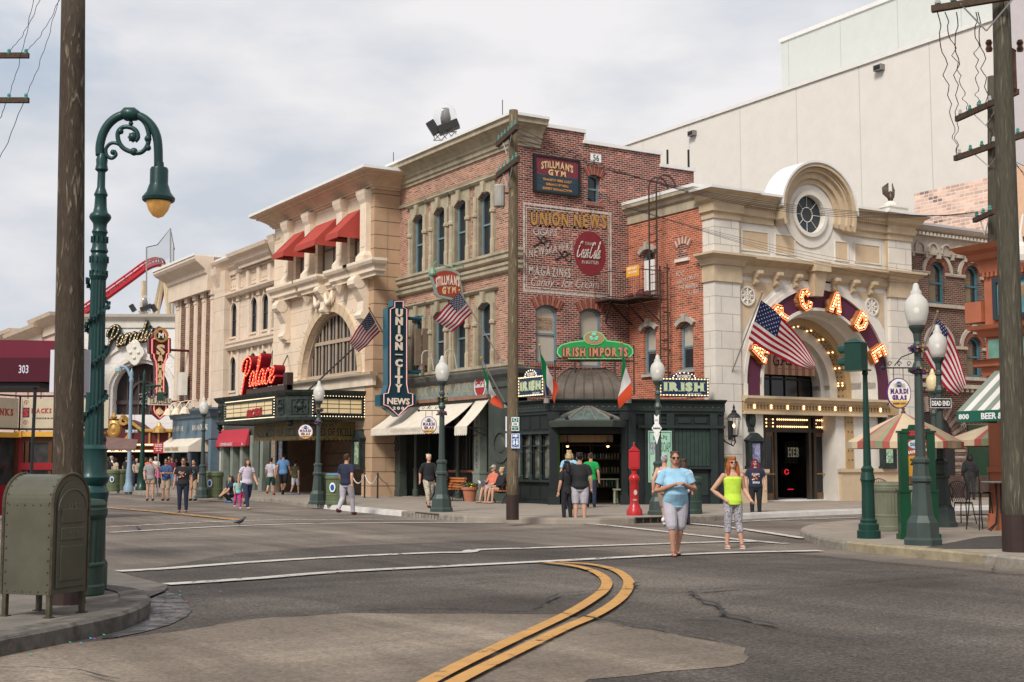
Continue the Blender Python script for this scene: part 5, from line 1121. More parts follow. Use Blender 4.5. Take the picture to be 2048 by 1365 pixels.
fi=FA.sh(-3); s,z=fi.px(1592,905); t2=thing('hanging_game_sign','glowing grey game sign hanging inside the dark arcade doorway','sign',fi.w(s,z,0)); m=MB(); m.fb(fi,s-.55,s+.55,z-.45,z+.45,-.06,0); m.build('board',mat('grey_sign_dark',(.07,.07,.065),.5,var=.4,scale=5),t2); text('HERO',fi.M(s,z,.01),.38,.9,mat('cream_glow',(.6,.55,.4),var=0,emit=.15),t2,serif=True,bold=.03)
# plaque, display cases, lantern
def case(fr,s,z0,z1,w_,T_=None,label='',o=.05,loc=None,name='display_case'):
    t=thing(name,label,'display case',fr.w(s,z0,o)); IRN=mat('verdigris_black',(.025,.035,.033),.5,var=.3)
    m=MB(); h=z1-z0; m.fb(fr,s-w_/2,s+w_/2,z0+.1,z1-h*.24,o,o+.22); m.fb(fr,s-w_/2-.06,s+w_/2+.06,z1-h*.24,z1-h*.2,o,o+.3); m.fb(fr,s-w_/2-.05,s+w_/2+.05,z0,z0+.1,o,o+.26)
    m.fp(fr,[(s-w_/2-.08,z1-h*.2),(s+w_/2+.08,z1-h*.2),(s+.1,z1-.03),(s,z1),(s-.1,z1-.03)],o,o+.26)
    for k in (-1,1): m.fb(fr,s+k*w_/2-.04,s+k*w_/2+.04,z0+.1,z1-h*.24,o+.22,o+.27)
    m.build('case_body',IRN,t); m=MB(); m.fb(fr,s-w_*.28,s+w_*.28,z0+.22,z1-h*.3,o+.22,o+.232); return t,m
t,m=case(FA,FA.s(1506,.1,900),FA.z(1506,938,.1),FA.z(1506,866,.1),.62,label='black iron display case with a picture poster left of the arcade doors'); m.build('poster',mat('blue_red_poster',(.25,.25,.4),.4,var=.9,scale=6),t)
t,m=case(FA,FA.s(1772,.1,900),FA.z(1772,938,.1),FA.z(1772,860,.1),.62,label='black iron display case with a green poster behind the striped umbrella'); m.build('poster',mat('green_white_poster',(.35,.5,.35),.4,var=.8,scale=8),t)
for x,lab in ((1501,'dark oval bronze plaque above the left display case of the arcade'),(1764,'dark oval bronze plaque right of the arcade doors above the striped umbrella')):
    s,z=FA.px(x,840,.06); m=MB(); m.fp(FA,[(s+.22*math.cos(t),z+.36*math.sin(t)) for t in [2*PI*i/18 for i in range(18)]],.05,.1); m.lathe(FA.w(s,z,.1),[(.15,0),(.12,.06),(0,.1)],12,axis=Matrix([FA.d,UP*1.6,FA.n]).transposed()); m.fb(FA,s-.1,s+.1,z+.3,z+.44,.05,.12); m.fb(FA,s-.13,s+.13,z-.42,z-.32,.05,.12)
    tag(m.build('wall_plaque',mat('verdigris_black',(.025,.035,.033)),origin=FA.w(s,z,0)),lab,'plaque')
a=FA.px(1449,913,.3); b=FA.px(1474,938,.3); s0,s1,z0,z1=a[0],b[0],b[1],a[1]
m=MB(); m.fp(FA,archp(s0,s1,z0,z1,.2),.16,.21); q=m.build('arcade_plaque',mat('mustard_board',(.36,.27,.03),.5,var=.1),origin=FA.w(s0,z0,0)); tag(q,'small mustard ARCADE name board on the pier left of the doors','sign')
m=MB(); m.fb(FA,s0-.02,s1+.02,z0-.02,z0,.15,.22); m.build('border',mat('dark_green_edge',(.02,.04,.03),var=0),q); text('ARCADE',FA.M((s0+s1)/2,(z0+z1)/2+.06,.212),.17,.48,BLACK,q,serif=True,space=.5,bold=.02); text('ALL GAMES',FA.M((s0+s1)/2,z0+.12,.212),.08,.4,BLACK,q,bold=.02)
s,z=FA.px(1472,852,.7); t=thing('wall_lantern','ornate black iron wall lantern with lit bulb on the cream pier beside the arcade','lantern',FA.w(s,z,.6))
m=MB(); m.fb(FA,FA.s(1458,.2,870),FA.s(1466,.2,870),FA.z(1462,880,.2),FA.z(1462,842,.2),.15,.2); m.build('back_plate',BLACKI,t)
m=MB(); zb2=z-.4; m.tube([FA.w(s-.25,zb2+.1,.2),FA.w(s-.2,zb2-.15,.35),FA.w(s,zb2-.3,.55),FA.w(s+.05,zb2-.15,.6),FA.w(s,zb2,.6)],.03,6); m.tube([FA.w(s+.0+.1*math.cos(k*.8),zb2-.2+.1*math.sin(k*.8),.55) for k in range(7)],.018,5)
m.lathe(FA.w(s,zb2,.6),[(.06,0),(.14,.06),(.15,.08)],6); m.lathe(FA.w(s,z+.28,.6),[(.26,0),(.2,.1),(.08,.2),(.1,.23),(.03,.3),(.05,.36),(.0,.5)],6)
for k in range(6): t_=PI*k/3; m.tube([FA.w(s+.14*math.cos(t_),zb2+.08,.6+.14*math.sin(t_)),FA.w(s+.23*math.cos(t_),z+.28,.6+.23*math.sin(t_))],.013,4)
m.build('iron_frame',BLACKI,t)
m=MB(); m.sph(FA.w(s,z+.0,.6),.055,8,1.4); m.build('bulb',BULB,t)
# eagle on its pedestal
s,z=FA.px(1790,412,-.3); t=thing('eagle_statue','bronze eagle statue with raised wings on the arcade roof corner','statue',FA.w(s,z,-.3)); EG=mat('bronze_eagle',(.09,.065,.045),.5,metal=.4,var=.2)
m=MB(); fe=FA.sh(-.3); s1=fe.s(1789); zb_=zTop+.08; m.fb(fe,s1-.45,s1+.6,zb_,zb_+.32,-.5,.35); m.fb(fe,s1-.5,s1+.65,zb_+.32,zb_+.38,-.55,.4); m.lathe(fe.w(s1,zb_+.38,0),[(.3,0),(.27,.12),(.1,.24)],12); m.build('pedestal',WHITES,t)
m=MB(); m.smooth=True; zz=zb_+.58; m.lathe(fe.w(s1,zz,0),[(.03,0),(.1,.08),(.12,.18),(.08,.3),(.05,.35),(.07,.41),(.03,.45),(0,.46)],10); m.tube([fe.w(s1,zz+.4,.04),fe.w(s1+.04,zz+.4,.13)],[.035,.01],6)
for k in (-1,1):
    for f in range(6): m.tube([fe.w(s1+k*.06,zz+.15,0),fe.w(s1+k*(.12+.03*f),zz+.2+.03*f,-.02*f),fe.w(s1+k*(.17+.025*f),zz+.42+.03*f,-.02*f),fe.w(s1+k*(.12+.032*f),zz+.62+.03*(5-f),-.02*f)],[.06,.06,.05,.02],6)
m.build('eagle',EG,t)
# ---------------- BROWN BRICK BUILDING ----------------
T=thing('brown_brick_building','dark brown brick building with teal arched windows and a little arched frieze','building',(18,-4.2,0))
FB=Fr(0,-4.3,0); b0=sR; b1=b0+9.5; zt=FB.z(1836,450,.4)
wb=[(1865,1885,526,607),(1934,1956,532,614),(1865,1885,668,748),(1938,1958,674,754)]
c1=FB.s(1874,0,560); c2=FB.s(1944,0,560); hw2=.48
zz=[(FB.z(1944,614),FB.z(1944,532)),(FB.z(1944,754),FB.z(1944,674))]
holes=[archp(c-hw2,c+hw2,z0,z1,hw2,12) for c in (c1,c2,c2+(c2-c1)) for z0,z1 in zz]
cE=FB.s(1858,0,900); 
m=MB(); m.wall(FB,[(b0-.3,0.1),(b1,.1),(b1,zt),(b0-.3,zt)],holes,0,.3); m.build('wall',BRKB,T)
BST=mat('grey_limestone_trim',(.42,.37,.31),.8,var=.12,dirt=.3); BAR=brick('radial_brick',(.13,.06,.045),(.17,.08,.06),(.3,.24,.2),bw=.1,bh=.4)
for c in (c1,c2,c2+c2-c1):
    for z0,z1 in zz:
        wd=window(FB,T,c-hw2,c+hw2,z0,z1,hw2,o=-.14,fm=TEALF,fw=.1,gm=GLASS,blind=.0,sill=None); m=MB(); m.fb(FB,c-hw2+.1,c+.1,z0+.1,z1-.3,-.195,-.19); m.build('blind',mat('dim_blind',(.17,.14,.09),.4,var=.1),wd)
        zq=z1-hw2; m=MB(); m.arc(FB,c,zq,hw2+.26,hw2+.42,0,PI,0,.08,18); m.fb(FB,c-.09,c+.09,zq+hw2+.1,zq+hw2+.5,0,.14); m.build('window_hood',BST,wd)
        m=MB()
        for i in range(17): t=PI*(i+.5)/17; M=FB.M(c+(hw2+.13)*math.cos(t),zq+(hw2+.13)*math.sin(t),.015)@Matrix.Rotation(t,4,'Z'); m.k=i%2; m.obox(None,.125,.045,.02,M=M)
        m.build('brick_arch',[MT['arch_brick_red'],mat('arch_brick_brown',(.16,.08,.06),var=.2)],wd)
m=MB()
for z0,z1 in zz:
    m.fb(FB,b0-.2,b1,z0-.16,z0-.02,0,.12)
    for a,b in ((b0-.2,c1-hw2-.42),(c1+hw2+.42,c2-hw2-.42),(c2+hw2+.42,b1)): m.fb(FB,a,b,z1-hw2-.08,z1-hw2+.04,.0,.07)
    for c in (c1,c2):
        for sg in (-1,1): m.fb(FB,min(c+sg*hw2,c+sg*(hw2+.42)),max(c+sg*hw2,c+sg*(hw2+.42)),z1-hw2-.08,z1-hw2+.04,0,.09)
m.build('string_courses',BST,T)
m=MB()
zz0=zz[0][1]-hw2
m.fm(FB,b0-.2,b1,[(0,-1.1),(.12,-1.1),(.12,-1.03),(.1,-1.03),(.1,-.38),(.2,-.34),(.2,-.22),(.35,-.16),(.42,-.05),(.42,0),(0,0)],zt+.02); m.build('frieze',BST,T)
m=MB(); n=int((b1-b0)/.78); 
for i in range(n): 
    c=b0+.3+i*.78; m.arc(FB,c,zt-.86,.22,.29,0,PI,.1,.17,10); m.fb(FB,c-.29,c-.22,zt-1.0,zt-.86,.1,.17); m.fb(FB,c+.22,c+.29,zt-1.0,zt-.86,.1,.17); m.fb(FB,c-.45,c-.33,zt-1.22,zt-1.06,0,.16)
m.build('frieze_arches',BST,T)
m=MB(); n=int((b1-b0)/.22); [m.fb(FB,b0+i*.22,b0+i*.22+.12,zt-.34,zt-.22,.19,.3) for i in range(n)]; m.build('dentils',mat('pale_dentils',(.55,.52,.46),.8,var=.1),T)
m=MB(); m.fb(FB,b0-.2,b1,zt+.02,zt+.12,-.5,.45); m.build('roof_edge',mat('grey_coping',(.42,.42,.44),.6,var=.05),T)
m=MB(); zq=zz[1][0]-.35; m.fb(FB,b0-.2,b1,zq-.16,zq,0,.2); n=int((b1-b0)/.3); [m.fb(FB,b0+i*.3,b0+i*.3+.14,zq-.3,zq-.16,0,.14) for i in range(n)]; m.build('lower_cornice',BST,T)
m=MB(); zE=2.1; rE=1.5
for i in range(26):
    t=PI*(i+.5)/26; M=FB.M(cE+(rE+.3)*math.cos(t),zE+(rE+.3)*math.sin(t),.03)@Matrix.Rotation(t,4,'Z'); m.k=i%2; m.obox(None,.3,.075,.04,M=M)
for sg in (-1,1):
    for k in range(14): m.k=k%2; m.fb(FB,cE+sg*(rE+.3)-.3,cE+sg*(rE+.3)+.3,.3+k*.13,.3+k*.13+.11,0,.07)
m.build('entrance_arch',[BRKB,mat('white_mortar_brick',(.33,.26,.22),.8,var=.3)],T)
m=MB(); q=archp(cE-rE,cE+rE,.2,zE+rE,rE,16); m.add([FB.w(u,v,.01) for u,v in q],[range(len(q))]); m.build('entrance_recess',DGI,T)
for i,ch in enumerate('CAFE'): t=PI*(.62-.16*i); text(ch,FB.M(cE+(rE+.75)*math.cos(t),zE+(rE+.75)*math.sin(t),.03)@Matrix.Rotation(t-PI/2,4,'Z'),.3,.24,BST,T,bold=.03)
m=MB(); s=FB.s(1955,0,900); m.fb(FB,s-.6,s+.6,.2,3.1,0,.06); m.build('green_door',mat('deep_green_door',(.02,.06,.035),.5,var=.1),T)
m=MB(); m.fb(FB,b0+1.9,b1,.1,1.05,0,.2); m.build('plinth',mat('brown_plinth',(.09,.06,.05),.8,var=.2),T)
# ---------------- ORANGE BUILDING ----------------
ORG=mat('terracotta_paint',(.38,.125,.065),.6,var=.08,dirt=.2)
oc0=P(1984,1060,.15); T=thing('terracotta_corner_building','terracotta orange corner building with a teal sign and striped awning at the right edge','building',oc0)
FO=Fr(oc0.x,oc0.y,-PI/2); z_=lambda x,y,o=0:FO.z(x,y,o)
zt=z_(2000,481,.5)
m=MB(); m.fb(FO,0,9,z_(2000,750),zt-.1,-6,0); m.build('upper_wall',ORG,T)
m=MB(); m.fb(FO,0,.34,G0,z_(2000,750),-.5,.02); m.fb(FO,-.05,.39,G0,.5,-.5,.07); m.fb(FO,-.04,.38,z_(1995,945),z_(1995,935),-.5,.06); m.build('corner_pillar',ORG,T)
m=MB(); m.fb(FO,.34,9,G0,z_(2000,750),-1,-.35); m.fb(FO,.34,9,G0,1.1,-.4,-.1); m.build('shop_wall',ORG,T)
def m3(fr,prof_,z,l=9,nm='cornice'):
    m=MB(); a=fr.w(0,0,-3); p=[(oc0.x+4,oc0.y),(oc0.x,oc0.y),(oc0.x,oc0.y-l)]; m.mould(p,prof_,z); m.build(nm,ORG,T)
hC=zt-z_(2000,541,.1)
m3(FO,[(0,-hC),(.06,-hC),(.1,-hC*.6),(.22,-hC*.5),(.26,-hC*.3),(.4,-hC*.2),(.42,-.1),(.5,0),(0,0)],zt)
z2=z_(1990,648,.3); m3(FO,[(0,-.24),(.08,-.24),(.14,-.12),(.26,-.08),(.3,0),(0,0)],z2)
z3=z_(1990,718,.2); m3(FO,[(0,-.34),(.06,-.34),(.08,-.18),(.2,-.14),(.2,-.02),(.3,0),(0,0)],z3)
m=MB(); [m.fb(FO,.02+i*.11,.02+i*.11+.06,zt-hC-.1,zt-hC,0,.08) for i in range(30)]; m.build('dentils',ORG,T)
m=MB(); a=FO.px(1986,560,.05); s0=a[0]; z1=z_(2000,556,.05); z0=z_(2000,640,.05); ring(m,FO,s0,s0+4,z0,z1,.1,.1,.1); q=m.build('teal_sign',mat('black_teal_frame',(.03,.04,.05),.5,var=0),T)
m=MB(); m.fb(FO,s0+.1,s0+3.9,z0+.1,z1-.1,0,.05); m.build('panel',mat('sky_teal_board',(.16,.42,.47),.5,var=.06),q); text('ST',FO.M(s0+.88,(z0+z1)/2+.12,.052),.26,.4,mat('orange_lettering',(.58,.26,.08)),q,serif=True,bold=.03)
m=MB(); m.fb(FO,.08,8,z3+.03,z2-.3,0,.03); m.build('green_panel',mat('verdigris_panel',(.14,.29,.24),.5,var=.25,scale=3),T)
m=MB(); m.fb(FO,-.45,-.02,z2+.1,z2+.55,.0-.3,.1); m.build('scroll_bracket',ORG,T)
# striped awning
s0=FO.s(1996,0,740); oA=fo(FO,1914,824,s0); zf=z_(1914,824,oA); zv=z_(1914,845,oA); zt2=FO.z(1996,742,.1)
m=MB(); n=22; wd=.17
for i in range(n):
    m.k=i%2; a=s0+i*wd; m.add([FO.w(a,zt2,.1),FO.w(a+wd,zt2,.1),FO.w(a+wd,zf,oA),FO.w(a,zf,oA)],[(0,1,2,3)])
m.k=1; m.add([FO.w(s0,zt2,.1),FO.w(s0,zf,oA),FO.w(s0,zf,.1)],[(0,1,2)])
aw=m.build('striped_awning',[mat('sage_stripe_canvas',(.20,.235,.19),.85,var=.05),mat('white_stripe_canvas',(.62,.60,.57),.85,var=.05)],T,solid=.012,fixn=False)
m=MB(); m.fb(FO,s0,s0+n*wd,zv,zf+.01,oA-.01,oA+.01); m.fb(FO,s0-.01,s0+.01,zv,zf+.01,.1,oA); m.build('valance',mat('green_valance',(.012,.10,.065),.8,var=.06),aw)
text('800',FO.M(FO.s(1927,oA+.02,830),(zf+zv)/2,oA+.012),.11,.26,WHITE,aw,bold=.03); text('BEER & WINE',FO.M(FO.s(1974,oA+.02,830)+.35,(zf+zv)/2,oA+.012),.13,1.0,WHITE,aw,bold=.03)
m=MB(); m.fb(FO,.42,1.0,z_(2000,915),z_(2000,852),-.3,.0); q=m.build('menu_board',mat('cream_menu_board',(.62,.58,.5),.6,var=.05),T)
for i,ch in enumerate('GELATO'): text(ch,FO.M(.55,z_(1995,862)-i*.17,.005),.13,.11,mat('red_menu_lettering',(.45,.05,.04),var=0),q,bold=.04)
s,z=FO.px(2040,470,.8); m=MB(); m.tube([FO.w(s,z+.2,.1),FO.w(s,z+.5,.3),FO.w(s,z+.4,.7),FO.w(s,z,.8)],.03,6); q=m.build('gooseneck_light',WHITES,T); m=MB(); m.lathe(FO.w(s,z-.55,.8),[(.17,0),(.2,.12),(.16,.3),(.06,.4),(.04,.55)],12); m.build('lamp_shade',WHITES,q)
# ---------------- PALACE THEATRE ----------------
T=thing('palace_theatre','cream stone theatre with huge cornice, great arched window and green marquee','building',(-1.2,15,0)); PT=T
PL=Fr(-1.2,0,-PI/2); pr=-9.61; pl=-21.1; PS=Fr(-1.2,9.61,0)
Q=lambda x,y,o=0:PL.px(x,y,o)
zcb=Q(730,384,.1)[1]; zct=Q(714,340,1.0)[1]; hc=zct-zcb
aS0,aS1=PL.s(604,0,745),PL.s(717,0,745); aT=Q(665,623)[1]; aB=Q(700,748)[1]; cAr=(aS0+aS1)/2; hA=(aS1-aS0)/2
zE1=Q(743,521,.3)[1]; zE0=Q(743,557,.1)[1]; zSl=Q(750,742,.3)[1]; zMq=Q(730,783)[1]
# upper windows
ups=[(PL.s(588),PL.s(611)),(PL.s(632),PL.s(676)),(PL.s(696),PL.s(724))]
zu0=zE1+.15; zu1=zcb-.75
m=MB(); m.wall(PL,[(pl,zMq-1.6),(pr,zMq-1.6),(pr,zcb),(pl,zcb)],[archp(aS0,aS1,aB,aT,hA,24)]+[archp(a+.05,b-.05,zu0,zu1,0) for a,b in ups],0,.45); m.build('front_wall',CREAM,T)
m=MB(); m.fb(PL,pr-.8,pr+.02,G0,zcb,-.6,.03); m.fb(PS,.02,1.25,G0,zcb,-.5,.0); m.build('quoin_pier',BROWNST,T)
m=MB(); m.fb(PL,pr-.85,pr+.06,G0,1.1,-.6,.1); m.fb(PS,-.06,1.25,G0,1.1,-.5,.07); m.build('pier_base',BROWNST,T)
CV=[(0,0),(.1,0),(.12,.12),(.2,.14),(.2,.24),(.34,.42),(.6,.66),(.72,.7),(.72,.8),(.95,.9),(1.0,1.0),(0,1.0)]
m=MB(); m.mould([(-.4,21.1),(-1.2,21.1),(-1.2,9.61),(.05,9.61)],[(a*1.0,b*hc) for a,b in CV],zcb); m.build('cornice',PALST,T)
m=MB(); m.mould([(-.4,21.1),(-1.2,21.1),(-1.2,9.61),(.05,9.61)],[(-.3,0),(1.02,0),(1.02,.12),(-.3,.12)],zct); m.box(-1.1,3,9.8,21,zcb,zct-.1); m.box(-.7,3,9.7,21,9.4,zcb); m.build('roof_edge',ROOFW,T)
for a,b in ups: window(PL,T,a+.06,b-.06,zu0,zu1,0,o=-.25,fm=mat('umber_sash',(.16,.11,.08),.5,var=.1),fw=.1,mull=True,blind=.9)
for x0,x1 in ((570,588),(611,632),(676,696),(724,745)):
    a,b=PL.s(x0),PL.s(x1); c=(a+b)/2; w_=.3; m=MB(); zb_=zE1
    m.add([PL.w(c+sg*ww,z,o) for z,ww,o in ((zb_,.42,.42),(zb_+.3,.4,.4),(zb_+.5,w_,.26),(zcb-.55,w_,.26),(zcb-.4,.34,.34),(zcb-.15,.42,.42),(zcb,.42,.42)) for sg in(-1,1)]+[PL.w(c+sg*ww,z,0) for z,ww in ((zb_,.42),(zb_+.3,.4),(zb_+.5,w_),(zcb-.55,w_),(zcb-.4,.34),(zcb-.15,.42),(zcb,.42)) for sg in(-1,1)],
      [(2*i,2*i+1,2*i+3,2*i+2) for i in range(6)]+[(2*i,2*i+2,14+2*i+2,14+2*i) for i in range(6)]+[(2*i+1,2*i+3,15+2*i+2,15+2*i) for i in range(6)])
    m.fb(PL,c-.2,c+.2,zb_+.7,zcb-.75,.26,.28); m.build('pilaster',CREAMS,T)
for i,((a,b),(xb,yb)) in enumerate(zip(ups,((562,524),(607,510),(668,487)))):
    aw_=awning(PL,T,a+.06,b-.06,zcb-.7,zcb-1.75 if i!=1 else zcb-1.75,1.15,zcb-2.02,AWNR,name='red_awning',scal=.2)
# entablature (balcony ledge) breaking forward over brackets
ep=[(0,0),(.1,0),(.1,.12),(.22,.2),(.22,.42),(.36,.5),(.42,.62),(.42,.74),(0,.74)]; hE=zE1-zE0; ep=[(a,b/.74*hE) for a,b in ep]
m=MB(); m.fm(PL,pl+.2,pr-.1,ep,zE0)
for x0,x1 in ((547,588),(600,634),(662,694),(702,744)): a,b=PL.s(x0,.5,560),PL.s(x1,.5,560); m.fm(PL.sh(.3),a,b,ep,zE0,ret=.3)
m.build('balcony_ledge',CREAMS,T)
for x,yt,yb in ((720,556,650),(566,606,690)): a=Q(x,yt,.3); b=Q(x,yb,.3); consol(PL,a[0],a[1]+.1,a[1]-b[1],.62,.6,CREAMS,T,'scroll_bracket')
a=Q(644,572,.3); b=Q(644,628,.3); consol(PL,a[0]-.1,a[1],a[1]-b[1],.5,.5,CREAMS,T,'keystone_scroll')
m=MB(); m.smooth=True
for sg in (-1,1):
    p=[PL.w(a[0]-.1+sg*u,a[1]-.25-v,.2) for u,v in ((.2,.0),(.35,.45),(.6,.62),(.85,.5),(1.0,.05))]; m.tube(p,[.05,.12,.15,.12,.05],7); m.tube([p[-1],p[-1]-UP*.7],[.07,.02],6)
m.build('garland',CREAMS,T)
for x,y in ((612,598),(676,575)): s_,z=Q(x,y,.5); m=MB(); m.lathe(PL.w(s_,z-.12,.42),[(.02,-.2),(.12,-.05),(.2,.1),(.26,.2)],8); m.build('corbel',CREAMS,T)
# arched window
BRW=mat('beige_sash',(.40,.31,.23),.6,var=.08)
m=MB(); m.arc(PL,cAr,aT-hA,hA,hA+.42,0,PI,0,.07,21); m.fb(PL,aS0-.42,aS0,aB,aT-hA,0,.07); m.fb(PL,aS1,aS1+.42,aB,aT-hA,0,.07); m.build('arch_surround',TANP,T)
m=MB(); 
for i in range(22): t=PI*i/21; m.tube([PL.w(cAr+r_*math.cos(t),aT-hA+r_*math.sin(t),.072) for r_ in (hA,hA+.42)],.008,3)
for i in range(16):
    t=PI*(i+.5)/16; r1_=hA+.6; r2_=min(3.9,(zE0-.1-(aT-hA))/max(.15,math.sin(t)),( (cAr-pl-.9) if math.cos(t)<0 else (pr-.9-cAr))/max(.1,abs(math.cos(t))))
    if r2_>r1_: m.tube([PL.w(cAr+r_*math.cos(t),aT-hA+r_*math.sin(t),.0) for r_ in (r1_,r2_)],.014,3)
m.build('stone_joints',mat('dark_stone_joint',(.22,.16,.11),.9,var=0),T)  # thin dark brown joint lines between the arch stones
m=MB(); q=archp(aS0,aS1,aB,aT,hA,24); m.add([PL.w(u,v,-.4) for u,v in q],[range(len(q))]); gw=m.build('great_window',GLASS,T)
m=MB(); m.wall(PL,q,[archp(aS0+.14,aS1-.14,aB+.14,aT-.14,hA-.14,24)],-.2,.18)
zz1=aB+(aT-aB)*.55; m.fb(PL,aS0+.1,aS1-.1,zz1-.08,zz1+.08,-.38,-.3)
zz2=aB+(aT-aB)*.2
for k in range(1,8):
    s_=aS0+(aS1-aS0)*k/8; zt_=aT-hA+math.sqrt(max(0,hA*hA-(s_-cAr)**2))-.05; m.fb(PL,s_-.05,s_+.05,aB,zt_,-.38,-.32)
for k in range(1,16,2): s_=aS0+(aS1-aS0)*k/16; zt_=aT-hA+math.sqrt(max(0,hA*hA-(s_-cAr)**2))-.05; m.fb(PL,s_-.018,s_+.018,aB,zt_,-.38,-.34)
m.build('window_bars',BRW,gw)
m=MB(); m.fm(PL,pl+1,pr+.05,[(0,-.55),(.1,-.55),(.12,-.2),(.3,-.1),(.35,0),(0,0)],zSl,ret=.05); m.build('window_sill',CREAMS,T)
# recessed entrance
m=MB(); m.box(1.2,1.4,9.7,21.1,G0,zMq); m.box(-1.1,1.2,20.2,20.4,G0,zMq); m.box(-.6,1.2,10.42,10.5,G0,zMq); m.build('entrance_recess',mat('recess_brown',(.20,.13,.085),.8,var=.12),T)
m=MB(); [m.box(1.17,1.2,10.5,20.2,z,z+.03) for z in (.8,1.4,2.0,2.6)]; m.build('recess_joints',BLACK,T)
m=MB(); m.fb(PL,pl,pl+.5,G0,zMq,-.5,.0); m.build('left_pier',CREAM,T)
for a,b,lab in ((706,735,1),(557,578,0)):
    s_=PL.s((a+b)/2,.1,900); t,m=case(PL,s_,PL.z(a,939,.1) if lab else PL.z(a,935,.1),PL.z(a,862,.1),.72,label='tall verdigris show case with film poster on the '+('right' if lab else 'left')+' pier of the theatre entrance'); m.build('poster',mat('show_poster_%d'%lab,(.25,.34,.22) if lab else (.3,.3,.4),.3,var=.9,scale=5),t)
# marquee
yM=10.41
fm_=Fr(0,yM,0); xr=fm_.s(624,0,800)
def pxof(p): 
    d=p-CAM; dep_=d.dot(VY); return 1024+FPX*d.dot(VX)/dep_
t_=0
while pxof(Vector((xr-t_,yM+t_,3)))>576 and t_<3: t_+=.02
Xf=xr-t_; yc=yM+t_; FMf=Fr(Xf,0,-PI/2); yEnd=-FMf.s(436,0,820)
mz1=fm_.z(680,781,0); mz0=fm_.z(680,846,0); mz1=(mz1+FMf.z(560,783))/2; mz0=mz1-1.25
VG=mat('verdigris_bronze',(.03,.042,.037),.5,metal=.2,var=.45,scale=4,dirt=.2)
mp_=[(-1.2,yEnd+.9),(Xf+.9,yEnd+.9),(Xf,yEnd),(Xf,yc),(xr,yM),(-1.2,yM)]
T=thing('theatre_marquee','dark verdigris theatre marquee with cream letter boards reading ARCADE','marquee',(Xf,yc,mz0)); MQ=T
m=MB(); m.mould(mp_,[(-.1,0),(.05,0),(.08,.12),(0,.2),(0,1.0),(.06,1.03),(.16,1.15),(.2,1.25),(-.1,1.25)],mz0); m.prism(mp_,mz0+.05,mz1-.02,lambda u,v,w_:Vector((u+(.05 if u<-1.5 else 0),v+.0,w_))); m.build('marquee_body',VG,T)
fC=Fr(Xf,yc,math.atan2(yM-yc,xr-Xf)); lC=math.hypot(yM-yc,xr-Xf)
BRD=mat('cream_letter_board',(.66,.52,.30),.5,var=.04,emit=.12)
def board(fr,s0,s1,T):
    m=MB(); m.fb(fr,s0,s1,mz0+.3,mz1-.38,0,.05); b=m.build('letter_board',BRD,T)
    m=MB(); ring(m,fr,s0-.06,s1+.06,mz0+.24,mz1-.32,.06,.09,.09)
    for k in (1,2): z=mz0+.3+(mz1-.68-mz0)*k/3; m.fb(fr,s0,s1,z-.012,z+.012,.05,.06)
    for k in range(1,4 if s1-s0<4 else 6): s_=s0+(s1-s0)*k/(4 if s1-s0<4 else 6); m.fb(fr,s_-.01,s_+.01,mz0+.3,mz1-.38,.05,.06)
    m.build('board_frame',VG,b); p=rectpts(fr,s0-.14,s1+.14,mz0+.16,mz1-.24,.05,.13); bulbs(p,.026,BULBW,b); return b
def cart(fr,s,w_,T,h=.5):
    m=MB(); ring(m,fr,s-w_/2,s+w_/2,mz0+.26,mz1-.36,.04,.05,.05); z=(mz0+mz1)/2-.05; ax=Matrix([fr.d,UP,fr.n]).transposed(); m.lathe(fr.w(s,z,0),[(w_*.22,0),(w_*.2,.06),(w_*.1,.12),(0,.14)],10,axis=ax)
    for k in range(6): t=PI*k/3; m.lathe(fr.w(s+w_*.3*math.cos(t),z+w_*.3*math.sin(t),0),[(w_*.08,0),(w_*.05,.07),(0,.08)],6,axis=ax)
    m.build('cartouche',VG,T)
sF0,sF1=-yEnd,-yc; b1=board(FMf,FMf.s(455,0,810),FMf.s(548,0,810),T); board(fm_,fm_.s(631,0,810),fm_.s(722,0,810),T)
cart(fC,lC/2,lC*.72,T); cart(FMf,FMf.s(563,0,810),.55,T); cart(FMf,-yEnd+.4,.55,T)
tU('ARCADE',493,829,524,823,.36,mat('dark_red_letters',(.30,.01,.015),.5,var=0),fr=FMf,parent=b1,o=.07,bold=.06,ext=.03)
m=MB()
for x,y in ((Xf,yEnd),(Xf,yc),(xr,yM)): m.lathe((x+.15,y+.1,mz0-.42),[(0,0),(.08,.08),(.04,.14),(.18,.28),(.1,.34),(.16,.42)],8)
m.build('pendants',BLACKI,T)
m=MB(); m.tube([PL.w(PL.s(575,0,711),Q(575,711)[1],0),FMf.w(FMf.s(540,-.6,742),mz1,-.6)],.03,5); m.tube([PL.w(PL.s(712,0,690),Q(712,692)[1],0),fm_.w(xr,mz1,-.4)],.035,5); m.build('hanger_rods',BLACKI,T)
T=thing('palace_neon_sign','red neon script sign reading Palace standing on the marquee','sign',(Xf+.5,yc+2,mz1))
fp=FMf.sh(-.35); m=MB(); a,b=fp.s(505,0,770),fp.s(567,0,770); m.fb(fp,a-.8,b+.1,mz1-.05,mz1+.3,-.35,0); m.fb(fp,b-.35,b+.1,mz1,fp.z(567,745),-.4,-.12); m.build('sign_base',mat('dark_brown_box',(.05,.03,.025),.5,var=.1),T)
NR=mat('red_neon',(1,.09,.06),.4,var=0,emit=1.3,ecol=(1,.07,.05)); RCH=mat('red_letter_channel',(.25,.012,.02),.4,var=.05)
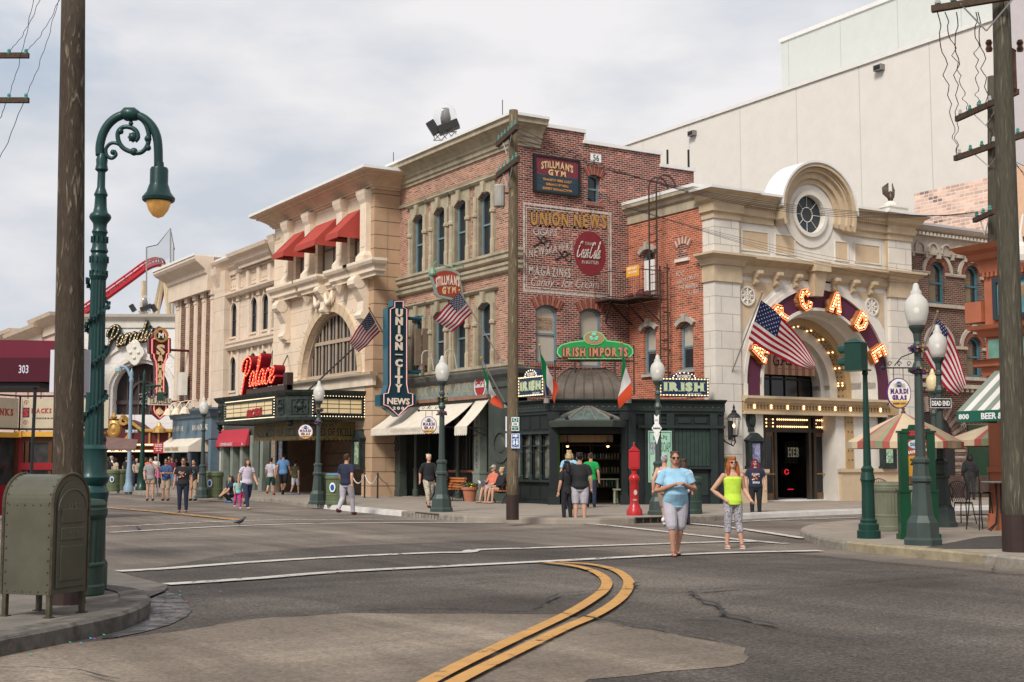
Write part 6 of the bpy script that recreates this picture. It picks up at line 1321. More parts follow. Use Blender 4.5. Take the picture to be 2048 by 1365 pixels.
script('Palace',fp,fp.s(487,0,750),fp.s(553,0,750),mz1+.36,1.25,.12,NR,T,.028,slant=.28,rise=.1,dep=.5,mtd=RCH,bul=.14,mtb=mat('yellow_bulb',(1,.7,.25),var=0,emit=2.2,ecol=(1,.62,.2)),n=5)
# hanging banners under the marquee
YB=mat('aged_gold_banner',(.14,.10,.035),.7,var=.3,scale=5)
for i,(fr,a,b,lab) in enumerate(((Fr(Xf+.6,0,-PI/2),Fr(Xf+.6,0,-PI/2).s(508,0,870),-yc+.3,'front'),(Fr(0,yM+.5,0),xr-.2,-1.4,'side'))):
    t=thing('games_of_skill_banner','aged gold GAMES OF SKILL banner under the '+lab+' of the marquee','banner',fr.w(a,mz0-.9,0)); m=MB(); m.fb(fr,a,b,mz0-.75,mz0-.02,-.03,0); k=int((b-a)/.2)
    for j in range(k): m.add([fr.w(a+(b-a)*(j+u)/k,mz0-.75-dz,-.01) for u,dz in ((0,0),(1,0),(.75,.08),(.25,.08))],[(0,1,2,3)])
    m.build('banner_cloth',YB,t); text('GAMES OF SKILL',fr.M((a+b)/2,mz0-.48,.004),.34,(b-a)*.88,BLACK,t,serif=True,bold=.02); text('Palace',fr.M(a+(b-a)*.35,mz0-.17,.004),.2,1.1,BLACK,t,shear=.35)
fa=Fr(0,11.0,0); s,z=fa.px(686,855); t=thing('atm_sign','small blue ATM sign hanging under the marquee','sign',fa.w(s,z,0)); m=MB(); m.fp(fa,[(s-.33,z+.17),(s-.25,z-.12),(s,z-.26),(s+.25,z-.12),(s+.33,z+.17)],-.04,0); m.build('board',mat('navy_sign',(.02,.05,.16),.4,var=0),t); text('ATM',fa.M(s,z+.03,.004),.16,.38,WHITE,t,serif=True,bold=.02)
# ---------------- CLASSICAL BUILDING ----------------
T=thing('classical_arcaded_building','two storey beige classical building with narrow arched windows between theatre and brick striped facade','building',(-.6,26,0))
CL=Fr(-.6,0,-PI/2); cl=CL.s(447,0,700); cr_=-21.0
tz=CL.z(520,494,.4); fz0=CL.z(520,572,.1)
cw=[(463,472,615,681),(503,512,596,665),(525,535,590,661)]; cW=[]
for x0,x1,y0,y1 in cw: a,b,c,d=pw(CL,(x0,x1,y0,y1)); cc=(a+b)/2; cW.append((cc,c,d))
zA,zB=cW[1][1],cW[1][2]; dzf=CL.z(467,615)-CL.z(467,722)
cen=[cW[0][0],cW[0][0]+1.65,cW[1][0],cW[2][0],cW[2][0]+1.4]
holes=[archp(c-.44,c+.44,zA-k*dzf,zB-k*dzf,.44) for c in cen[:1]+cen[2:] for k in (0,1)]
m=MB(); m.wall(CL,[(cl,.1),(cr_,.1),(cr_,tz-.2),(cl,tz-.2)],holes,0,.4); m.fb(CL,cl-.5,cr_,.1,tz-1,-4,-.5); m.build('front_wall',BEIGE,T)
for c in cen[:1]+cen[2:]:
    for k in (0,1):
        w_=window(CL,T,c-.44,c+.44,zA-k*dzf,zB-k*dzf,.44,o=-.05,fm=mat('charcoal_sash',(.03,.032,.035),.5,var=0),gm=GLASS,fw=.06,sill=BEIGET); m=MB(); z1=zB-k*dzf; m.arc(CL,c,z1-.44,.45,.56,0,PI,0,.05,12); m.fb(CL,c-.07,c+.07,z1,z1+.32,0,.14)
        for sg in (-1,1): m.fb(CL,c+sg*.51-.06,c+sg*.51+.06,zA-k*dzf,z1-.44,0,.045)
        m.build('window_surround',BEIGET,w_)
m=MB(); pils=[cen[0]-.85,cen[0]+.8,cen[2]-.75,(cen[2]+cen[3])/2,cen[3]+.75]
for c in pils: m.fb(CL,c-.15,c+.15,zA-dzf-.6,fz0-.1,0,.07); m.fb(CL,c-.2,c+.2,fz0-.45,fz0-.1,0,.14); m.fb(CL,c-.19,c+.19,zA-.6,zA-.1,0,.12); m.fb(CL,c-.2,c+.2,fz0-.02,tz-.9,0,.16)
m.build('pilasters',BEIGET,T)
m=MB()
m.fm(CL,cl,cr_,[(0,-.2),(.3,-.2),(.42,-.05),(.42,.05),(0,.05)],fz0,ret=.05); m.fm(CL,cl,cr_,[(0,-.2),(.2,-.2),(.32,-.05),(.32,.05),(0,.05)],zA-.35,ret=.05); m.fm(CL,cl,cr_,[(0,-.2),(.2,-.2),(.32,-.05),(.32,.05),(0,.05)],zB-dzf+.55,ret=.05)
m.fm(CL,cl,cr_,[(0,-.75),(.12,-.75),(.12,-.6),(.3,-.45),(.36,-.25),(.6,-.12),(.66,0),(0,0)],tz,ret=.05); m.fm(CL.sh(.25),CL.s(470,.6,520),CL.s(531,.6,490),[(0,-.75),(.12,-.75),(.12,-.6),(.3,-.45),(.36,-.25),(.6,-.12),(.66,.06),(0,.06)],tz,ret=.25)
m.build('cornices',BEIGET,T)
m=MB()
for a,b in ((cl+.9,cl+2.9),(cen[2]-.5,cen[2]+2.4),(cr_-1.2,cr_-.1)): ring(m,CL,a,b,fz0+.25,tz-1.0,.06,.05,.05); [m.fb(CL,a+.2+i*.28,a+.32+i*.28,fz0+.45,fz0+.62,0,.04) for i in range(int((b-a-.3)/.28))]
n=int((cr_-cl)/.2); [m.fb(CL,cl+i*.2,cl+i*.2+.11,tz-.86,tz-.74,0,.16) for i in range(n)]; m.build('frieze_ornament',BEIGET,T)
m=MB(); m.fb(CL,cl,cr_,tz,tz+.12,-.6,.6); m.build('roof_edge',ROOFW,T)
for x,y in ((440,545),(556,478)): 
    s,z=CL.px(x,y,.3); m=MB(); m.add([CL.w(s+u,zz_,o) for zz_,h_,o in ((z+.15,.75,.75),(z-.2,.7,.7),(z-1.0,.45,.35)) for u in(-h_*.6,h_*.6) for o in (-.3,o)],[(0,1,3,2),(4,6,7,5)]+[(1,3,7,5),(5,7,11,9),(0,1,5,4),(4,5,9,8),(2,3,7,6),(6,7,11,10),(8,9,11,10)]); m.build('parapet_scroll',BEIGET,T)
for s in (cl+1,cen[2]): pass
# ---------------- BRICK STRIPED COLONNADE BUILDING ----------------
T=thing('brick_striped_facade','cream pilastered building with tall narrow brick strips above a blue shopfront','building',(-1.0,36,0))
KL=Fr(-1.0,0,-PI/2); kl_=KL.s(349,0,700); kr=KL.s(447,0,700); kt=KL.z(400,540,.7); kf=KL.z(400,590)
kb=KL.z(385,805); m=MB(); m.fb(KL,kl_,kr,.1,kt-.2,-5,0); m.build('wall',BEIGE,T)
xs=[(361,370),(378,386),(394,402),(411,419)]
for a,b in xs: m=MB(); m.fb(KL,KL.s(a),KL.s(b),kb,kf+.1,-.05,.006); m.build('brick_strip',BRKC,T)
for x in (355,374,390,406.5,423):
    c=KL.s(x); m=MB(); m.fb(KL,c-.22,c+.22,kb-.1,kf,0,.045); m.fb(KL,c-.26,c+.26,kb-.3,kb+.1,0,.09); m.fb(KL,c-.25,c+.25,kf-.5,kf-.4,0,.08); m.fb(KL,c-.3,c+.3,kf-.25,kf,0,.14); m.build('pilaster',BEIGET,T)
m=MB(); m.mould([(2,-kl_),(-1.0,-kl_),(-1.0,-KL.s(424))],[(0,0),(.35,0),(.35,.9),(.45,1.0),(.5,1.2),(1.0,1.6),(1.1,1.75),(1.1,1.9),(0,1.9)],kf); m.build('cornice',BEIGET,T)
m=MB(); m.mould([(2,-kl_),(-1.0,-kl_),(-1.0,-KL.s(424))],[(-.5,0),(1.15,0),(1.15,.14),(-.5,.14)],kf+1.9); m.build('roof_edge',ROOFW,T)
BSH=mat('slate_blue_paint',(.10,.155,.20),.5,var=.1,dirt=.15); zs_=KL.z(420,815,.6)
m=MB(); a,b=KL.s(352,.4),KL.s(429,.4); m.fb(KL,a,b,zs_-1.75,zs_,0,.5); m.fm(KL.sh(.5),a,b,[(0,-.5),(.1,-.5),(.2,-.2),(.4,-.1),(.4,0),(0,0)],zs_,ret=.3); m.fb(KL,a,a+.4,.1,zs_-1.7,0,.5); m.fb(KL,b-.4,b,.1,zs_-1.7,0,.5); m.fb(KL,(a+b)/2-.15,(a+b)/2+.15,.1,zs_-1.7,0,.5); m.build('blue_shopfront',BSH,T)
m=MB(); m.fb(KL,a+.4,b-.4,.9,zs_-1.7,0,.1); m.build('shop_window',GLASSD,T)
text('500 FIFTH AVE',KL.M(a+1.1,zs_-1.05,.505),.3,1.8,WHITES,T,serif=True,bold=.02); text('BANANA TRADING',KL.M(b-1.9,zs_-1.05,.505),.32,2.6,WHITES,T,serif=True,bold=.02)
m=MB()
for i in range(4): s=a+.4+i*1.5; m.tube([KL.w(s,zs_,.5),KL.w(s,zs_+.5,.7),KL.w(s,zs_+.4,1.1),KL.w(s,zs_+.1,1.3)],.035,5); m.lathe(KL.w(s,zs_-.3,1.35),[(.3,0),(.2,.25),(.05,.4)],8)
m.build('shell_lights',CREAMS,T)
s1=KL.s(424,0,866); o_=fo(KL,377,893,s1); awning(KL,T,a-.5,s1,KL.z(424,866),KL.z(377,893,o_),o_,KL.z(377,905,o_),AWNC,name='cream_awning',scal=.25,lets=[('SAHARA TRADERS',.5,.22,2.6)],lm=mat('tan_awning_lettering',(.3,.2,.1),var=0))
T=thing('bakery_shopfront','crimson awninged bakery shopfront beneath the classical building','shop',(-.6,26,0))
a,b=KL.s(430,-.35),CL.s(540,0,950); fB=Fr(-.9,0,-PI/2); a,b=fB.s(428,0,950),-21.2
m=MB(); m.fb(fB,a,b,2.9,4.3,-.3,0); m.fb(fB,a,b,.1,.6,-.3,0); m.build('fascia',SHOPGR,T)
for k in range(7): 
    s=a+.2+(b-a-.4)*k/6; m=MB(); m.fb(fB,s-.2,s+.2,.1,2.95,-.25,.14); m.fb(fB,s-.28,s+.28,.1,.8,-.25,.2); m.build('pillar',SHOPGL,T)
m=MB(); m.fb(fB,a,b,.5,2.95,-.3,-.2); m.build('shop_window',GLASSD,T)
s1=fB.s(503,0,858); o_=fo(fB,491,885,s1); s0=s1-(fB.s(491,o_,885)-fB.s(417,o_,889)); LW_=mat('awning_white_lettering',(.6,.5,.48),var=0)
awning(fB,T,s0,s1,fB.z(503,858),fB.z(491,885,o_),o_,fB.z(491,893,o_),AWNM,name='red_awning',lets=[('CORNER BAKERY',.5,.16,2.0),('36',.92,.14,.25)],lm=LW_)
s1=s0-.3; awning(fB,T,s1-2.6,s1,fB.z(503,858),fB.z(491,885,o_),o_,fB.z(491,893,o_),AWNM,name='red_awning',lets=[('BREADS',.5,.16,1.2)],lm=LW_)
# roof lightning rods of the row
m=MB()
for fr,x,y,y2,o in ((PL,715,308,340,.6),(PL,644,360,378,.6),(PL,580,380,410,.6),(CL,475,495,520,0),(CL,404,512,535,0)): a=fr.px(x,y,o); b=fr.px(x,y2+4,o); 
# ---------------- PARADISE BUILDING (end of the street) ----------------
oP=CAM+VY*100; FP=Fr(oP.x,oP.y,-TH); fS=lambda x:(x-1024)/FPX*100
T=thing('white_arch_building','white stone building with a great dark arch at the end of the left street','building',FP.w(fS(270),0,0)); fz_=lambda y:FP.z(300,y)
l,r=fS(150),fS(356); cP=fS(281); rP=fS(337)-cP; zPc=fz_(726)-rP
m=MB(); m.wall(FP,[(l,.1),(r,.1),(r,fz_(640)),(l,fz_(640))],[archp(cP-rP,cP+rP,fz_(830),fz_(726),rP,24)],0,1.2); m.fb(FP,l,r,.1,fz_(645),-8,-2.5); m.build('wall',WWALL,T)
m=MB(); m.arc(FP,cP,zPc,rP+.25,rP+.55,0,PI,0,.2,28); m.arc(FP,cP,zPc,rP+1.4,rP+1.6,0,PI,0,.15,28); m.fb(FP,cP-rP-.55,cP-rP-.25,fz_(860),zPc,0,.2); m.fb(FP,cP+rP+.25,cP+rP+.55,fz_(860),zPc,0,.2)
for i in range(15): t=PI*i/14; m.tube([FP.w(cP+r_*math.cos(t),zPc+r_*math.sin(t),.0) for r_ in (rP+.55,rP+1.4)],.02,3)
m.fm(FP,l,r,[(0,-1.0),(.1,-1.0),(.15,-.6),(.2,-.5),(.5,-.2),(.6,0),(0,0)],fz_(630),ret=.2)
sh_=[(.65*math.cos(t)*(1+.15*math.cos(5*t)),.9*math.sin(t)*(1+.1*math.cos(4*t))) for t in [2*PI*i/24 for i in range(24)]]; m.fp(FP,[(fS(270)+u,fz_(706)+v) for u,v in sh_],0,.5); [m.sph(FP.w(fS(270)+a,fz_(704)+b,.5),.13,8) for a,b in ((0,.3),(-.3,-.1),(.3,-.1),(0,-.5))]
m.build('stone_mouldings',WHITES,T)
m=MB(); m.fb(FP,cP-rP-.2,cP+rP+.2,1,fz_(720),-1.3,-1.1); dw=m.build('dark_window',mat('dark_brown_joinery',(.035,.025,.025),.4,var=.2),T)
m=MB(); m.arc(FP,cP,zPc-.2,rP*.42,rP*.5,0,PI,-1.1,-.9,20); m.fb(FP,cP-rP,cP+rP,zPc-1.0,zPc-.7,-1.1,-.9); [m.fb(FP,cP-rP+k*rP*.4-.06,cP-rP+k*rP*.4+.06,.2,zPc+1.3,-1.1,-.95) for k in range(1,5)]; m.build('window_bars',mat('brown_joinery_bar',(.07,.05,.045),.4,var=0),dw)
t2=thing('chandelier','faint crystal chandelier glimpsed in the dark arch','chandelier',FP.w(fS(291),fz_(800),-.8)); m=MB()
for k in range(60): a=random.uniform(-.7,.7); m.sph(FP.w(fS(291)+a,fz_(795)+random.uniform(-.8,.5)*(1-abs(a)*.6),-.8+random.uniform(-.2,.2)),.06,5,k=3)
m.build('crystals',mat('crystal_grey',(.35,.38,.45),.2,var=.2),t2)
T=thing('paradise_sign','script theatre sign with bulb studded green letters above the white arch','sign',FP.w(fS(250),fz_(690),.4))
script('Paradise',FP,fS(212),fS(318),fz_(697),1.45,.45,mat('bulb_gold_stroke',(.26,.18,.10),.5,var=.2,scale=9),T,.055,slant=.2,rise=.75,dep=.4,mtd=mat('deep_green_channel',(.02,.06,.05),.4,var=0),bul=.22,mtb=BULBW,n=5)
T=thing('gold_theatre_entrance','maroon and gold theatre entrance canopy with a carved gold crest','canopy',FP.w(fS(230),fz_(860),3)); fe=FP.sh(3.5)
eS=lambda x:fe.s(x,0,860); eZ=lambda y:fe.z(270,y); MRN=mat('theatre_maroon',(.10,.01,.015),.5,var=.1)
m=MB(); m.fp(fe,[(eS(150),eZ(905)),(eS(345),eZ(905)),(eS(345),eZ(862)),(eS(285),eZ(862)),(eS(262),eZ(845)),(eS(245),eZ(838)),(eS(212),eZ(838)),(eS(195),eZ(845)),(eS(150),eZ(855))],-3.4,0); m.build('maroon_body',MRN,T)
m=MB(); m.tube([fe.w(eS(x),eZ(y),.1) for x,y in ((345,862),(285,862),(262,845),(245,838))],.14,6); m.tube([fe.w(eS(x),eZ(y),.1) for x,y in ((212,838),(195,845),(150,855))],.14,6); m.fb(fe,eS(150),eS(345),eZ(893),eZ(888),-.1,.2); m.fb(fe,eS(150),eS(345),eZ(905),eZ(900),-.1,.2); m.lathe(fe.w(eS(228),eZ(858),.0),[(.7,0),(.6,.12),(.4,.2),(.3,.12),(0,.2)],14,axis=Matrix([fe.d*.8,UP*1.05,fe.n]).transposed())
for sg in (-1,1): m.arc(fe,eS(228)+sg*.75,eZ(842),.15,.35,0,2*PI,0,.3,12); m.arc(fe,eS(228)+sg*.2,eZ(858),.95,1.15,-1.2 if sg>0 else PI-1.2,1.2 if sg>0 else PI+1.2,.0,.3,10)
for x in (258,300,318,340): m.fb(fe,eS(x)-.06,eS(x)+.06,eZ(888),eZ(865),0,.12)
m.lathe(fe.w(eS(320),eZ(866),.2),[(.5,0),(.45,.3),(.2,.5),(.1,.7),(0,.8)],10); m.lathe(fe.w(eS(228),eZ(838),.1),[(.2,0),(.25,.15),(.05,.4),(0,.5)],8); m.build('gold_ornament',GOLD,T)
bulbs([fe.w(eS(150+i*3.2),eZ(y),.25) for i in range(60) for y in (890,903)],.06,BULBW,T)
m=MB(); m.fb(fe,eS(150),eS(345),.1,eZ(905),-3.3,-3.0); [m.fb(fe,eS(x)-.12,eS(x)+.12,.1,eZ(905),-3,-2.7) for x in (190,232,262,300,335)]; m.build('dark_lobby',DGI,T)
# far left pink row
ob=PD(112,800,96); FK=Fr(ob.x,ob.y,-PI/2); PNK=stone('pink_stucco',(.60,.42,.35),bw=2.5,bh=1,j=.6)
for i,(x0,x1,y) in enumerate(((84,118,626),(58,86,648),(34,60,658),(-60,36,672))):
    t=thing('pink_stone_building',('tall pink stone building just left of the wooden pole','pink stone building with stepped cornice second from the pole','low pink stone building third from the pole','lowest pink stone building at the far left')[i],'building',FK.w(FK.s(x0,0,700),0,0),group='pink buildings behind the snack wagon')
    a,b=FK.s(x0,0,700),FK.s(x1,0,700); z1=FK.z((x0+x1)/2,y,1); m=MB(); m.fb(FK,a,b,.1,z1,-.5,0); m.build('wall',PNK,t); m=MB(); m.fm(FK,a,b,[(0,-1.2),(.15,-1.2),(.2,-.6),(.6,-.35),(.9,-.1),(1,.15),(0,.15)],z1,ret=.4); m.build('cornice',BEIGET,t)
    for k in range(max(1,int((b-a)/3))):
        c=a+1.2+k*3; window(FK,t,c-.5,c+.5,z1-3.9,z1-1.7,.3,o=.02,fm=BEIGET,gm=GLASS,fw=.12); window(FK,t,c-.5,c+.5,z1-7.4,z1-5.2,.3,o=.02,fm=BEIGET,gm=GLASS,fw=.12)
# ---------------- COASTER ----------------
CR=mat('coaster_red',(.42,.02,.03),.35,var=.05); CT=mat('coaster_tan',(.62,.50,.33),.5,var=.05)
T=thing('roller_coaster','red roller coaster track on tan supports rising behind the white arch building','roller coaster',PD(300,800,170)-UP*8)
D3=170; tr=[PD(x,y,D3+dd) for x,y,dd in catmull([(120,660,-6),(168,628,-4),(215,594,-2),(262,560,0),(292,538,1),(310,530,2),(322,530,4),(328,542,6),(328,565,8),(322,595,10),(314,625,12)],5)]
m=MB(); m.tube(tr,.35,8); m.build('spine',CR,T)
m=MB(); a=[p+UP*.75+VX*.15 for p in tr]; b=[p+UP*.85-VX*.35 for p in tr]; m.tube(a,.13,6); m.tube(b,.13,6)
for p,q,r_ in zip(tr[::2],a[::2],b[::2]): m.tube([q,p,r_],.07,4)
m.build('rails',CR,T)
for x0,y0,x1,y1 in ((326,530,340,660),(335,528,335,660),(288,565,280,660),(330,530,300,660),(287,562,292,660),(345,600,344,660),(325,560,310,660)):
    m=MB(); m.tube([PD(x0,y0,D3+3),PD(x1,y1,D3+3)],.28,6); m.build('support',CT,T)
T=thing('safety_net','tall grey safety net strung between poles beside the coaster','net',PD(342,800,160)-UP*8)
for x,yt in ((293,495),(341,457),(347,495)): m=MB(); m.tube([PD(x,yt,160),PD(x,660,160)],.09,5); m.build('pole',mat('net_pole',(.3,.28,.26),.5,var=0),T)
m=MB(); m.add([PD(293,495,160),PD(315,490,160),PD(341,457,160),PD(341,515,160),PD(320,527,160),PD(293,538,160)],[(0,1,4,5),(1,2,3,4)]); m.add([PD(341,457,160),PD(349,500,160),PD(347,560,160),PD(341,530,160)],[(0,1,2,3)]); m.build('netting',mat('net_mesh',(.25,.28,.3),.6,var=0,alpha=.28),T)
m=MB(); m.tube([PD(293,495,160),PD(315,490,160),PD(341,457,160),PD(349,500,160)],.05,4); m.build('rope',BLACK,T)
# ================= STREET FURNITURE =================
def dep(v): return (v-CAM).dot(VY)
class VF(Fr):                         # an upright plane standing square to the view line at d metres
    def __init__(f,d): o=CAM+VY*d; f.o=Vector((o.x,o.y,0)); f.d=VX.copy(); f.n=-VY; f.D=d
    def S(f,x): return (x-1024)/FPX*f.D
    def Z(f,y): return f.px(1024,y)[1]
    def Q(f,x,y,o=0): return f.w(*f.px(x,y,o),o)
LMG=mat('lamp_grey_green',(.042,.06,.055),.4,var=.12,dirt=.15); GLOBE=mat('frosted_globe',(.56,.55,.51),.5,var=.0,alpha=.8,emit=.1)
def acorn(loc,label,h,mtl=LMG,glow=4.,amber=False):
    t=thing('street_lamp',label,'street lamp',loc,0,'grey green acorn street lamps'); k=h/4.5
    m=MB(); m.lathe((0,0,0),[(a*k,b*k) for a,b in ((.33,0),(.33,.09),(.29,.13),(.27,.38),(.2,.5),(.155,.95),(.15,1.05),(.185,1.08),(.185,1.13),(.15,1.17),(.135,1.38),(.16,1.4),(.16,1.45),(.1,1.5))],8,rot=PI/8); m.build('lamp_base',mtl,t,local=True)
    m=MB(); m.lathe((0,0,0),[(a*k,b*k) for a,b in ((.095,1.48),(.07,2.95),(.095,2.97),(.11,3.03),(.085,3.1),(.065,3.14),(.06,3.35),(.09,3.38),(.08,3.44),(.06,3.48),(.075,3.62),(.14,3.72),(.15,3.76),(.0,3.77))],8,rot=PI/8); m.build('shaft',mtl,t,local=True)
    m=MB(); m.lathe((0,0,0),[(a*k,b*k) for a,b in ((.13,3.76),(.17,3.86),(.205,4.0),(.205,4.1),(.18,4.2),(.11,4.28),(.09,4.31),(.10,4.34),(.06,4.4),(.055,4.45),(.03,4.5),(0,4.5))],18); m.build('globe',mat('amber_globe',(.62,.5,.3),.25,var=0,alpha=.9,emit=.1) if amber else GLOBE,t,local=True,smooth=True)
    m=MB(); m.sph((0,0,4.03*k),.05*k,8); m.build('bulb',BULBW,t,local=True); return t
def zt_at(p,y): d=dep(p); return VF(d).Z(y)
lamps={}
for nm,(x,y,yt,lab) in dict(a=(883,1024,712,'street lamp standing left of the central wooden pole, beside the newsstand'),b=(635,1009,762,'street lamp standing in front of the theatre marquee beside the green bins'),c=(1318,1030,710,'street lamp at the kerb right of the red call box'),
   d=(404,997,795,'farthest street lamp in front of the brick striped building'),e=(1846,1090,567,'largest and nearest street lamp on the right corner with a hanging oval sign'),f=(1886,1054,650,'street lamp carrying the DEAD END sign on the right corner')).items():
    p=P(x,y,.15); lamps[nm]=acorn(p,lab,zt_at(p,yt)-.15)
p=P(1872,1012,.15); lamps['g']=acorn(p,'street lamp with amber globe half hidden behind the DEAD END lamp post',zt_at(p,738)-.15,amber=True)
IRB=mat('black_scroll_iron',(.02,.022,.03),.4,var=0); PURP=mat('purple_lettering',(.10,.02,.18),.5,var=0)
for nm,(x,y,hw_,hh,lab) in dict(a=(858,851,16,18,'small oval MARDI GRAS sign hanging from the lamp beside the newsstand'),b=(612,864,15,15,'small oval MARDI GRAS sign hanging from the lamp in front of the theatre'),e=(1798,787,24,31,'large oval MARDI GRAS sign hanging from the nearest right hand lamp')).items():
    l=lamps[nm]; d=dep(l.location); v=VF(d+.02); k=d/FPX; s,z=v.S(x),v.Z(y); a,b=hw_*k,hh*k; sx=VF(d).S(0)*0+(Vector(l.location)-CAM).dot(VX)
    t=thing('hanging_oval_sign',lab,'sign',v.w(s,z,0),group='MARDI GRAS signs on the lamps')
    q=[2*PI*i/28 for i in range(28)]; m=MB(); m.fp(v,[(s+a*math.cos(t_),z+b*math.sin(t_)) for t_ in q],-.02,.02); m.build('purple_rim',PURP,t)
    m=MB(); m.fp(v,[(s+a*.93*math.cos(t_),z+b*.93*math.sin(t_)) for t_ in q],.02,.026); m.build('sign_face',mat('warm_white_enamel',(.72,.68,.60),.4,var=.03),t)
    m=MB(); m.fp(v,[(s+a*.91*math.cos(t_),z+b*.91*math.sin(t_)) for t_ in [PI*1.18+PI*.64*i/10 for i in range(11)]],.026,.03); m.build('gold_band',mat('gold_band',(.62,.38,.04),.5,var=0),t)
    m=MB(); ax=Matrix([v.d,UP,v.n]).transposed(); m.lathe(v.w(s,z+b*.58,.026),[(a*.24,0),(a*.2,.02),(0,.03)],12,axis=ax); m.build('globe_emblem',mat('navy_globe',(.03,.07,.22),.3,var=.3,scale=20),t)
    text('UNIVERSAL',v.M(s,z+b*.56,.058),b*.13,a*.95,mat('silver_lettering',(.3,.3,.34),var=0),t,bold=.03); text('MARDI',v.M(s,z+b*.14,.03),b*.32,a*1.5,PURP,t,serif=True,bold=.06,space=.5); text('GRAS',v.M(s,z-b*.27,.03),b*.32,a*1.2,PURP,t,serif=True,bold=.06,space=.5); text('BIGGEST PARTY',v.M(s,z-b*.66,.034),b*.1,a*1.1,PURP,t,bold=.02)
    m=MB(); zb=z+b+.16*b/.25; m.tube([v.w(sx,zb,0),v.w(s-a*1.25,zb,0)],.014,5); m.sph(v.w(s-a*1.28,zb,0),.04,8); m.tube([v.w(sx,zb+b*1.1,0),v.w(s+a*.3,zb+b*.7,0),v.w(s-a*.3,zb+b*.15,0)],.01,4)
    for c in (-.7,.1,.9): m.tube([v.w(s+a*c+a*.2*math.cos(i*.7)*(1-i/12),zb+b*.25+b*.2*math.sin(i*.7)*(1-i/12),0) for i in range(10)],.009,4)
    for c in (-.4,.4): m.tube([v.w(s+a*c,zb,0),v.w(s+a*c,z+b*.9,0)],.008,4)
    m.build('scroll_bracket',IRB,t)
    for zz_ in (zb-.05*d/23,zb+b*1.1+.04):
        w_=thing('beaded_wreath',('upper' if zz_>zb else 'lower')+' beaded gold and purple wreath round the '+dict(a='newsstand lamp',b='theatre lamp',e='nearest right hand lamp')[nm],'wreath',(l.location.x,l.location.y,zz_),group='beaded wreaths on the lamp posts')
        m=MB()
        for i in range(70): t_=random.random()*2*PI; r_=.11+random.uniform(-.04,.05); m.k=random.randrange(4); m.obox((r_*math.cos(t_),r_*math.sin(t_),random.uniform(-.05,.05)),.018,.018,.018,t_)
        m.build('beads',[mat('bead_gold',(.5,.33,.08),.25,metal=.6,var=0),mat('bead_purple',(.12,.03,.16),.25,var=0),mat('bead_green',(.03,.08,.04),.3,var=0),BLACK],w_,local=True)
# ---- signs on lamps
def plate(name,label,v,x0,x1,y0,y1,mt,fr=None,o=0,cat='sign'):
    s0,s1,z0,z1=v.S(x0),v.S(x1),v.Z(y1),v.Z(y0); t=thing(name,label,cat,v.w((s0+s1)/2,z0,o)); m=MB(); m.fb(v,s0,s1,z0,z1,o-.012,o); m.build('plate',mt,t)
    if fr: m=MB(); w_=(z1-z0)*.07; ring(m,v,s0+w_*.4,s1-w_*.4,z0+w_*.4,z1-w_*.4,w_*.6,o+.004,.004); m.build('rim',fr,t)
    return t,(s0+s1)/2,(z0+z1)/2,s1-s0,z1-z0
v=VF(dep(lamps['f'].location)-.13); t,s,z,w_,h=plate('dead_end_sign','black and white DEAD END street sign on the right hand lamp post',v,1860,1903,797,817,BLACK,WHITE); text('DEAD END',v.M(s,z,.004),h*.5,w_*.84,WHITE,t,bold=.03)
v=VF(dep(lamps['c'].location)-.12); K=v.D/FPX; s=v.S(1313); t=thing('no_parking_sign','white arrow and diamond NO PARKING sign on the lamp beside the red call box','sign',v.w(s,v.Z(880),0))
z=v.Z(857); m=MB(); m.fp(v,[(s,z-.22),(s+.14,z),(s,z+.22),(s-.14,z)],-.01,0); m.fp(v,[(s-.06,z+.14),(s+.06,z+.14),(s+.07,z+.38),(s,z+.32),(s-.07,z+.38)],-.02,-.011); m.fp(v,[(s-.09,z-.13),(s+.09,z-.13),(s+.03,z-.34),(s,z-.45),(s-.03,z-.34)],-.02,-.011); m.build('plate',WHITE,t); text('PARKING',v.M(s,z,.004),.05,.2,BLACK,t,bold=.03); text('NO',v.M(s,z+.22,-.008),.05,.07,BLACK,t)
# ---- green traffic signal
SIG=mat('signal_green',(.006,.038,.028),.4,var=.1,coat=.1)
p=P(1738,1077,.15); v=VF(dep(p)); t=thing('traffic_signal','dark green traffic signal on a fluted post at the right hand crossing','traffic signal',p); k=v.D/FPX
zy=lambda y:v.Z(y)-.15
m=MB(); m.lathe((0,0,0),[(.22,0),(.22,.14),(.19,.16),(.19,.26),(.15,.3),(.16,.34),(.125,.38),(.115,zy(975)),(.12,zy(965)),(.14,zy(960)),(.12,zy(950)),(.11,zy(945)),(.12,zy(938)),(.075,zy(932)),(.045,zy(752)),(.06,zy(748)),(.05,zy(742))],16); m.build('post',SIG,t,local=True)
hd=Matrix.Translation(v.Q(1712,713))@Matrix.Rotation(-TH-R(38),4,'Z'); m=MB(); m.obox(None,.17,.15,.26,M=hd); m.obox(None,.22,.2,.012,M=hd@Matrix.Translation((0,0,-.27))); m.lathe(hd@Vector((0,0,.26)),[(.24,0),(.1,.07),(.02,.1)],4,rot=-TH-R(38)+PI/4); 
h1=m.build('signal_head',SIG,t)
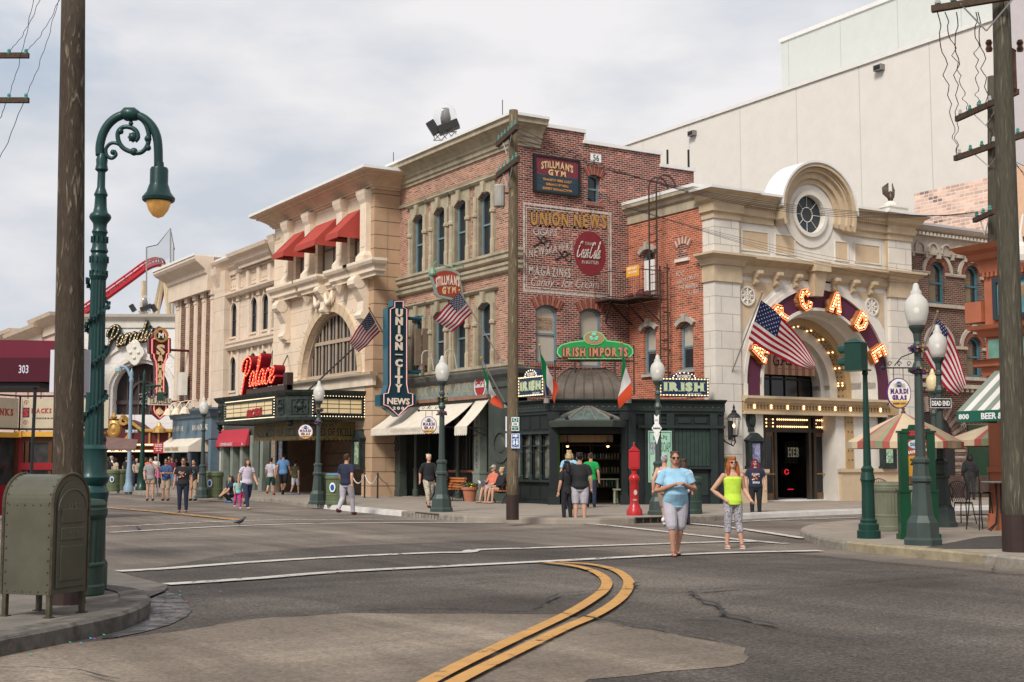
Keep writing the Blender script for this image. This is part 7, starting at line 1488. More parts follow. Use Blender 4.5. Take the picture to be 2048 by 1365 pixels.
for zz_ in (.11,-.13):
    m=MB(); ax=hd.to_3x3()@Matrix.Rotation(PI/2,3,'Y')@Matrix.Rotation(PI,3,'Z'); c=hd@Vector((-.17,0,zz_)); q=[]
    for i in range(11):
        a=PI*(i/10)*1.3-PI*.15; 
        for dd in (0,.2*(.55+.45*math.sin(PI*i/10))): q.append(hd@Vector((-.17-dd,.115*math.cos(a),zz_+.115*math.sin(a))))
    m.add(q,[(2*i,2*i+2,2*i+3,2*i+1) for i in range(10)]); vs_=m.build('visor',SIG,h1,solid=.012,fixn=False)
    m=MB(); m.lathe(c,[(.09,0),(.09,.01)],14,axis=(hd.to_3x3()@Matrix.Rotation(-PI/2,3,'Y'))); m.build('lens',mat('dark_lens',(.03,.02,.02),.1,var=0),h1)
# ---- crook lamp near left
dl=15.3; v=VF(dl); L0=v.w(v.S(190),.15,0); t=thing('crook_street_lamp','ornate green crook necked street lamp with amber lens beside the large wooden pole','street lamp',L0); CK=mat('crook_green',(.008,.042,.040),.4,var=.1,coat=.1)
zz=lambda y:v.Z(y)-.15
m=MB(); pr_=[(.22,0),(.22,.3),(.19,.34)]+[(r_,zz(y)) for r_,y in ((.18,1035),(.2,1000),(.215,985),(.16,972),(.2,964),(.215,955),(.175,945),(.185,920),(.17,905),(.185,898),(.14,890))]; m.lathe((0,0,0),[(a*.86,b) for a,b in pr_],20); m.build('lamp_base',CK,t,local=True,smooth=40)
m=MB(); n=28; ys=[(890,.11),(620,.088),(560,.085)]
vs=[]; 
for y,r_ in ys: vs+=[((r_ if i%2 else r_*.88)*math.cos(2*PI*i/n),(r_ if i%2 else r_*.88)*math.sin(2*PI*i/n),zz(y)) for i in range(n)]
m.add(vs,[(j*n+i,j*n+(i+1)%n,(j+1)*n+(i+1)%n,(j+1)*n+i) for j in range(2) for i in range(n)]); m.build('fluted_shaft',CK,t,local=True)
m=MB(); m.tube([(.112*math.cos(a),.112*math.sin(a),zz(880)+(zz(560)-zz(880))*a/22) for a in [i*.35 for i in range(64)]],.018,5)
for i in range(90): a=i*.245; z=zz(880)+(zz(560)-zz(880))*a/22; m.obox((.125*math.cos(a),.125*math.sin(a),z+.02*math.sin(i*2.)),.018,.008,.02,a+.6)
m.build('vine_garland',CK,t,local=True)
m=MB(); m.lathe((0,0,0),[(r_*.84,zz(y)) for r_,y in ((.105,560),(.125,553),(.1,545),(.115,530),(.118,515),(.1,508),(.122,503),(.1,495),(.092,470),(.11,465),(.09,458),(.095,448),(.14,439),(.15,435),(.14,430),(.1,425),(.085,415),(.078,395),(.095,390),(.08,385),(.055,375),(.052,345),(.09,340),(.075,330),(.08,320),(.06,312),(.05,308))],20)
for z1_,r_ in ((548,.095),(520,.1),(480,.088)): 
    for i in range(12): m.obox((r_*math.cos(i*PI/6),r_*math.sin(i*PI/6),zz(z1_)),.012,.01,.035,i*PI/6)
m.build('ornate_neck',CK,t,local=True,smooth=40)
C=lambda x,y,o=0:v.Q(x,y,o)
arc_=[C(200,312),C(200,292),C(206,268),C(218,248),C(236,234),C(259,229),C(282,234),C(300,248),C(311,266),C(316,290),C(317,336)]; m=MB(); m.smooth=True; m.tube([Vector(q) for q in catmull([tuple(a) for a in arc_],4)],.052,8); ck=m.build('crook_arm',CK,t)
m=MB(); m.smooth=True; m.tube([Vector(q) for q in catmull([tuple(C(x,y)) for x,y in ((283,238),(293,252),(298,275),(293,295),(280,306),(262,304),(246,296),(237,282),(236,265),(246,255),(260,255),(272,262),(276,275),(270,283))],4)],.028,6)
m.tube([Vector(q) for q in catmull([tuple(C(x,y)) for x,y in ((250,298),(236,288),(222,287),(212,298),(214,312),(224,317),(232,310),(228,302))],4)],.022,6)
for x,y,r_ in ((266,275,.06),(296,278,.045),(268,304,.05),(241,263,.04),(226,305,.035),(262,247,.03),(296,296,.04)): m.sph(C(x,y),r_,7)
for i in range(8): m.tube([C(266,275),C(266+11*math.cos(i*PI/4),275+11*math.sin(i*PI/4))],[.02,.006],5)
m.tube([C(245,232),C(252,229),C(266,229),C(276,233)],[.06,.085,.085,.06],10); m.build('scroll',CK,t)
cl_=C(316,440); m=MB(); m.smooth=True; m.lathe(cl_,[(r_,v.Z(y)-cl_.z) for r_,y in ((.17,404),(.185,402),(.19,396),(.14,385),(.115,372),(.105,368),(.105,340),(.095,336),(.055,335),(.05,325))],20); m.build('lamp_bell',CK,t,smooth=40)
m=MB(); m.lathe(cl_,[(r_,v.Z(y)-cl_.z) for r_,y in ((0,437),(.06,433),(.11,422),(.14,408),(.14,403))],20); m.build('amber_lens',mat('amber_glass',(.62,.33,.10),.2,var=.25,stretch=(8,8,1),emit=.18,ecol=(.9,.45,.12)),t,smooth=True)
# ---- wooden poles
def woodmat(name,c1,c2,sc_,st):
    def fn(m,nt,p,tc):
        N=nt.nodes.new; L=nt.links.new; mp=N('ShaderNodeMapping'); mp.inputs['Scale'].default_value=(1,1,st); L(tc.outputs['Object'],mp.inputs[0])
        n=N('ShaderNodeTexNoise'); n.inputs['Scale'].default_value=sc_; n.inputs['Detail'].default_value=4; n.inputs['Distortion'].default_value=1.2; L(mp.outputs[0],n.inputs[0])
        mm=N('ShaderNodeMath'); mm.operation='MULTIPLY'; mm.inputs[1].default_value=9; L(n.outputs[0],mm.inputs[0]); sn=N('ShaderNodeMath'); sn.operation='SINE'; L(mm.outputs[0],sn.inputs[0])
        r=N('ShaderNodeValToRGB'); e=r.color_ramp.elements; e[0].position=.25; e[1].position=.75; e[0].color=(*c1,1); e[1].color=(*c2,1); r.color_ramp.elements.new(.5).color=(*[(a+b)/2 for a,b in zip(c1,c2)],1)
        mr=N('ShaderNodeMapRange'); mr.inputs[1].default_value=-1; L(sn.outputs[0],mr.inputs[0]); L(mr.outputs[0],r.inputs[0])
        n3=N('ShaderNodeTexNoise'); n3.inputs['Scale'].default_value=40; n3.inputs['Detail'].default_value=6; L(mp.outputs[0],n3.inputs[0]); x=N('ShaderNodeMix'); x.data_type='RGBA'; x.blend_type='OVERLAY'; x.inputs[0].default_value=.7; L(r.outputs[0],x.inputs[6]); L(n3.outputs[0],x.inputs[7])
        L(x.outputs[2],p.inputs['Base Color']); b=N('ShaderNodeBump'); b.inputs['Strength'].default_value=.5; b.inputs['Distance'].default_value=.02; L(mr.outputs[0],b.inputs['Height']); L(b.outputs[0],p.inputs['Normal'])
    return mat(name,c1,.9,var=0,fn=fn)
WDK=woodmat('dark_treated_wood',(.05,.037,.026),(.20,.155,.11),14,.2); WMD=woodmat('weathered_pole_wood',(.12,.09,.055),(.30,.25,.17),15,.12); WGR=woodmat('mossy_pole_wood',(.065,.058,.042),(.165,.145,.105),15,.1)
ARM=mat('crossarm_timber',(.07,.045,.03),.85,var=.3,stretch=(1,1,1),scale=14,bump=.4); INS=mat('green_glass_insulator',(.04,.24,.20),.1,var=.1,coat=.5); STL=mat('galvanised_brace',(.3,.3,.29),.5,var=.1)
def pole(x,yb,xt,yt,r0,r1,mt,label,z0=.15,name='utility_pole',band=True):
    p=P(x,yb,z0); d=dep(p); v=VF(d); top=v.Q(xt,yt); t=thing(name,label,'utility pole',p); m=MB(); m.smooth=True; n=18; pts=[p.lerp(top,i/10) for i in range(11)]
    m.tube(pts,[r0+(r1-r0)*i/10 for i in range(11)],n); m.build('shaft',mt,t)
    if band: m=MB(); m.lathe(p,[(r0+.012,0),(r0+.01,band)],18); m.build('dark_base_sleeve',mat('brown_base_sleeve',(.035,.02,.017),.6,var=.15),t)
    return t,v
def insul(c,s=1.): 
    m=MB(); m.lathe(c,[(.012,-.05),(.012,.02),(.05*s,.02),(.055*s,.05),(.035*s,.07),(.04*s,.1),(.03*s,.14),(0,.15)],8); return m
def crossarm(t,v,x0,y0,x1,y1,skew,hh,label,n=6,o=.0,ins=None,isz=1.):   # an arm whose ends are seen at (x0,y0) and (x1,y1); skew = depth difference end to end
    a=VF(v.D+skew/2).Q(x0,y0); b=VF(v.D-skew/2).Q(x1,y1)
    zm=(a.z+b.z)/2; a.z=b.z=zm; d=(b-a); m=MB(); m.obox((a+b)/2-v.n*0+v.n*o,d.length/2,.05,hh,math.atan2(d.y,d.x)); c=m.build('crossarm',ARM,t)
    for i in range(n): insul(a.lerp(b,(i+.4)/n)+UP*hh+v.n*o,isz).build('insulator',INS if (ins or i%3) else mat('clear_insulator',(.35,.36,.35),.1,var=0),c)
    m=MB(); mid=(a+b)/2; m.tube([a.lerp(b,.25)+v.n*(o+.05),mid-UP*.5+v.n*.12],.015,4); m.tube([a.lerp(b,.75)+v.n*(o+.05),mid-UP*.5+v.n*.12],.015,4); m.build('brace',STL,c); return a,b
tL,vL=pole(133,1208,147,-40,.165,.122,WDK,'thick dark wooden utility pole in the left foreground',band=0)
m=MB(); v=VF(vL.D+.3); m.fb(v,v.S(98),v.S(178),v.Z(785),v.Z(700),-.02,0); tag(m.build('blank_sign',mat('lilac_white_plate',(.62,.62,.68),.5,var=.02),origin=v.w(v.S(138),v.Z(785),0)),'blank white plate fixed behind the dark wooden pole','sign')
m=MB(); m.lathe(P(133,1208,.15),[(.19,0),(.18,.15),(.175,.4)],16); m.build('base_sleeve',mat('brown_base_sleeve',(.035,.02,.017)),tL)
tC,vC=pole(1025,1040,1027,221,.15,.115,WMD,'weathered wooden utility pole at the centre kerb with two crossarms and a transformer',band=.62)
A1=crossarm(tC,vC,995,294,1035,254,1.9,.07,'',6,.14,True,.6); A2=crossarm(tC,vC,995,354,1037,321,1.9,.07,'',6,.14,True,.6)
s,z=vC.px(999,413); m=MB(); m.lathe(vC.w(s,z,-.1),[(.12,0),(.14,.02),(.145,.1),(.145,.52),(.15,.53),(.13,.58),(.03,.6)],14); m.build('transformer',mat('rust_streaked_grey',(.33,.32,.29),.6,var=.25,stretch=(4,4,.6),dirt=.3),tC); m=MB(); m.tube([vC.w(s,z+.35,-.1),vC.w(vC.S(1022),z+.35,0)],.03,5); m.tube([vC.w(s,z+.6,-.1),vC.w(s+.05,z+.75,0),vC.w(vC.S(1012),vC.Z(350),.1)],.012,4); m.build('mount',IRON,tC)
GSN=mat('sign_green',(.01,.13,.09),.4,var=0); BSN=mat('sign_blue',(.01,.09,.33),.4,var=0); v=VF(vC.D-.19)
t,s,z,w_,h=plate('smoking_area_sign','green and white arrow sign on the centre wooden pole, above the blue restroom sign',v,1022,1039,834,863,GSN,WHITE); m=MB(); m.fb(v,s-w_*.46,s+w_*.46,z-h*.12,z+h*.12,0,.004); m.arc(v,s,z+h*.3,.035,.05,0,2*PI,0,.004,12); m.build('white_marks',WHITE,t); m=MB(); m.fp(v,[(s-.05,z-.012),(s+.01,z-.012),(s+.01,z-.03),(s+.05,z),(s+.01,z+.03),(s+.01,z+.012),(s-.05,z+.012)],.004,.007); m.build('arrow',BLACK,t); text('DESIGNATED',v.M(s,z-h*.22,.004),.025,w_*.7,WHITE,t,bold=.03); text('AREA',v.M(s,z-h*.34,.004),.025,w_*.35,WHITE,t,bold=.03)
t,s,z,w_,h=plate('restroom_sign','blue RESTROOMS sign with arrow and two figures on the centre wooden pole',v,1022,1040,867,898,BSN,WHITE); m=MB(); m.fp(v,[(s-.07,z+h*.28),(s,z+h*.28),(s,z+h*.22),(s+.07,z+h*.33),(s,z+h*.44),(s,z+h*.38),(s-.07,z+h*.38)],0,.004); m.arc(v,s,z-h*.05,.085,.095,0,2*PI,0,.004,20)
for sg in (-1,1): m.arc(v,s+sg*.035,z+.03,0.001,.018,0,2*PI,0,.004,8); m.fp(v,[(s+sg*.035-.02,z+.008),(s+sg*.035-.025,z-.05),(s+sg*.035-.012,z-.09),(s+sg*.035+.012,z-.09),(s+sg*.035+.025,z-.05),(s+sg*.035+.02,z+.008)],0,.004)
m.build('white_marks',WHITE,t); text('RESTROOMS',v.M(s,z-h*.41,.004),.03,w_*.85,WHITE,t,bold=.04)
for y0,y1 in ((834,863),(867,895)): v2=VF(vC.D+.1); m=MB(); m.fb(v2,v2.S(1011),v2.S(1014),v2.Z(y1),v2.Z(y0),-.15,.15); tag(m.build('side_plate',mat('lilac_white_plate',(.6,.6,.64)),origin=v2.w(v2.S(1012),v2.Z(y1),0)),('upper' if y0==834 else 'lower')+' blank metal plate edge on the left of the centre wooden pole','sign')
tR,vR=pole(2034,1104,2001,-40,.215,.14,WGR,'large mossy wooden utility pole at the right edge of the picture',band=.6)
crossarm(tR,vR,1856,25,2080,-8,.9,.055,'',7,.2)
s,z=vR.px(2028,175); m=MB(); m.lathe(VF(vR.D+.3).w(s,z,0),[(.14,0),(.16,.04),(.16,.68),(.17,.7),(.1,.76),(0,.78)],16); m.build('transformer',mat('rusty_brown_drum',(.11,.045,.022),.6,var=.4,scale=6,dirt=.4),tR); m=MB(); [m.lathe(vR.Q(x,92,-.3),[(.05,-.1),(.06,-.05),(.04,0),(.06,.05),(.04,.1)],8) for x in (1978,2040)]; m.build('bushings',mat('brown_porcelain',(.06,.025,.015),.2,var=0),tR)
p2_=P(1990,1042,.15); t2,v2=pole(1992,1042,1985,154,.17,.125,WGR,'shorter mossy utility pole with two crossarms just behind the right edge pole',band=0)
B1=crossarm(t2,v2,1909,245,2030,184,2.6,.07,'',6,.16); B2=crossarm(t2,v2,1906,320,2046,272,2.6,.07,'',6,.16); B3=crossarm(t2,v2,1946,443,1985,425,1.2,.06,'',3,.1,True)
v=VF(30); t=thing('left_crossarm_pole','weathered crossarm pole just outside the left edge of the picture','utility pole',v.w(v.S(-90),0,0)); m=MB(); m.smooth=True; m.tube([v.w(v.S(-90),0,0),v.w(v.S(-90),11,0)],[.17,.13],14); m.build('shaft',WGR,t)
ends=[]
for y in (116,205):
    m=MB(); m.fb(v,v.px(-240,y)[0],v.px(63,y)[0],v.Z(y+5),v.Z(y-5),.12,.22); c=m.build('crossarm',ARM,t)
    for x in (18,52): insul(v.Q(x,y-5,.17),1.1).build('insulator',INS,c); ends.append(v.Q(x,y-14,.17))
# wires
WIRE=mat('black_wire',(.012,.012,.014),.5,var=0)
def wire(a,b,sag,label,r=.011,wig=0,n=24,g='overhead wires'):
    pts=[]; 
    for i in range(n+1): u=i/n; q=a.lerp(b,u)-UP*4*sag*u*(1-u); q+=Vector((math.sin(i*1.7)+math.sin(i*.9+1),math.cos(i*1.3),0))*wig*min(1,min(i,n-i)/2); pts.append(q)
    m=MB(); m.tube(pts,r,4,cap=False); o=m.build('overhead_wire',WIRE,None,origin=a); tag(o,label,'wire',g)
wl='one of the thin black wires strung across the arcade front'
for i in range(5): wire(A1[0].lerp(A1[1],.1+i*.19)+UP*.12,B3[0].lerp(B3[1],.1+i*.18)+UP*.1,.5+.12*i,wl,.006)
for i in range(4): wire(A2[0].lerp(A2[1],.1+i*.22)+UP*.12,Vector((20+i*.8,-4.4,9.2-.1*i)),.45+.15*i,wl,.006)
ws_=(1874,1892,1913,1955,1962)
for i,(x,xe) in enumerate(((1875,0),(1890,1),(1913,0),(1952,2),(1956,3))):
    a=vR.Q(x,25,.2); b=(B1 if i in(1,3) else B2)[0].lerp((B1 if i in(1,3) else B2)[1],.06+.17*xe)+UP*.1
    wire(a,b,0,'one of the crinkled wires dangling between the crossarms at upper right',.009,.035,30,'dangling wires at the right poles')
for i,(x,y) in enumerate(((2048,300),(2048,360),(2048,420),(2048,180),(2048,235))): wire(B2[0].lerp(B2[1],.5+.1*i)+UP*.1,VF(40).w(VF(40).S(x+120),VF(40).Z(y+60),0),.2,'one of the thin wires running off the right edge of the picture',.009,g='wires off the right edge')
for i,(a,x,y) in enumerate(((ends[0],95,-40),(ends[1],135,-40),(ends[2],75,-40),(ends[3],125,-30),(ends[2],-30,260),(ends[3],-60,420))): wire(a,PD(x,y,30),.25,'one of the thin wires fanning from the crossarms at the upper left',.008,.01,g='wires at the upper left')
# ---- mailbox
A=P(103,1237,.15); B=P(168,1226,.15); ab=(B-A).normalized(); bk=Vector((-ab.y,ab.x,0)); 
if bk.dot(VX)>0: bk=-bk
wm=.53; lm=.56; ctr=(A+B)/2+bk*lm/2; rz=math.atan2(ab.y,ab.x); MBX=mat('olive_drab_enamel',(.08,.078,.054),.45,var=.12,scale=3,dirt=.25,coat=.15); MBR=mat('olive_rusty_trim',(.07,.058,.036),.6,var=.35,scale=12)
t=thing('mailbox','olive drab domed steel mailbox on four legs in the left foreground','mailbox',ctr,rz)   # local x along width, local +y = back
zt=1.33; zb=.21; h_=wm/2; pf=[(-h_,zb),(h_,zb)]+[(h_*math.cos(a),zt-h_+h_*math.sin(a)) for a in [PI*i/20 for i in range(21)]]
bs=1 if bk.dot(Vector((-math.sin(rz),math.cos(rz),0)))>0 else -1
m=MB(); m.prism(pf,-lm/2*bs,lm/2*bs,lambda u,w_,o:Vector((u,o,w_))); m.build('body',MBX,t,local=True,bevel=.008)
m=MB()
for y in (-lm/2*bs,lm/2*bs): m.tube([(u*1.015,y,w_ if w_<zt-.3 else w_*1.004) for u,w_ in pf[1:]+pf[:1]],.016,5)
for y in (-lm/2+.04,lm/2-.04):
    for u,w_ in pf[2::2]+[(-h_,zb+.1+.11*i) for i in range(7)]+[(h_,zb+.1+.11*i) for i in range(7)]: m.sph((u*1.02,y,w_),.008,6)
for i in range(6): m.sph((-h_*1.01,-lm/2+.05+i*.09,zt-h_-.02),.008,6); m.sph((-h_*1.01,-lm/2+.05+i*.09,zb+.03),.008,6)
m.build('riveted_rim',MBR,t,local=True)
yf=-lm/2*bs; sgn=-bs
m=MB(); k_=.8; dq=[(u*k_,zb+.06+(w_-zb-.06)*(.94 if w_>zb+.1 else 0)) for u,w_ in pf]; m.prism(dq,yf,yf+sgn*.02,lambda u,w_,o:Vector((u,o,w_))); dr=m.build('front_door',MBX,t,local=True,bevel=.006)
m=MB()
for (z0,z1) in ((zb+.12,zb+.45),(zb+.5,zb+.62),(zb+.66,zb+.8)): m.box(-.17,.17,min(yf+sgn*.018,yf+sgn*.03),max(yf+sgn*.018,yf+sgn*.03),z0,z1)
m.build('raised_panels',MBX,dr,local=True,bevel=.008)
Mx=Matrix.Translation(ctr)@Matrix.Rotation(rz,4,'Z')@Matrix.Translation((0,yf+sgn*.02,0))@Matrix(((sgn*-1,0,0,0),(0,0,sgn,0),(0,1,0,0),(0,0,0,1)))
EMB=mat('embossed_olive',(.135,.138,.095),.4,var=.1)
text('U.S.',Mx@Matrix.Translation((0,zt-.3-.0,0)),.06,.13,EMB,dr,bold=.02,ext=.006); text('MAIL',Mx@Matrix.Translation((0,zt-.38,0)),.07,.2,EMB,dr,bold=.02,ext=.006); text('RELAY',Mx@Matrix.Translation((0,zb+.57,.012)),.04,.14,EMB,dr,bold=.01,ext=.004)
m=MB(); m.tube([Mx@Vector((.21*math.cos(a),zt-.34+.2*math.sin(a),.002)) for a in [PI*i/16 for i in range(17)]],.01,5); m.build('arched_rib',MBX,dr)
for a in (-1,1):
    for b in (-1,1): m=MB(); m.box(a*(h_-.025)-.022,a*(h_-.025)+.022,b*(lm/2-.03)-.022,b*(lm/2-.03)+.022,0,zb+.1); m.box(a*(h_-.025)-.04,a*(h_-.025)+.04,b*(lm/2-.03)-.04,b*(lm/2-.03)+.04,0,.012); m.build('leg',MBR,t,local=True)
# ---- bins
BIN=mat('olive_green_bin',(.10,.125,.065),.55,var=.1,dirt=.2); BIND=mat('dark_green_bin',(.030,.055,.042),.55,var=.12,dirt=.2); BINS=mat('sage_bin',(.17,.18,.125),.6,var=.12,dirt=.25)
def bin_(loc,r,h,mt,label,g=None,badge=None,top=None):
    t=thing('litter_bin',label,'bin',loc,0,g); m=MB(); n=56; vs=[]; pr_=[(.98,.0,0),(1.0,.02,0),(1.0,.10,0),(.96,.12,0),(.96,.30,0),(.98,.32,0),(.98,.34,0),(.93,.36,1),(.97,.82,1),(1.0,.84,0),(1.04,.87,0),(1.04,.93,0),(1.0,.95,0),(1.02,.98,0),(.98,1.0,0)]
    for a,b,f in pr_: vs+=[((a-(.03 if f and i%2 else 0))*r*math.cos(2*PI*i/n),(a-(.03 if f and i%2 else 0))*r*math.sin(2*PI*i/n),b*h) for i in range(n)]
    k=len(pr_); m.add(vs,[(j*n+i,j*n+(i+1)%n,(j+1)*n+(i+1)%n,(j+1)*n+i) for j in range(k-1) for i in range(n)]+[tuple(range(n))]); m.build('ribbed_body',mt,t,local=True)
    m=MB(); m.lathe((0,0,0),[(r*.98,h*.999),(r*.9,h*1.03),(r*.45,h*1.05),(r*.42,h*1.03),(0,h*1.03)],24); m.build('lid',top or mt,t,local=True)
    if badge: 
        dn=(CAM-Vector(loc)); a=math.atan2(dn.y,dn.x)+badge; c=Vector((math.cos(a),math.sin(a),0))*(r+.015)+UP*h*.58; ax=Matrix([Vector((-math.sin(a),math.cos(a),0)),UP*1.5,Vector((math.cos(a),math.sin(a),0))]).transposed(); m=MB(); m.lathe(c,[(r*.3,0),(0,.012)],12,axis=ax); b=m.build('recycling_badge',WHITE,t,local=True); m=MB(); m.lathe(c+ax.col[2]*.01,[(r*.2,0),(r*.14,.005)],12,axis=ax); m.build('badge_ring',BSN,b,local=True)
    return t
v=VF(14.7); bin_(v.w(v.S(163),.15,0),.30,1.0,BIND,'dark green ribbed litter bin behind the mailbox')
BL=mat('blue_lid',(.05,.18,.35),.5,var=0); g_='olive ribbed bins along the left street'
for (x,y,r_,lab,bd,tp) in ((648,1008,.30,'olive bin beside the lamp in front of the theatre, left of its twin',None,None),(672,1010,.36,'olive recycling bin with blue lid in front of the theatre',-.35,BL),(407,994,.3,'olive bin beside the farthest lamp, left of its twin',None,None),(428,996,.36,'olive recycling bin with round badge near the farthest lamp',-.5,None),
   (226,983,.33,'olive bin left of the pale blue lamp, front of its pair',-.2,None),(240,981,.34,'olive bin left of the pale blue lamp, back of its pair',None,None)):
    bin_(P(x,y,.15),r_,1.02,BIN,lab,g_,bd,tp)
bin_(P(1386,1028,.15),.26,1.0,BIND,'dark green bin at the kerb behind the man in the light blue T shirt'); bin_(P(1778,1062,.15),.33,.98,BINS,'sage grey ribbed bin left of the gelato board'); bin_(P(1822,1058,.15),.33,.98,BINS,'sage grey ribbed bin behind the gelato board')
# ---- red call box
RED=mat('call_box_red',(.42,.018,.022),.35,var=.1,dirt=.12,coat=.2); p=P(1269,1031,.15); v=VF(dep(p)); z_=lambda y:v.Z(y)-.15; t=thing('fire_call_box','bright red cast iron fire alarm call box on a fluted pedestal at the kerb','call box',p)
m=MB(); m.lathe((0,0,0),[(.215,0),(.215,.12),(.2,.14),(.2,.16),(.17,.2),(.13,.3),(.12,.34),(.12,.9),(.135,.92),(.15,1.0),(.14,1.05),(.07,1.12),(.075,1.2),(.055,1.22),(.09,1.28),(.055,1.32),(.07,1.36)],20); m.build('pedestal',RED,t,local=True,smooth=40)
zb=z_(938); zt=z_(903); m=MB(); m.box(-.145,.145,-.09,.09,zb,zt); m.prism([(-.165,zt),(.165,zt),(.03,zt+.13),(-.03,zt+.13)],-.11,.11,lambda u,w_,o:Vector((u,o,w_))); m.lathe((0,0,zt+.13),[(.03,0),(.035,.03),(.015,.05),(.03,.08),(0,.13)],8); m.lathe((0,0,zb-.03),[(.07,-.02),(.12,.03)],12); hb=m.build('alarm_box',RED,t,local=True,bevel=.006); t.rotation_euler[2]=-TH; ROOT[t.name]=Matrix.Translation(p)@Matrix.Rotation(-TH,4,'Z')
m=MB(); m.box(-.11,.11,-.1,-.09,zb+.04,zt-.04); m.build('door_panel',RED,hb,local=True,bevel=.004)
m=MB(); m.lathe((.02,-.125,.62),[(.05,0),(.03,-.01),(0,-.012)],8,axis=Matrix(((1,0,0),(0,0,-1),(0,1.5,0)))); m.box(-.05,.05,-.125,-.12,.4,.44); m.build('silver_emblem',mat('silver_paint',(.5,.45,.4),.4,var=.2),t,local=True)
# ---- gelato board
v=VF(25.2); zy=v.Z; t=thing('gelato_menu_board','green framed gelato and dining discount board standing on the right corner','sign board',v.w(v.S(1822),.15,0)); GRN=mat('kelly_green_enamel',(.004,.055,.022),.35,var=.08,coat=.2)
for x in (1803,1857):
    s=v.S(x); m=MB(); m.fb(v,s-.075,s+.075,.15,zy(862),-.08,.08); m.fb(v,s-.13,s+.13,.15,.25,-.13,.13); m.fb(v,s-.1,s+.1,.25,zy(985),-.1,.1); m.fb(v,s-.12,s+.12,zy(985),zy(980),-.12,.12); m.fb(v,s-.1,s+.1,zy(866),zy(862),-.1,.1); m.build('post',GRN,t)
a,b=v.S(1808),v.S(1852); m=MB(); m.fb(v,a,b,zy(972),zy(876),-.04,.04); m.fb(v,a-.05,b+.05,zy(876),zy(858),-.05,.05); m.fp(v,[(v.S(1813),zy(860)),(v.S(1848),zy(860)),(v.S(1844),zy(850)),(v.S(1817),zy(850))],-.04,.045); bd=m.build('board_frame',GRN,t)
m=MB(); m.fb(v,a+.02,b-.02,zy(912),zy(880),.04,.045); m.build('red_panel',mat('brick_red_panel',(.33,.06,.03),.5,var=.05),bd); m=MB(); m.fb(v,a+.02,b-.02,zy(953),zy(912),.04,.045); m.build('yellow_panel',mat('mustard_panel',(.55,.28,.03),.5,var=.05),bd); m=MB(); m.fb(v,a+.02,b-.02,zy(969),zy(953),.04,.045); m.build('picture_panel',mat('food_picture',(.2,.08,.04),.4,var=.9,scale=12),bd)
c=(a+b)/2; m=MB(); m.fp(v,[(c+.17*math.cos(q),zy(889)+.085*math.sin(q)) for q in [2*PI*i/20 for i in range(20)]],.045,.05); m.build('oval_badge',mat('pale_blue_badge',(.5,.6,.66),.5,var=0),bd)
text('DINING',v.M(c,zy(889),.052),.06,.26,mat('navy_lettering',(.02,.04,.1),var=0),bd,serif=True,bold=.03); text('GELATO',v.M(c,zy(867),.054),.09,.36,mat('gelato_red',(.5,.03,.05),var=0),bd,bold=.05); text('SAVE UP TO',v.M(c,zy(903),.048),.06,.36,WHITE,bd,bold=.04,tilt=.15); text('21',v.M(c-.08,zy(924),.048),.12,.12,BLACK,bd,bold=.03)
m=MB(); [m.fb(v,c-.02+.02*i,c+.17,zy(933+i*5),zy(931.5+i*5),.045,.048) for i in range(4)]; m.build('text_rows',BLACK,bd,kind='stuff')
# ---- striped parasols
def parasol(c,rad,zt,ze,label,rot=0):
    t=thing('striped_parasol',label,'parasol',(c.x,c.y,.15),0,'striped cafe parasols'); m=MB(); n=48
    A=[(0,0,zt-.15)]; 
    for j,(rr,zz_) in enumerate(((.5,.48),(1,1),(1.0,1.22))):
        for i in range(n):
            a=2*PI*i/n+rot; sg=abs(((i/n*8)%1)-.5)*2; r_=rad*rr*(1-.05*(1-sg)); A.append((r_*math.cos(a),r_*math.sin(a),zt-.15-(zt-ze)*min(zz_,1)-(.13 if zz_>1 else 0)+(.03*(1-sg) if j<2 else .0)))
    pan=lambda i:(0,0,1,2,2,0,3,3,2,1,1,0)[(i*2)%12] if (i//6)%2 else 0
    for i in range(n):
        k=pan(i); m.k=k; m.add([A[0],A[1+i],A[1+(i+1)%n]],[(0,1,2)])
        for j in range(2): m.add([A[1+j*n+i],A[1+(j+1)*n+i],A[1+(j+1)*n+(i+1)%n],A[1+j*n+(i+1)%n]],[(0,1,2,3)])
    m.build('canopy',[mat('sand_canvas',(.50,.40,.27),.85,var=.05),mat('rose_stripe',(.34,.09,.07),.85,var=.05),mat('sage_stripe',(.22,.24,.15),.85,var=.05),mat('fine_stripe',(.36,.2,.14),.85,var=.1)],t,local=True,solid=.01,fixn=False)
    m=MB(); m.lathe((0,0,0),[(.025,0),(.025,zt-.2)],8); m.build('pole',mat('brown_pole',(.12,.06,.03),.5,var=.1),t,local=True); m=MB(); m.lathe((0,0,zt-.17),[(.05,0),(.05,.05),(.025,.07),(.04,.12),(0,.17)],8); m.build('finial',MT['brown_pole'],t,local=True)
    m=MB(); m.lathe((0,0,0),[(.28,0),(.28,.05),(.06,.1),(.05,.2)],16); m.build('parasol_base',BLACKI,t,local=True)
v=VF(29.5); parasol(v.w(v.S(1806),0,0),1.28,v.Z(826),v.Z(886),'red and green striped parasol behind the gelato board',.5); v=VF(32); parasol(v.w(v.S(1992),0,0),1.25,v.Z(846),v.Z(882),'red and green striped parasol beside the terracotta building',.9)
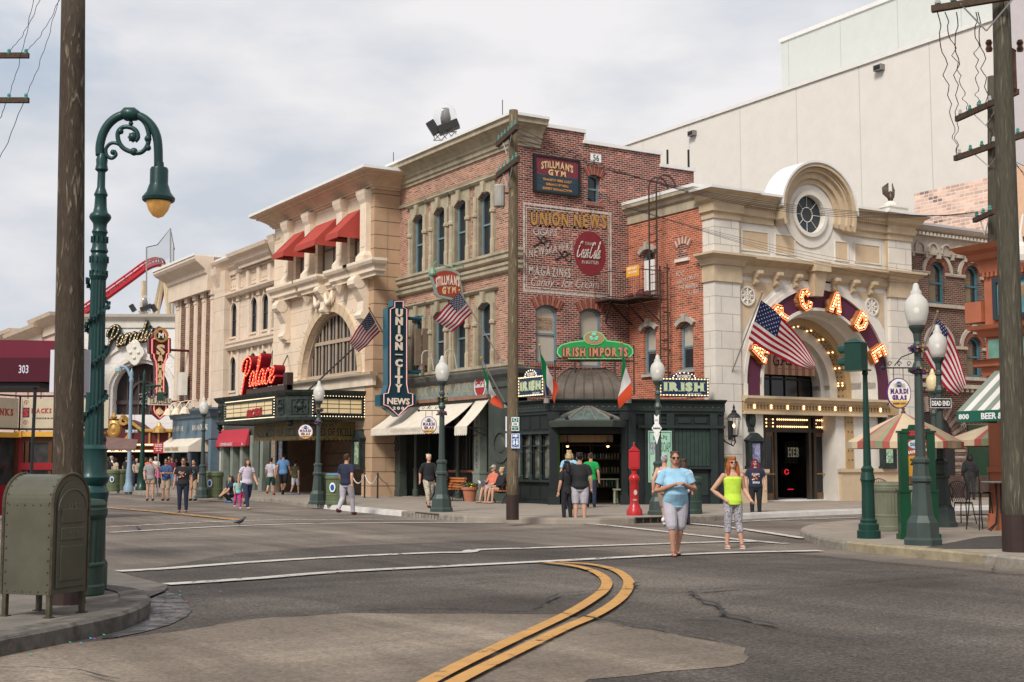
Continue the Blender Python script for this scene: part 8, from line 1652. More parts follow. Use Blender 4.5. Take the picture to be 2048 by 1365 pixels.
# ---- cafe chairs and table
def chair(loc,rz,sh,label):
    t=thing('cafe_chair',label,'chair',loc,rz); m=MB(); m.lathe((0,0,sh-.03),[(.2,0),(.21,.02),(.2,.04),(0,.045)],16); m.build('seat',BLACKI,t,local=True)
    for a in(-1,1):
        for b in(-1,1): m=MB(); m.tube([(a*.14,b*.14,sh),(a*.17,b*.17,sh*.5),(a*.2,b*.22,0)],.014,5); m.build('leg',BLACKI,t,local=True)
    m=MB(); m.tube([(.17*math.cos(i*PI/6),.17*math.sin(i*PI/6),sh*.4) for i in range(12)],.009,4,closed=True); m.build('foot_ring',BLACKI,t,local=True)
    m=MB(); ou=[(-.17,.16,sh),(-.22,.2,sh+.25),(-.19,.24,sh+.42),(0,.26,sh+.5),(.19,.24,sh+.42),(.22,.2,sh+.25),(.17,.16,sh)]; m.tube([Vector(q) for q in catmull(ou,4)],.014,5)
    for i in range(-4,5):
        m.tube([(max(-.2,min(.2,i*.055-.12)),.2,sh+.03),(max(-.2,min(.2,i*.055+.12)),.24,sh+.45)],.006,4); m.tube([(max(-.2,min(.2,i*.055+.12)),.2,sh+.03),(max(-.2,min(.2,i*.055-.12)),.24,sh+.45)],.006,4)
    m.build('lattice_back',BLACKI,t,local=True)
chair(P(1928,1048,.15),R(100),.5,'small black lattice cafe chair left of the tall bar chair'); chair(P(1962,1060,.15),R(80),.8,'tall black lattice bar chair beside the high round table'); chair(P(1755,1034,.15),R(-60),.5,'black lattice cafe chair half hidden behind the green signal post')
t=thing('high_cafe_table','high round black iron cafe table with stone top','table',P(2000,1062,.15)); m=MB(); m.lathe((0,0,1.0),[(.34,0),(.36,.02),(.34,.04),(0,.04)],24); m.build('table_top',mat('speckled_top',(.2,.19,.18),.4,var=.3,scale=30),t,local=True)
m=MB(); [m.tube([(.08*math.cos(a),.08*math.sin(a),1.0),(.05*math.cos(a),.05*math.sin(a),.5),(.1*math.cos(a),.1*math.sin(a),.15),(.3*math.cos(a),.3*math.sin(a),0)],.016,5) for a in (0,1.57,3.14,4.71)]; m.build('pedestal',BLACKI,t,local=True)
t=thing('wet_floor_cone','small yellow safety cone by the brown brick wall','cone',P(1908,984,.15)); m=MB(); m.lathe((0,0,0),[(.22,0),(.22,.05),(.16,.2),(.12,.4),(.04,.5),(0,.52)],10); m.build('cone_body',mat('safety_yellow',(.62,.44,.02),.5,var=0),t,local=True)
# ================= HANGING SIGNS, FLAGS, WAGON =================
def rim(fr,pts,o,r,mt,T,name='neon_outline'): m=MB(); m.tube([fr.w(a,b,o) for a,b in pts],r,5,closed=True); return m.build(name,mt,T)
TEAL=mat('deep_teal_enamel',(.008,.085,.12),.3,var=.08,coat=.3); TEALN=mat('dark_teal_face',(.008,.035,.055),.35,var=.05); PNK_N=mat('pale_pink_neon',(.85,.45,.42),.4,var=0,emit=.25); CRM=mat('cream_sign_letter',(.72,.60,.50),.4,var=0)
yb_=-UL.s(852,0,640); fU=Fr(0,yb_,0); up=lambda x,y,o=0:fU.px(x,y,o)
O_=[up(x,y) for x,y in ((787,600),(808,600),(808,612),(817,616),(817,770),(821,788),(832,790),(832,812),(820,815),(796,834),(772,815),(760,812),(760,790),(771,788),(776,770),(776,616),(787,612))]
t=thing('blade_sign','tall teal neon edged blade sign reading UNION CITY NEWS 200','sign',fU.w(*O_[10],0)); m=MB(); m.fp(fU,O_,-.02-.45,-.02); m.build('sign_case',TEAL,t)
cu=sum(p[0] for p in O_)/len(O_); cv=sum(p[1] for p in O_)/len(O_); cxu=(up(787,700)[0]+up(808,700)[0])/2
m=MB(); m.fp(fU,[(cxu+(a-cxu)*.96,b) for a,b in O_],-.02,-.005); m.build('face',TEALN,t)
rim(fU,[(cxu+(a-cxu)*.8,cv+(b-cv)*.975) for a,b in O_],.02,.022,PNK_N,t)
for i,ch in enumerate('UNION-CITY'):
    z=up(796,626)[1]+(up(796,777)[1]-up(796,626)[1])*i/9; text(ch,fU.M(cxu,z,.0),.33 if ch!='-' else .04,.32 if ch!='I' else .09,CRM,t,ext=.04,bold=.06); 
text('NEWS',fU.M(cxu,up(796,803)[1],0),.26,1.0,CRM,t,ext=.03,bold=.03); text('2 0 0',fU.M(cxu,up(796,817)[1],0),.13,.5,CRM,t,ext=.03,bold=.03)
m=MB()
for y in (636,744): z=up(820,y)[1]; m.tube([fU.w(cxu+.3,z,-.2),fU.w(-.0,z,-.2)],.07,8); m.tube([fU.w(-.12,z,-.2),fU.w(0,z,-.2)],.16,8)
m.build('support_arm',TEAL,t)
for i,(a,b) in enumerate(((831,843),(847,859))): fr=Fr(0,yb_-.5,0); m=MB(); s0,z0=fr.px(a,731); s1,z1=fr.px(b,658); m.fb(fr,s0,s1,z0,z1,-.12,0); tag(m.build('speaker_column',mat('brown_speaker_cloth',(.17,.12,.085),.8,var=.15),origin=fr.w(s0,z0,0)),('left' if i==0 else 'right')+' brown column loudspeaker behind the teal blade sign','loudspeaker')
# gym shield sign
fG=Fr(0,-UL.s(936,.0,560),0); gp=lambda x,y:fG.px(x,y); O_=[gp(x,y) for x,y in ((861,552),(872,540),(888,536),(904,538),(918,545),(929,598),(926,605),(875,594),(872,588))]
t=thing('gym_hanging_sign','red shield shaped gym sign with sage frame hanging off the brick front','sign',fG.w(*O_[6],0)); m=MB(); m.fp(fG,O_,-.1,.0); m.build('frame',mat('sage_sign_frame',(.25,.33,.28),.5,var=.1),t)
gc=(sum(p[0] for p in O_)/9,sum(p[1] for p in O_)/9); m=MB(); m.fp(fG,[(gc[0]+(a-gc[0])*.86,gc[1]+(b-gc[1])*.82) for a,b in O_],0,.02); m.build('red_face',mat('rust_red_face',(.33,.05,.035),.5,var=.1),t)
a,b=gp(895,560); text("STILLMAN'S",fG.M(a,b,.022),.42,1.05,CRM,t,serif=True,bold=.05,space=.4,tilt=.1,arch=.1); a,b=gp(898,581); text('GYM',fG.M(a,b,.022),.3,.62,GL,t,serif=True,bold=.06,space=.4,tilt=.1)
m=MB(); a,b=gp(905,537); m.tube([fG.w(a,b,-.05),fG.w(a,b+.15,-.05),fG.w(0,b+.15,-.05)],.03,5); m.tube([fG.w(*gp(x,y),-.05) for x,y in ((872,545),(868,530),(874,522),(880,530),(905,534))],.025,5); m.lathe(fG.w(*gp(866,548),-.05),[(.14,-.06),(.16,0),(.12,.16),(.04,.24)],10); m.build('bracket_and_light',mat('verdigris_lamp',(.16,.3,.2),.4,var=.1),t)
# sahara blade
MRS=mat('maroon_sign',(.09,.010,.016),.4,var=.05); fS_=Fr(0,34.8,0); sp=lambda x,y:fS_.px(x,y)
half=[(0,655),(5,656),(8,662),(13,666),(15,672),(15,676),(22,677),(22,706),(17,708),(16,716),(11,724),(9,740),(9,800),(16,802),(16,822),(12,830),(0,840)]
O_=[sp(320+x,y) for x,y in half]+[sp(320-x,y) for x,y in half[::-1][1:-1]]
t=thing('sahara_blade_sign','tall maroon stepped blade sign reading SAHARA TRADERS with a pyramid at its foot','sign',fS_.w(*sp(320,840),0)); m=MB(); m.fp(fS_,O_,-.4,0); m.build('sign_case',MRS,t); c0,cz_=sp(320,745); k=lambda px_:px_*dep(fS_.w(c0,cz_))/FPX/fS_.d.dot(VX)*1.0
rim(fS_,[(c0+(a-c0)*.75,cz_+(b-cz_)*.97) for a,b in O_],.05,.045,mat('pink_neon_dim',(.8,.25,.22),.4,var=0,emit=.35),t)
zS=lambda y:sp(320,y)[1]
m=MB(); m.arc(fS_,c0,zS(671),.30,.42,0,2*PI,.0,.1,16); m.build('gold_ring',GOLD,t); m=MB(); m.lathe(fS_.w(c0,zS(671),.0),[(.3,0),(.3,.04)],14,axis=Matrix([fS_.d,UP,fS_.n]).transposed()); m.build('black_disc',BLACK,t); text('M',fS_.M(c0,zS(671),.05),.35,.38,WHITE,t,serif=True,bold=.04)
for i,ch in enumerate('SAHARA'): text(ch,fS_.M(c0,zS(700)+(zS(788)-zS(700))*i/5.2,.01),.62,.5,mat('sand_letter',(.62,.46,.26),var=0),t,serif=True,bold=.05,ext=.04)
m=MB(); m.fb(fS_,c0-k(20),c0+k(20),zS(811),zS(797),0,.15); q=m.build('name_scroll',mat('parchment_scroll',(.55,.48,.36),.6,var=.1),t); text('TRADERS',fS_.M(c0,zS(803),.155),.32,k(36),BLACK,q,serif=True)
m=MB(); m.add([fS_.w(c0-k(9),zS(825),.02),fS_.w(c0+k(9),zS(825),.02),fS_.w(c0,zS(814),.02),fS_.w(c0,zS(831),.1)],[(0,3,2),(1,2,3)]); m.build('pyramid',mat('sand_letter',(.62,.46,.26)),t,fixn=False)
m=MB(); [m.tube([fS_.w(c0,zS(y),-.2),fS_.w(-1.0,zS(y),-.2)],.07,6) for y in (699,803)]; m.build('support_arm',MRS,t)
f_=KL.sh(.3); m=MB(); s0,z0=f_.px(362,792); s1,z1=f_.px(372,745); m.fb(f_,s0,s1,z0,z1,-.1,.25); tag(m.build('white_speaker',WHITES,origin=f_.w(s0,z0,0)),'white column loudspeaker on the brick striped facade','loudspeaker')
# irish imports sign
fI=Fr(FD.w(0,0,-.35).x,FD.w(0,0,-.35).y,-TH); ip=lambda x,y:fI.px(x,y); IG=mat('irish_green',(.015,.24,.06),.35,var=.06); PGN=mat('pale_green_trim',(.22,.50,.22),.4,var=0)
h=[(0,672),(20,672),(24,680),(48,683),(58,686),(70,690),(77,698),(78,708),(72,716),(56,717),(54,720),(0,720)]; O_=[ip(1190+x,y) for x,y in h]+[ip(1190-x,y) for x,y in h[::-1][1:-1]]
t=thing('irish_imports_sign','carved green IRISH IMPORTS sign with shamrock above the copper barrel roof','sign',fI.w(*ip(1190,722),0)); m=MB(); m.fp(fI,O_,-.1,0); m.build('board_edge',BLACK,t)
c0,cz_=ip(1190,698); m=MB(); m.fp(fI,[(c0+(a-c0)*.985,cz_+(b-cz_)*.95) for a,b in O_],0,.03); m.build('pale_border',PGN,t); m=MB(); m.fp(fI,[(c0+(a-c0)*.95,cz_+(b-cz_)*.82) for a,b in O_],.03,.045); m.build('green_field',IG,t)
TLT=mat('copper_letter',(.42,.20,.11),.4,var=.05); a,b=ip(1190,705); text('IRISH IMPORTS',fI.M(a,b,.045),.36,2.28,mat('dark_red_outline',(.10,.02,.015),var=0),t,serif=True,bold=.11,space=.3,ext=.02); text('IRISH IMPORTS',fI.M(a,b,.066),.33,2.25,TLT,t,serif=True,bold=.05,space=.9,ext=.02)
a,b=ip(1188,677); q=[2*PI*i/24 for i in range(24)]; m=MB(); m.fp(fI,[(a+.37*math.cos(u),b+.24*math.sin(u)) for u in q],.0,.07); m.build('oval_rim',PGN,t); m=MB(); m.fp(fI,[(a+.34*math.cos(u),b+.21*math.sin(u)) for u in q],.07,.08); ov=m.build('oval_field',mat('tan_field',(.30,.19,.09),.5,var=.05),t)
m=MB(); ax=Matrix([fI.d,UP,fI.n]).transposed()
for u in (90,205,335): 
    for du in (-16,16): cc_=R(u+du*1.0); m.lathe(fI.w(a+.1*math.cos(cc_),b+.03+.1*math.sin(cc_),.08),[(.062,0),(.05,.02),(0,.03)],10,axis=ax)
m.tube([fI.w(a,b+.03,.09),fI.w(a+.01,b-.08,.09),fI.w(a-.03,b-.15,.09)],.014,5); m.build('shamrock',mat('mint_shamrock',(.16,.52,.36),.3,var=0),ov)
m=MB(); [m.tube([fI.w(ip(x,y0)[0],z0,-.06),fI.w(ip(x,y0)[0],ip(x,y1)[1],-.06)],.03,6) for x,y0,y1,z0 in ((1110,745,722,3.9),(1268,745,690,3.9),(1150,722,716,3.9),(1230,722,716,3.9))]; m.tube([fI.w(*ip(1108,722),-.06),fI.w(*ip(1270,722),-.06)],.03,6); m.build('iron_frame',IRON,t)
# Rosie's signs
NVY=mat('navy_enamel',(.012,.03,.085),.35,var=.05)
for i,(fr,x0,x1,y0,y1) in enumerate(((FL.sh(.25),1037,1088,752,794),(FR_.sh(.1),1318,1418,756,794))):
    s0=fr.s(x0,0,780); s1=fr.s(x1,0,780); xm=(x0+x1)/2; z1=fr.z(xm,y0); z0=fr.z(xm,y1); c=(s0+s1)/2; w_=s1-s0; h=z1-z0
    t=thing('pub_sign','navy bulb edged IRISH sign '+('left of the copper roof beside the wooden pole','on the right end of the green shop roof')[i],'sign',fr.w(c,z0,0)); m=MB(); m.fp(fr,[(s0,z0),(s1,z0),(s1,z1),(c+w_*.25,z1),(c+w_*.2,z1+h*.2),(c,z1+h*.3),(c-w_*.2,z1+h*.2),(c-w_*.25,z1),(s0,z1)],-.2,0); m.build('sign_box',NVY,t)
    m=MB(); ring(m,fr,s0+.03,s1-.03,z0+.03,z1-.03,.04,.02,.02); m.build('gold_edge',mat('brass_edge',(.4,.3,.12),.4,var=0),t); bulbs(rectpts(fr,s0+.05,s1-.05,z0+.05,z1-.05,.03,.115)+[fr.w(c+w_*.22*math.cos(u),z1+h*.26*math.sin(u),.02) for u in [PI*k/8 for k in range(9)]],.024,BULBW,t)
    text('IRISH',fr.M(c,(z0+z1)/2+h*.02,.002),h*.5,w_*.82,mat('pale_lime_letter',(.45,.52,.33),.4,var=0),t,serif=True,bold=.08,space=.5,ext=.03); text("ROSIE'S",fr.M(c,z1+h*.08,.002),h*.17,w_*.28,CRM,t,bold=.04,ext=.01); text('SHOPPE',fr.M(c+w_*.2,z0+h*.15,.002),h*.12,w_*.28,mat('pale_blue_badge',(.5,.6,.66)),t,serif=True,ext=.01)
# ---- flags
FR_R,FWt,FB_,FGn,FOr=[mat('flag_'+n_,c_,.8,var=.05,fn=thin) for n_,c_ in (('red',(.46,.015,.04)),('white',(.76,.74,.74)),('navy',(.025,.035,.13)),('green',(.0,.26,.08)),('orange',(.72,.11,.04)))]; POLEM=mat('grey_flag_pole',(.25,.22,.2),.4,var=.05)
def flag(name,label,cat,tip,base,fr,C4,kind,g,rip=.05,sag=0.,ph=0,rbase=None):
    s0,z0=fr.px(*base); o=fo(fr,tip[0],tip[1],s0); 
    if rbase: o=rbase
    B_=fr.w(s0,z0,0); st=fr.px(tip[0],tip[1],o); T_=fr.w(st[0],st[1],o); t=thing(name,label,cat,B_,0,g)
    m=MB(); m.tube([B_,T_],.028,6); m.lathe(B_,[(.1,-.08),(.1,.08)],8); m.build('flag_pole',POLEM,t); m=MB(); m.sph(T_+UP*.03,.05,8); m.build('gold_finial',GOLD,t)
    d1=dep(T_); d0=d1+(dep(B_)-d1)*.45
    ht,hb,ft,fb_=[PD(x,y,d) for (x,y),d in zip(C4,(d1,d0,(d1+d0)/2-.3,(d1+d0)/2))]
    nrm=(ft-ht).cross(hb-ht).normalized()
    def fn(u,v):
        a=ht.lerp(hb,v); b=ft.lerp(fb_,v); p=a.lerp(b,u); return p+nrm*rip*u*math.sin(u*9+v*2.5+ph)*1.+UP*sag*math.sin(u*PI)*(1-v*1.6)
    nu,nv=26,26
    if kind=='us': mf=lambda i,j:(2 if (i<10 and j<14) else (0 if (j//2)%2==0 else 1))
    else: mf=lambda i,j:(0 if i<9 else 1 if i<18 else 2)
    m=MB(); m.grid(fn,nu,nv,mf); cl=m.build('flag_cloth',[FR_R,FWt,FB_] if kind=='us' else [FGn,FWt,FOr],t,fixn=False,solid=.008)
    if kind=='us':
        m=MB(); e=.011
        for r_ in range(9):
            for c in range(6 if r_%2==0 else 5):
                u=(10/26)*((c+.5+(0 if r_%2==0 else .5))/6); v_=(14/26)*((r_+.6)/9.4); q=fn(u,v_); du=(fn(u+.01,v_)-q).normalized(); dv=(fn(u,v_+.01)-q).normalized()
                for sg in (-1,1): m.add([q+nrm*sg*.012+(du*math.cos(a)+dv*math.sin(a))*(.032 if k_%2==0 else .014) for k_,a in enumerate([PI*k2/5+.3 for k2 in range(10)])],[range(10)])
        m.build('stars',FWt,cl,fixn=False,kind='stuff')
ug='US flags on the facades'; ig='Irish tricolours on the green shop'
flag('us_flag','US flag flying from the theatre pier left of the teal blade sign','flag',(738,617),(786,700),UL.sh(.4),[(739,623),(760,664),(696,685),(718,706)],'us',ug,rip=.05,rbase=1.5)
flag('us_flag','US flag flying from the brick corner building below the gym shield','flag',(919,583),(1003,722),UL,[(918,585),(944,627),(867,639),(905,665)],'us',ug)
flag('us_flag','largest US flag, draped in front of the arcade arch','flag',(1524,587),(1459,757),FA,[(1522,601),(1497,678),(1632,728),(1626,739)],'us',ug,rip=.1,sag=.28,ph=1)
flag('us_flag','US flag hanging on the dark brown brick building behind the right hand lamps','flag',(1875,625),(1841,712),FB,[(1875,638),(1848,708),(1934,766),(1914,793)],'us',ug,rip=.12,sag=.5,ph=2)
flag('irish_flag','leftmost Irish flag, beside the newsstand sign','flag',(963,718),(1013,812),UL.sh(.3),[(964,730),(975,776),(1005,818),(984,806)],'ie',ig,.06)
flag('irish_flag','middle Irish flag, left of the copper barrel roof','flag',(1079,693),(1093,802),FD.sh(.3),[(1081,706),(1085,752),(1116,778),(1112,807)],'ie',ig,.06,rbase=.9)
flag('irish_flag','rightmost Irish flag, right of the copper barrel roof','flag',(1244,688),(1257,802),FD.sh(.3),[(1246,703),(1244,740),(1266,794),(1236,818)],'ie',ig,.06,ph=2,rbase=.9)
# ---- dome searchlights
def dome(v,x,y,k,label,fl):
    s,z=v.px(x,y); t=thing('dome_searchlight',label,'searchlight',v.w(s,z,0)); U=v.D/FPX*k
    m=MB(); [m.tube([v.w(s+a*U,z,0),v.w(s+b*U,z+c*U,0)],.9*U,4) for a,b,c in ((-22,-22,14),(22,22,18),(-22,-8,15),(-8,6,14),(6,20,17),(-8,-22,14),(6,-8,16),(20,6,17))]; m.tube([v.w(s-24*U,z,0),v.w(s+24*U,z,0)],1.2*U,4); m.tube([v.w(s-24*U,z+14*U,0),v.w(s+24*U,z+18*U,0)],1.2*U,4); m.build('truss',STL,t)
    M=v.M(s+7*U,z+27*U,0)@Matrix.Rotation(R(22),4,'Z'); m=MB(); m.obox(None,22*U,8*U,14*U,M=M); m.build('lamp_base',BLACK,t,bevel=.01)
    m=MB(); m.smooth=True; m.lathe(v.w(s+1*U,z+54*U,0),[(9*U,-20*U),(11*U,-8*U),(8*U,6*U),(7*U,12*U),(0,14*U)],12); m.build('moving_head',mat('charcoal_head',(.06,.05,.05),.4,var=.2),t)
    m=MB(); m.smooth=True; m.sph(v.w(s,z+52*U,0),24*U,24,1,14); m.build('clear_dome',mat('clear_dome',(.8,.82,.84),.03,var=0,alpha=.2,spec=.8),t)
    for dx in fl: M=v.M(s+dx*U,z+26*U,0)@Matrix.Rotation(R(32),4,'Z'); m=MB(); m.obox(None,9*U,14*U,8*U,M=M); m.build('floodlight',BLACK,t); 
v=VF(57); dome(v,890,281,1.0,'clear domed searchlight on a truss on the corner building roof',(-24,))
dome(VF(101),289,630,.52,'clear domed searchlight between two floodlights on the white arch building',(-46,36))
# ---- snack wagon (d=38)
v=VF(38); W=lambda x,y,o=0:(v.S(x),v.Z(y)); t=thing('snack_wagon','red and cream snack wagon with SNACKS sign panels behind the wooden pole','wagon',v.w(v.S(100),0,0)); WR=mat('wagon_red',(.26,.012,.02),.4,var=.08); YEL=mat('wagon_yellow',(.62,.33,.05),.5,var=.05); PAR=mat('parchment_panel',(.50,.43,.31),.6,var=.08); WBR=mat('varnished_brown',(.09,.035,.015),.4,var=.1)
a,b=v.S(41),v.S(212); f2_=Fr(v.w(a,0,0).x,v.w(a,0,0).y,-TH+PI/2.6); g2=Fr(f2_.w(-3.2,0).x,f2_.w(-3.2,0).y,-TH+PI/2.6)
m=MB(); 
for fr,s0,s1 in ((v,a,b),(g2,0,3.2)):
    m.fb(fr,s0,s1,0.1,.95,-.1,0); 
m.fb(v,v.S(200),b,.1,v.Z(868),-.1,.12); m.fb(v,a,v.S(48),.9,v.Z(868),-.1,.05); m.fb(v,a,b,v.Z(940),v.Z(926),-.1,.06); m.build('body',WR,t)
m=MB(); m.fb(v,a,b,v.Z(874),v.Z(864),-.1,.16); m.fb(g2,0,3.2,v.Z(876),v.Z(866),-.1,.12); m.fb(v,v.S(38),v.S(50),v.Z(875),v.Z(863),0,.2); m.build('yellow_rail',YEL,t)
m=MB()
for x in (48,58,104,150,196): m.fb(v,v.S(x)-.05,v.S(x)+.05,.9,v.Z(872),-.08,.03)
[m.fb(g2,s-.05,s+.05,.9,v.Z(872),-.08,.03) for s in (.1,1.1,2.1,3.1)]; m.fb(v,a,b,v.Z(885),v.Z(874),-.08,.02); m.build('window_posts',WBR,t)
m=MB(); m.fb(v,a,b,.9,v.Z(872),-.06,-.05); m.fb(g2,0,3.2,.9,v.Z(872),-.06,-.05); m.build('windows',mat('wagon_glass',(.05,.05,.05),.1,var=.5,scale=1.5),t)
m=MB(); m.fb(v,a+.05,v.S(218),v.Z(857),v.Z(798),-.05,.02); m.build('front_sign_panel',PAR,t); m=MB(); m.fb(g2,.05,3.1,v.Z(857),v.Z(798),-.05,.02); q2=m.build('side_sign_panel',PAR,t)
m=MB(); [m.tube([v.w(a,v.Z(y),.03),v.w(v.S(218),v.Z(y),.03)],.03,5) for y in (793,859)]; [m.tube([g2.w(0,v.Z(y),.03),g2.w(3.2,v.Z(y),.03)],.03,5) for y in (793,859)]; m.tube([v.w(a,v.Z(862),.03),v.w(a,v.Z(793),.03)],.03,5); m.build('sign_rail',BLACKI,t)
RL=mat('snack_red',(.36,.03,.03),.5,var=0); m=MB(); m.fb(v,v.S(47),v.S(60),v.Z(835),v.Z(816),.02,.03); m.build('navy_initial_box',NVY,t); text('S',v.M(v.S(53.5),v.Z(826),.032),.24,.17,RL,t,serif=True,bold=.06)
for s_,x,y,h,w_,mt in (('NACKS & DRINKS',113,822,.14,1.42,RL),('CHURROS PRETZELS',112,837,.04,1.1,BLACK),): text(s_,v.M(v.S(x),v.Z(y),.022),h,w_,mt,t,serif=True,bold=.04)
text('SNACKS & DRINKS',g2.M(1.6,v.Z(826),.022),.2,2.6,RL,t,serif=True,bold=.04)
m=MB(); [m.tube([v.w(v.S(x)+.08*(1-i/14)*math.cos(i*.7),v.Z(y)+.08*(1-i/14)*math.sin(i*.7),.025) for i in range(14)],.008,4) for x,y in ((53,806),(53,846),(200,806))]; m.build('scroll_ornament',RL,t)
# maroon 303 canopy (d=20)
v=VF(20); t=thing('entrance_canopy','maroon fabric entrance canopy numbered 303 at the left edge','canopy',v.w(v.S(62),0,0)); a,b=v.S(-120),v.S(107)
m=MB(); m.prism([(a,v.Z(765)),(v.S(101),v.Z(762)),(b,v.Z(700)),(b,v.Z(690)),(v.S(104),v.Z(682)),(a,v.Z(678))],-1.6,0,lambda u,w_,o:v.w(u,w_,o)); m.build('canopy_fabric',MAROON,t); m=MB(); m.fb(v,a,v.S(103),v.Z(764),v.Z(716),0,.012); c=m.build('valance',mat('dark_maroon_valance',(.065,.006,.016),.8,var=.05),t); text('303',v.M(v.S(46),v.Z(739),.014),.125,.145,mat('lilac_white_number',(.6,.58,.66),var=0),c,bold=.01)
m=MB(); m.fb(v,a,v.S(75),v.Z(775),v.Z(765),-1.5,-.05); m.tube([v.w(v.S(60),.0,-.1),v.w(v.S(65),v.Z(770),-.1)],.026,6); m.build('frame_and_post',BLACKI,t)
# brown market parasol
v=VF(60); t=thing('brown_market_awning','brown scalloped market awning left of the pale blue lamp','awning',v.w(v.S(240),0,0)); m=MB(); m.add([v.w(v.S(x),v.Z(y),o) for x,y,o in ((205,873,0),(278,880,0),(280,898,.5),(205,900,.5))],[(0,1,2,3)]); [m.add([v.w(v.S(205+i*15+u),v.Z(898+dy),.5) for u,dy in ((0,0),(15,0),(14,6),(7.5,2),(1,6))],[(0,1,2,3,4)]) for i in range(5)]; m.build('canvas',mat('cocoa_canvas',(.14,.085,.075),.8,var=.1),t,solid=.02,fixn=False); m=MB(); m.tube([v.w(v.S(210),.1,.2),v.w(v.S(210),v.Z(880),.2)],.04,5); m.build('post',BLACKI,t)
# pale blue lamp and green signal post in the left street
def post(name,label,cat,x,yb,mt,pr_,k):
    p=P(x,yb,.15); v=VF(dep(p)); t=thing(name,label,cat,p); m=MB(); m.lathe((0,0,0),[(r_*k,v.Z(y)-.15) for r_,y in pr_],14); m.build('post',mt,t,local=True,smooth=40); return t,v
PB_=mat('pale_blue_enamel',(.22,.31,.40),.35,var=.05); t,v=post('pale_blue_street_lamp','pale blue crook necked street lamp in the left street','street lamp',257,983,PB_,((.5,984),(.5,974),(.35,968),(.3,955),(.33,952),(.2,930),(.19,880),(.17,765),(.22,763),(.22,758),(.15,754),(.2,748),(.12,742),(.05,738),(.0,736)),.5)
m=MB(); m.smooth=True; m.tube([v.w(v.S(x),v.Z(y),0) for x,y in ((262,760),(258,750),(254,740),(248,734),(241,733),(238,735))],.07,6); m.build('crook_arm',PB_,t); m=MB(); m.lathe(v.w(v.S(236),v.Z(744),0),[(0,-.1),(.12,-.06),(.16,.02)],10); m.build('lens',mat('lemon_lens',(.5,.52,.15),.3,var=0,emit=.1),t); m=MB(); m.lathe(v.w(v.S(236),v.Z(744),0),[(.2,.02),(.17,.16),(.05,.22)],10); m.build('hood',PB_,t)
t,v=post('street_sign_post','dark green post with traffic signal arm and DELANCEY ST sign in the left street','street sign post',283,981,SIG,((.42,984),(.42,976),(.32,972),(.22,950),(.25,948),(.17,925),(.13,880),(.09,770),(.13,768),(.08,760),(.1,750),(.06,745),(.0,738)),.75)
m=MB(); m.tube([v.w(v.S(288),v.Z(772),0),v.w(v.S(321),v.Z(772),0)],.05,6); m.tube([v.w(v.S(288),v.Z(800),0),v.w(v.S(296),v.Z(782),0),v.w(v.S(312),v.Z(774),0)],.04,5); m.build('arm',SIG,t); m=MB(); m.fb(v,v.S(314),v.S(328),v.Z(802),v.Z(785),-.3,.1); [m.add([v.w(v.S(321+sg*7),v.Z(788+dy),o) for o in(-.25,.05) for dy in (0,5)]+[v.w(v.S(321+sg*13),v.Z(787+dy),o) for o in(-.25,.05) for dy in (0,0)],[(0,2,6,4),(0,1,4,5),(2,3,6,7)]) for sg in(-1,1) for dy in (0,)]; m.build('signal_head',SIG,t)
m=MB(); m.fb(v,v.S(252),v.S(281),v.Z(867),v.Z(859),.1,.14); m.fb(v,v.S(262),v.S(270),v.Z(859),v.Z(856),.1,.13); q=m.build('name_plate',SIG,t); text('DELANCEY ST.',v.M(v.S(266.5),v.Z(863),.145),.13,.62,WHITE,q,bold=.04)
v=VF(62); t=thing('red_regulation_sign','small red regulation sign with white lettering on a thin post in the left street','sign',v.w(v.S(319),.15,0)); m=MB(); m.fb(v,v.S(309),v.S(329),v.Z(907),v.Z(886),0,.02); q=m.build('plate',RED,t); [text(s_,v.M(v.S(319),v.Z(y),.022),.06,w_,WHITE,q,bold=.03) for s_,y,w_ in (('NO CROSSING',889.5,.34),('STREET FROM',893,.34),('8 AM - 7 PM',897.5,.36),('WED - FRI',901.5,.26))]; m=MB(); m.tube([v.w(v.S(319),.15,-.02),v.w(v.S(319),v.Z(886),-.02)],.03,5); m.build('post',STL,t)
# ---- benches, planter
SLAT=mat('orange_varnished_slat',(.46,.15,.04),.35,var=.12,stretch=(1,6,6),coat=.2)
def bench(loc,label):
    t=thing('park_bench',label,'bench',loc,0,'orange slatted benches'); 
    m=MB(); [m.box(-.42+i*.09,-.35+i*.09,-.75,.75,.43,.455) for i in range(5)]; m.build('seat',SLAT,t,local=True); m=MB(); [m.obox((.05+i*.035,0,.53+i*.1),.012,.75,.035) for i in range(4)]; m.build('backrest',SLAT,t,local=True)
    for y in (-.68,.68): m=MB(); m.tube([(-.42,y,0),(-.36,y,.2),(-.2,y,.4),(-.42,y,.42)],.022,5); m.tube([(.12,y,0),(.0,y,.2),(-.1,y,.4),(.03,y,.44),(.16,y,.9),(.2,y,.9)],.022,5); m.tube([(-.42,y,.42),(-.42,y,.62),(-.3,y,.68),(.0,y,.64)],.02,5); m.tube([(-.3,y,.22),(-.15,y,.28),(0,y,.2)],.015,5); m.build('iron_side',BLACKI,t,local=True)
bb=Vector((-1.1,-.75,.15)); bench(bb,'orange slatted bench with the seated couple, left of the green shop'); ba=Vector((-1.1,2.85,.15)); bench(ba,'orange slatted bench with one sitter behind the newsstand lamp')
p=Vector((-1,1.75,.15)); t=thing('flower_pot','terracotta pot of yellow and purple pansies in front of the newsstand','plant',p); m=MB(); m.lathe((0,0,0),[(.19,0),(.27,.42),(.31,.43),(.32,.52),(.28,.53),(.27,.49),(0,.48)],20); m.build('pot',mat('terracotta',(.42,.16,.09),.7,var=.1,dirt=.15),t,local=True)
m=MB()
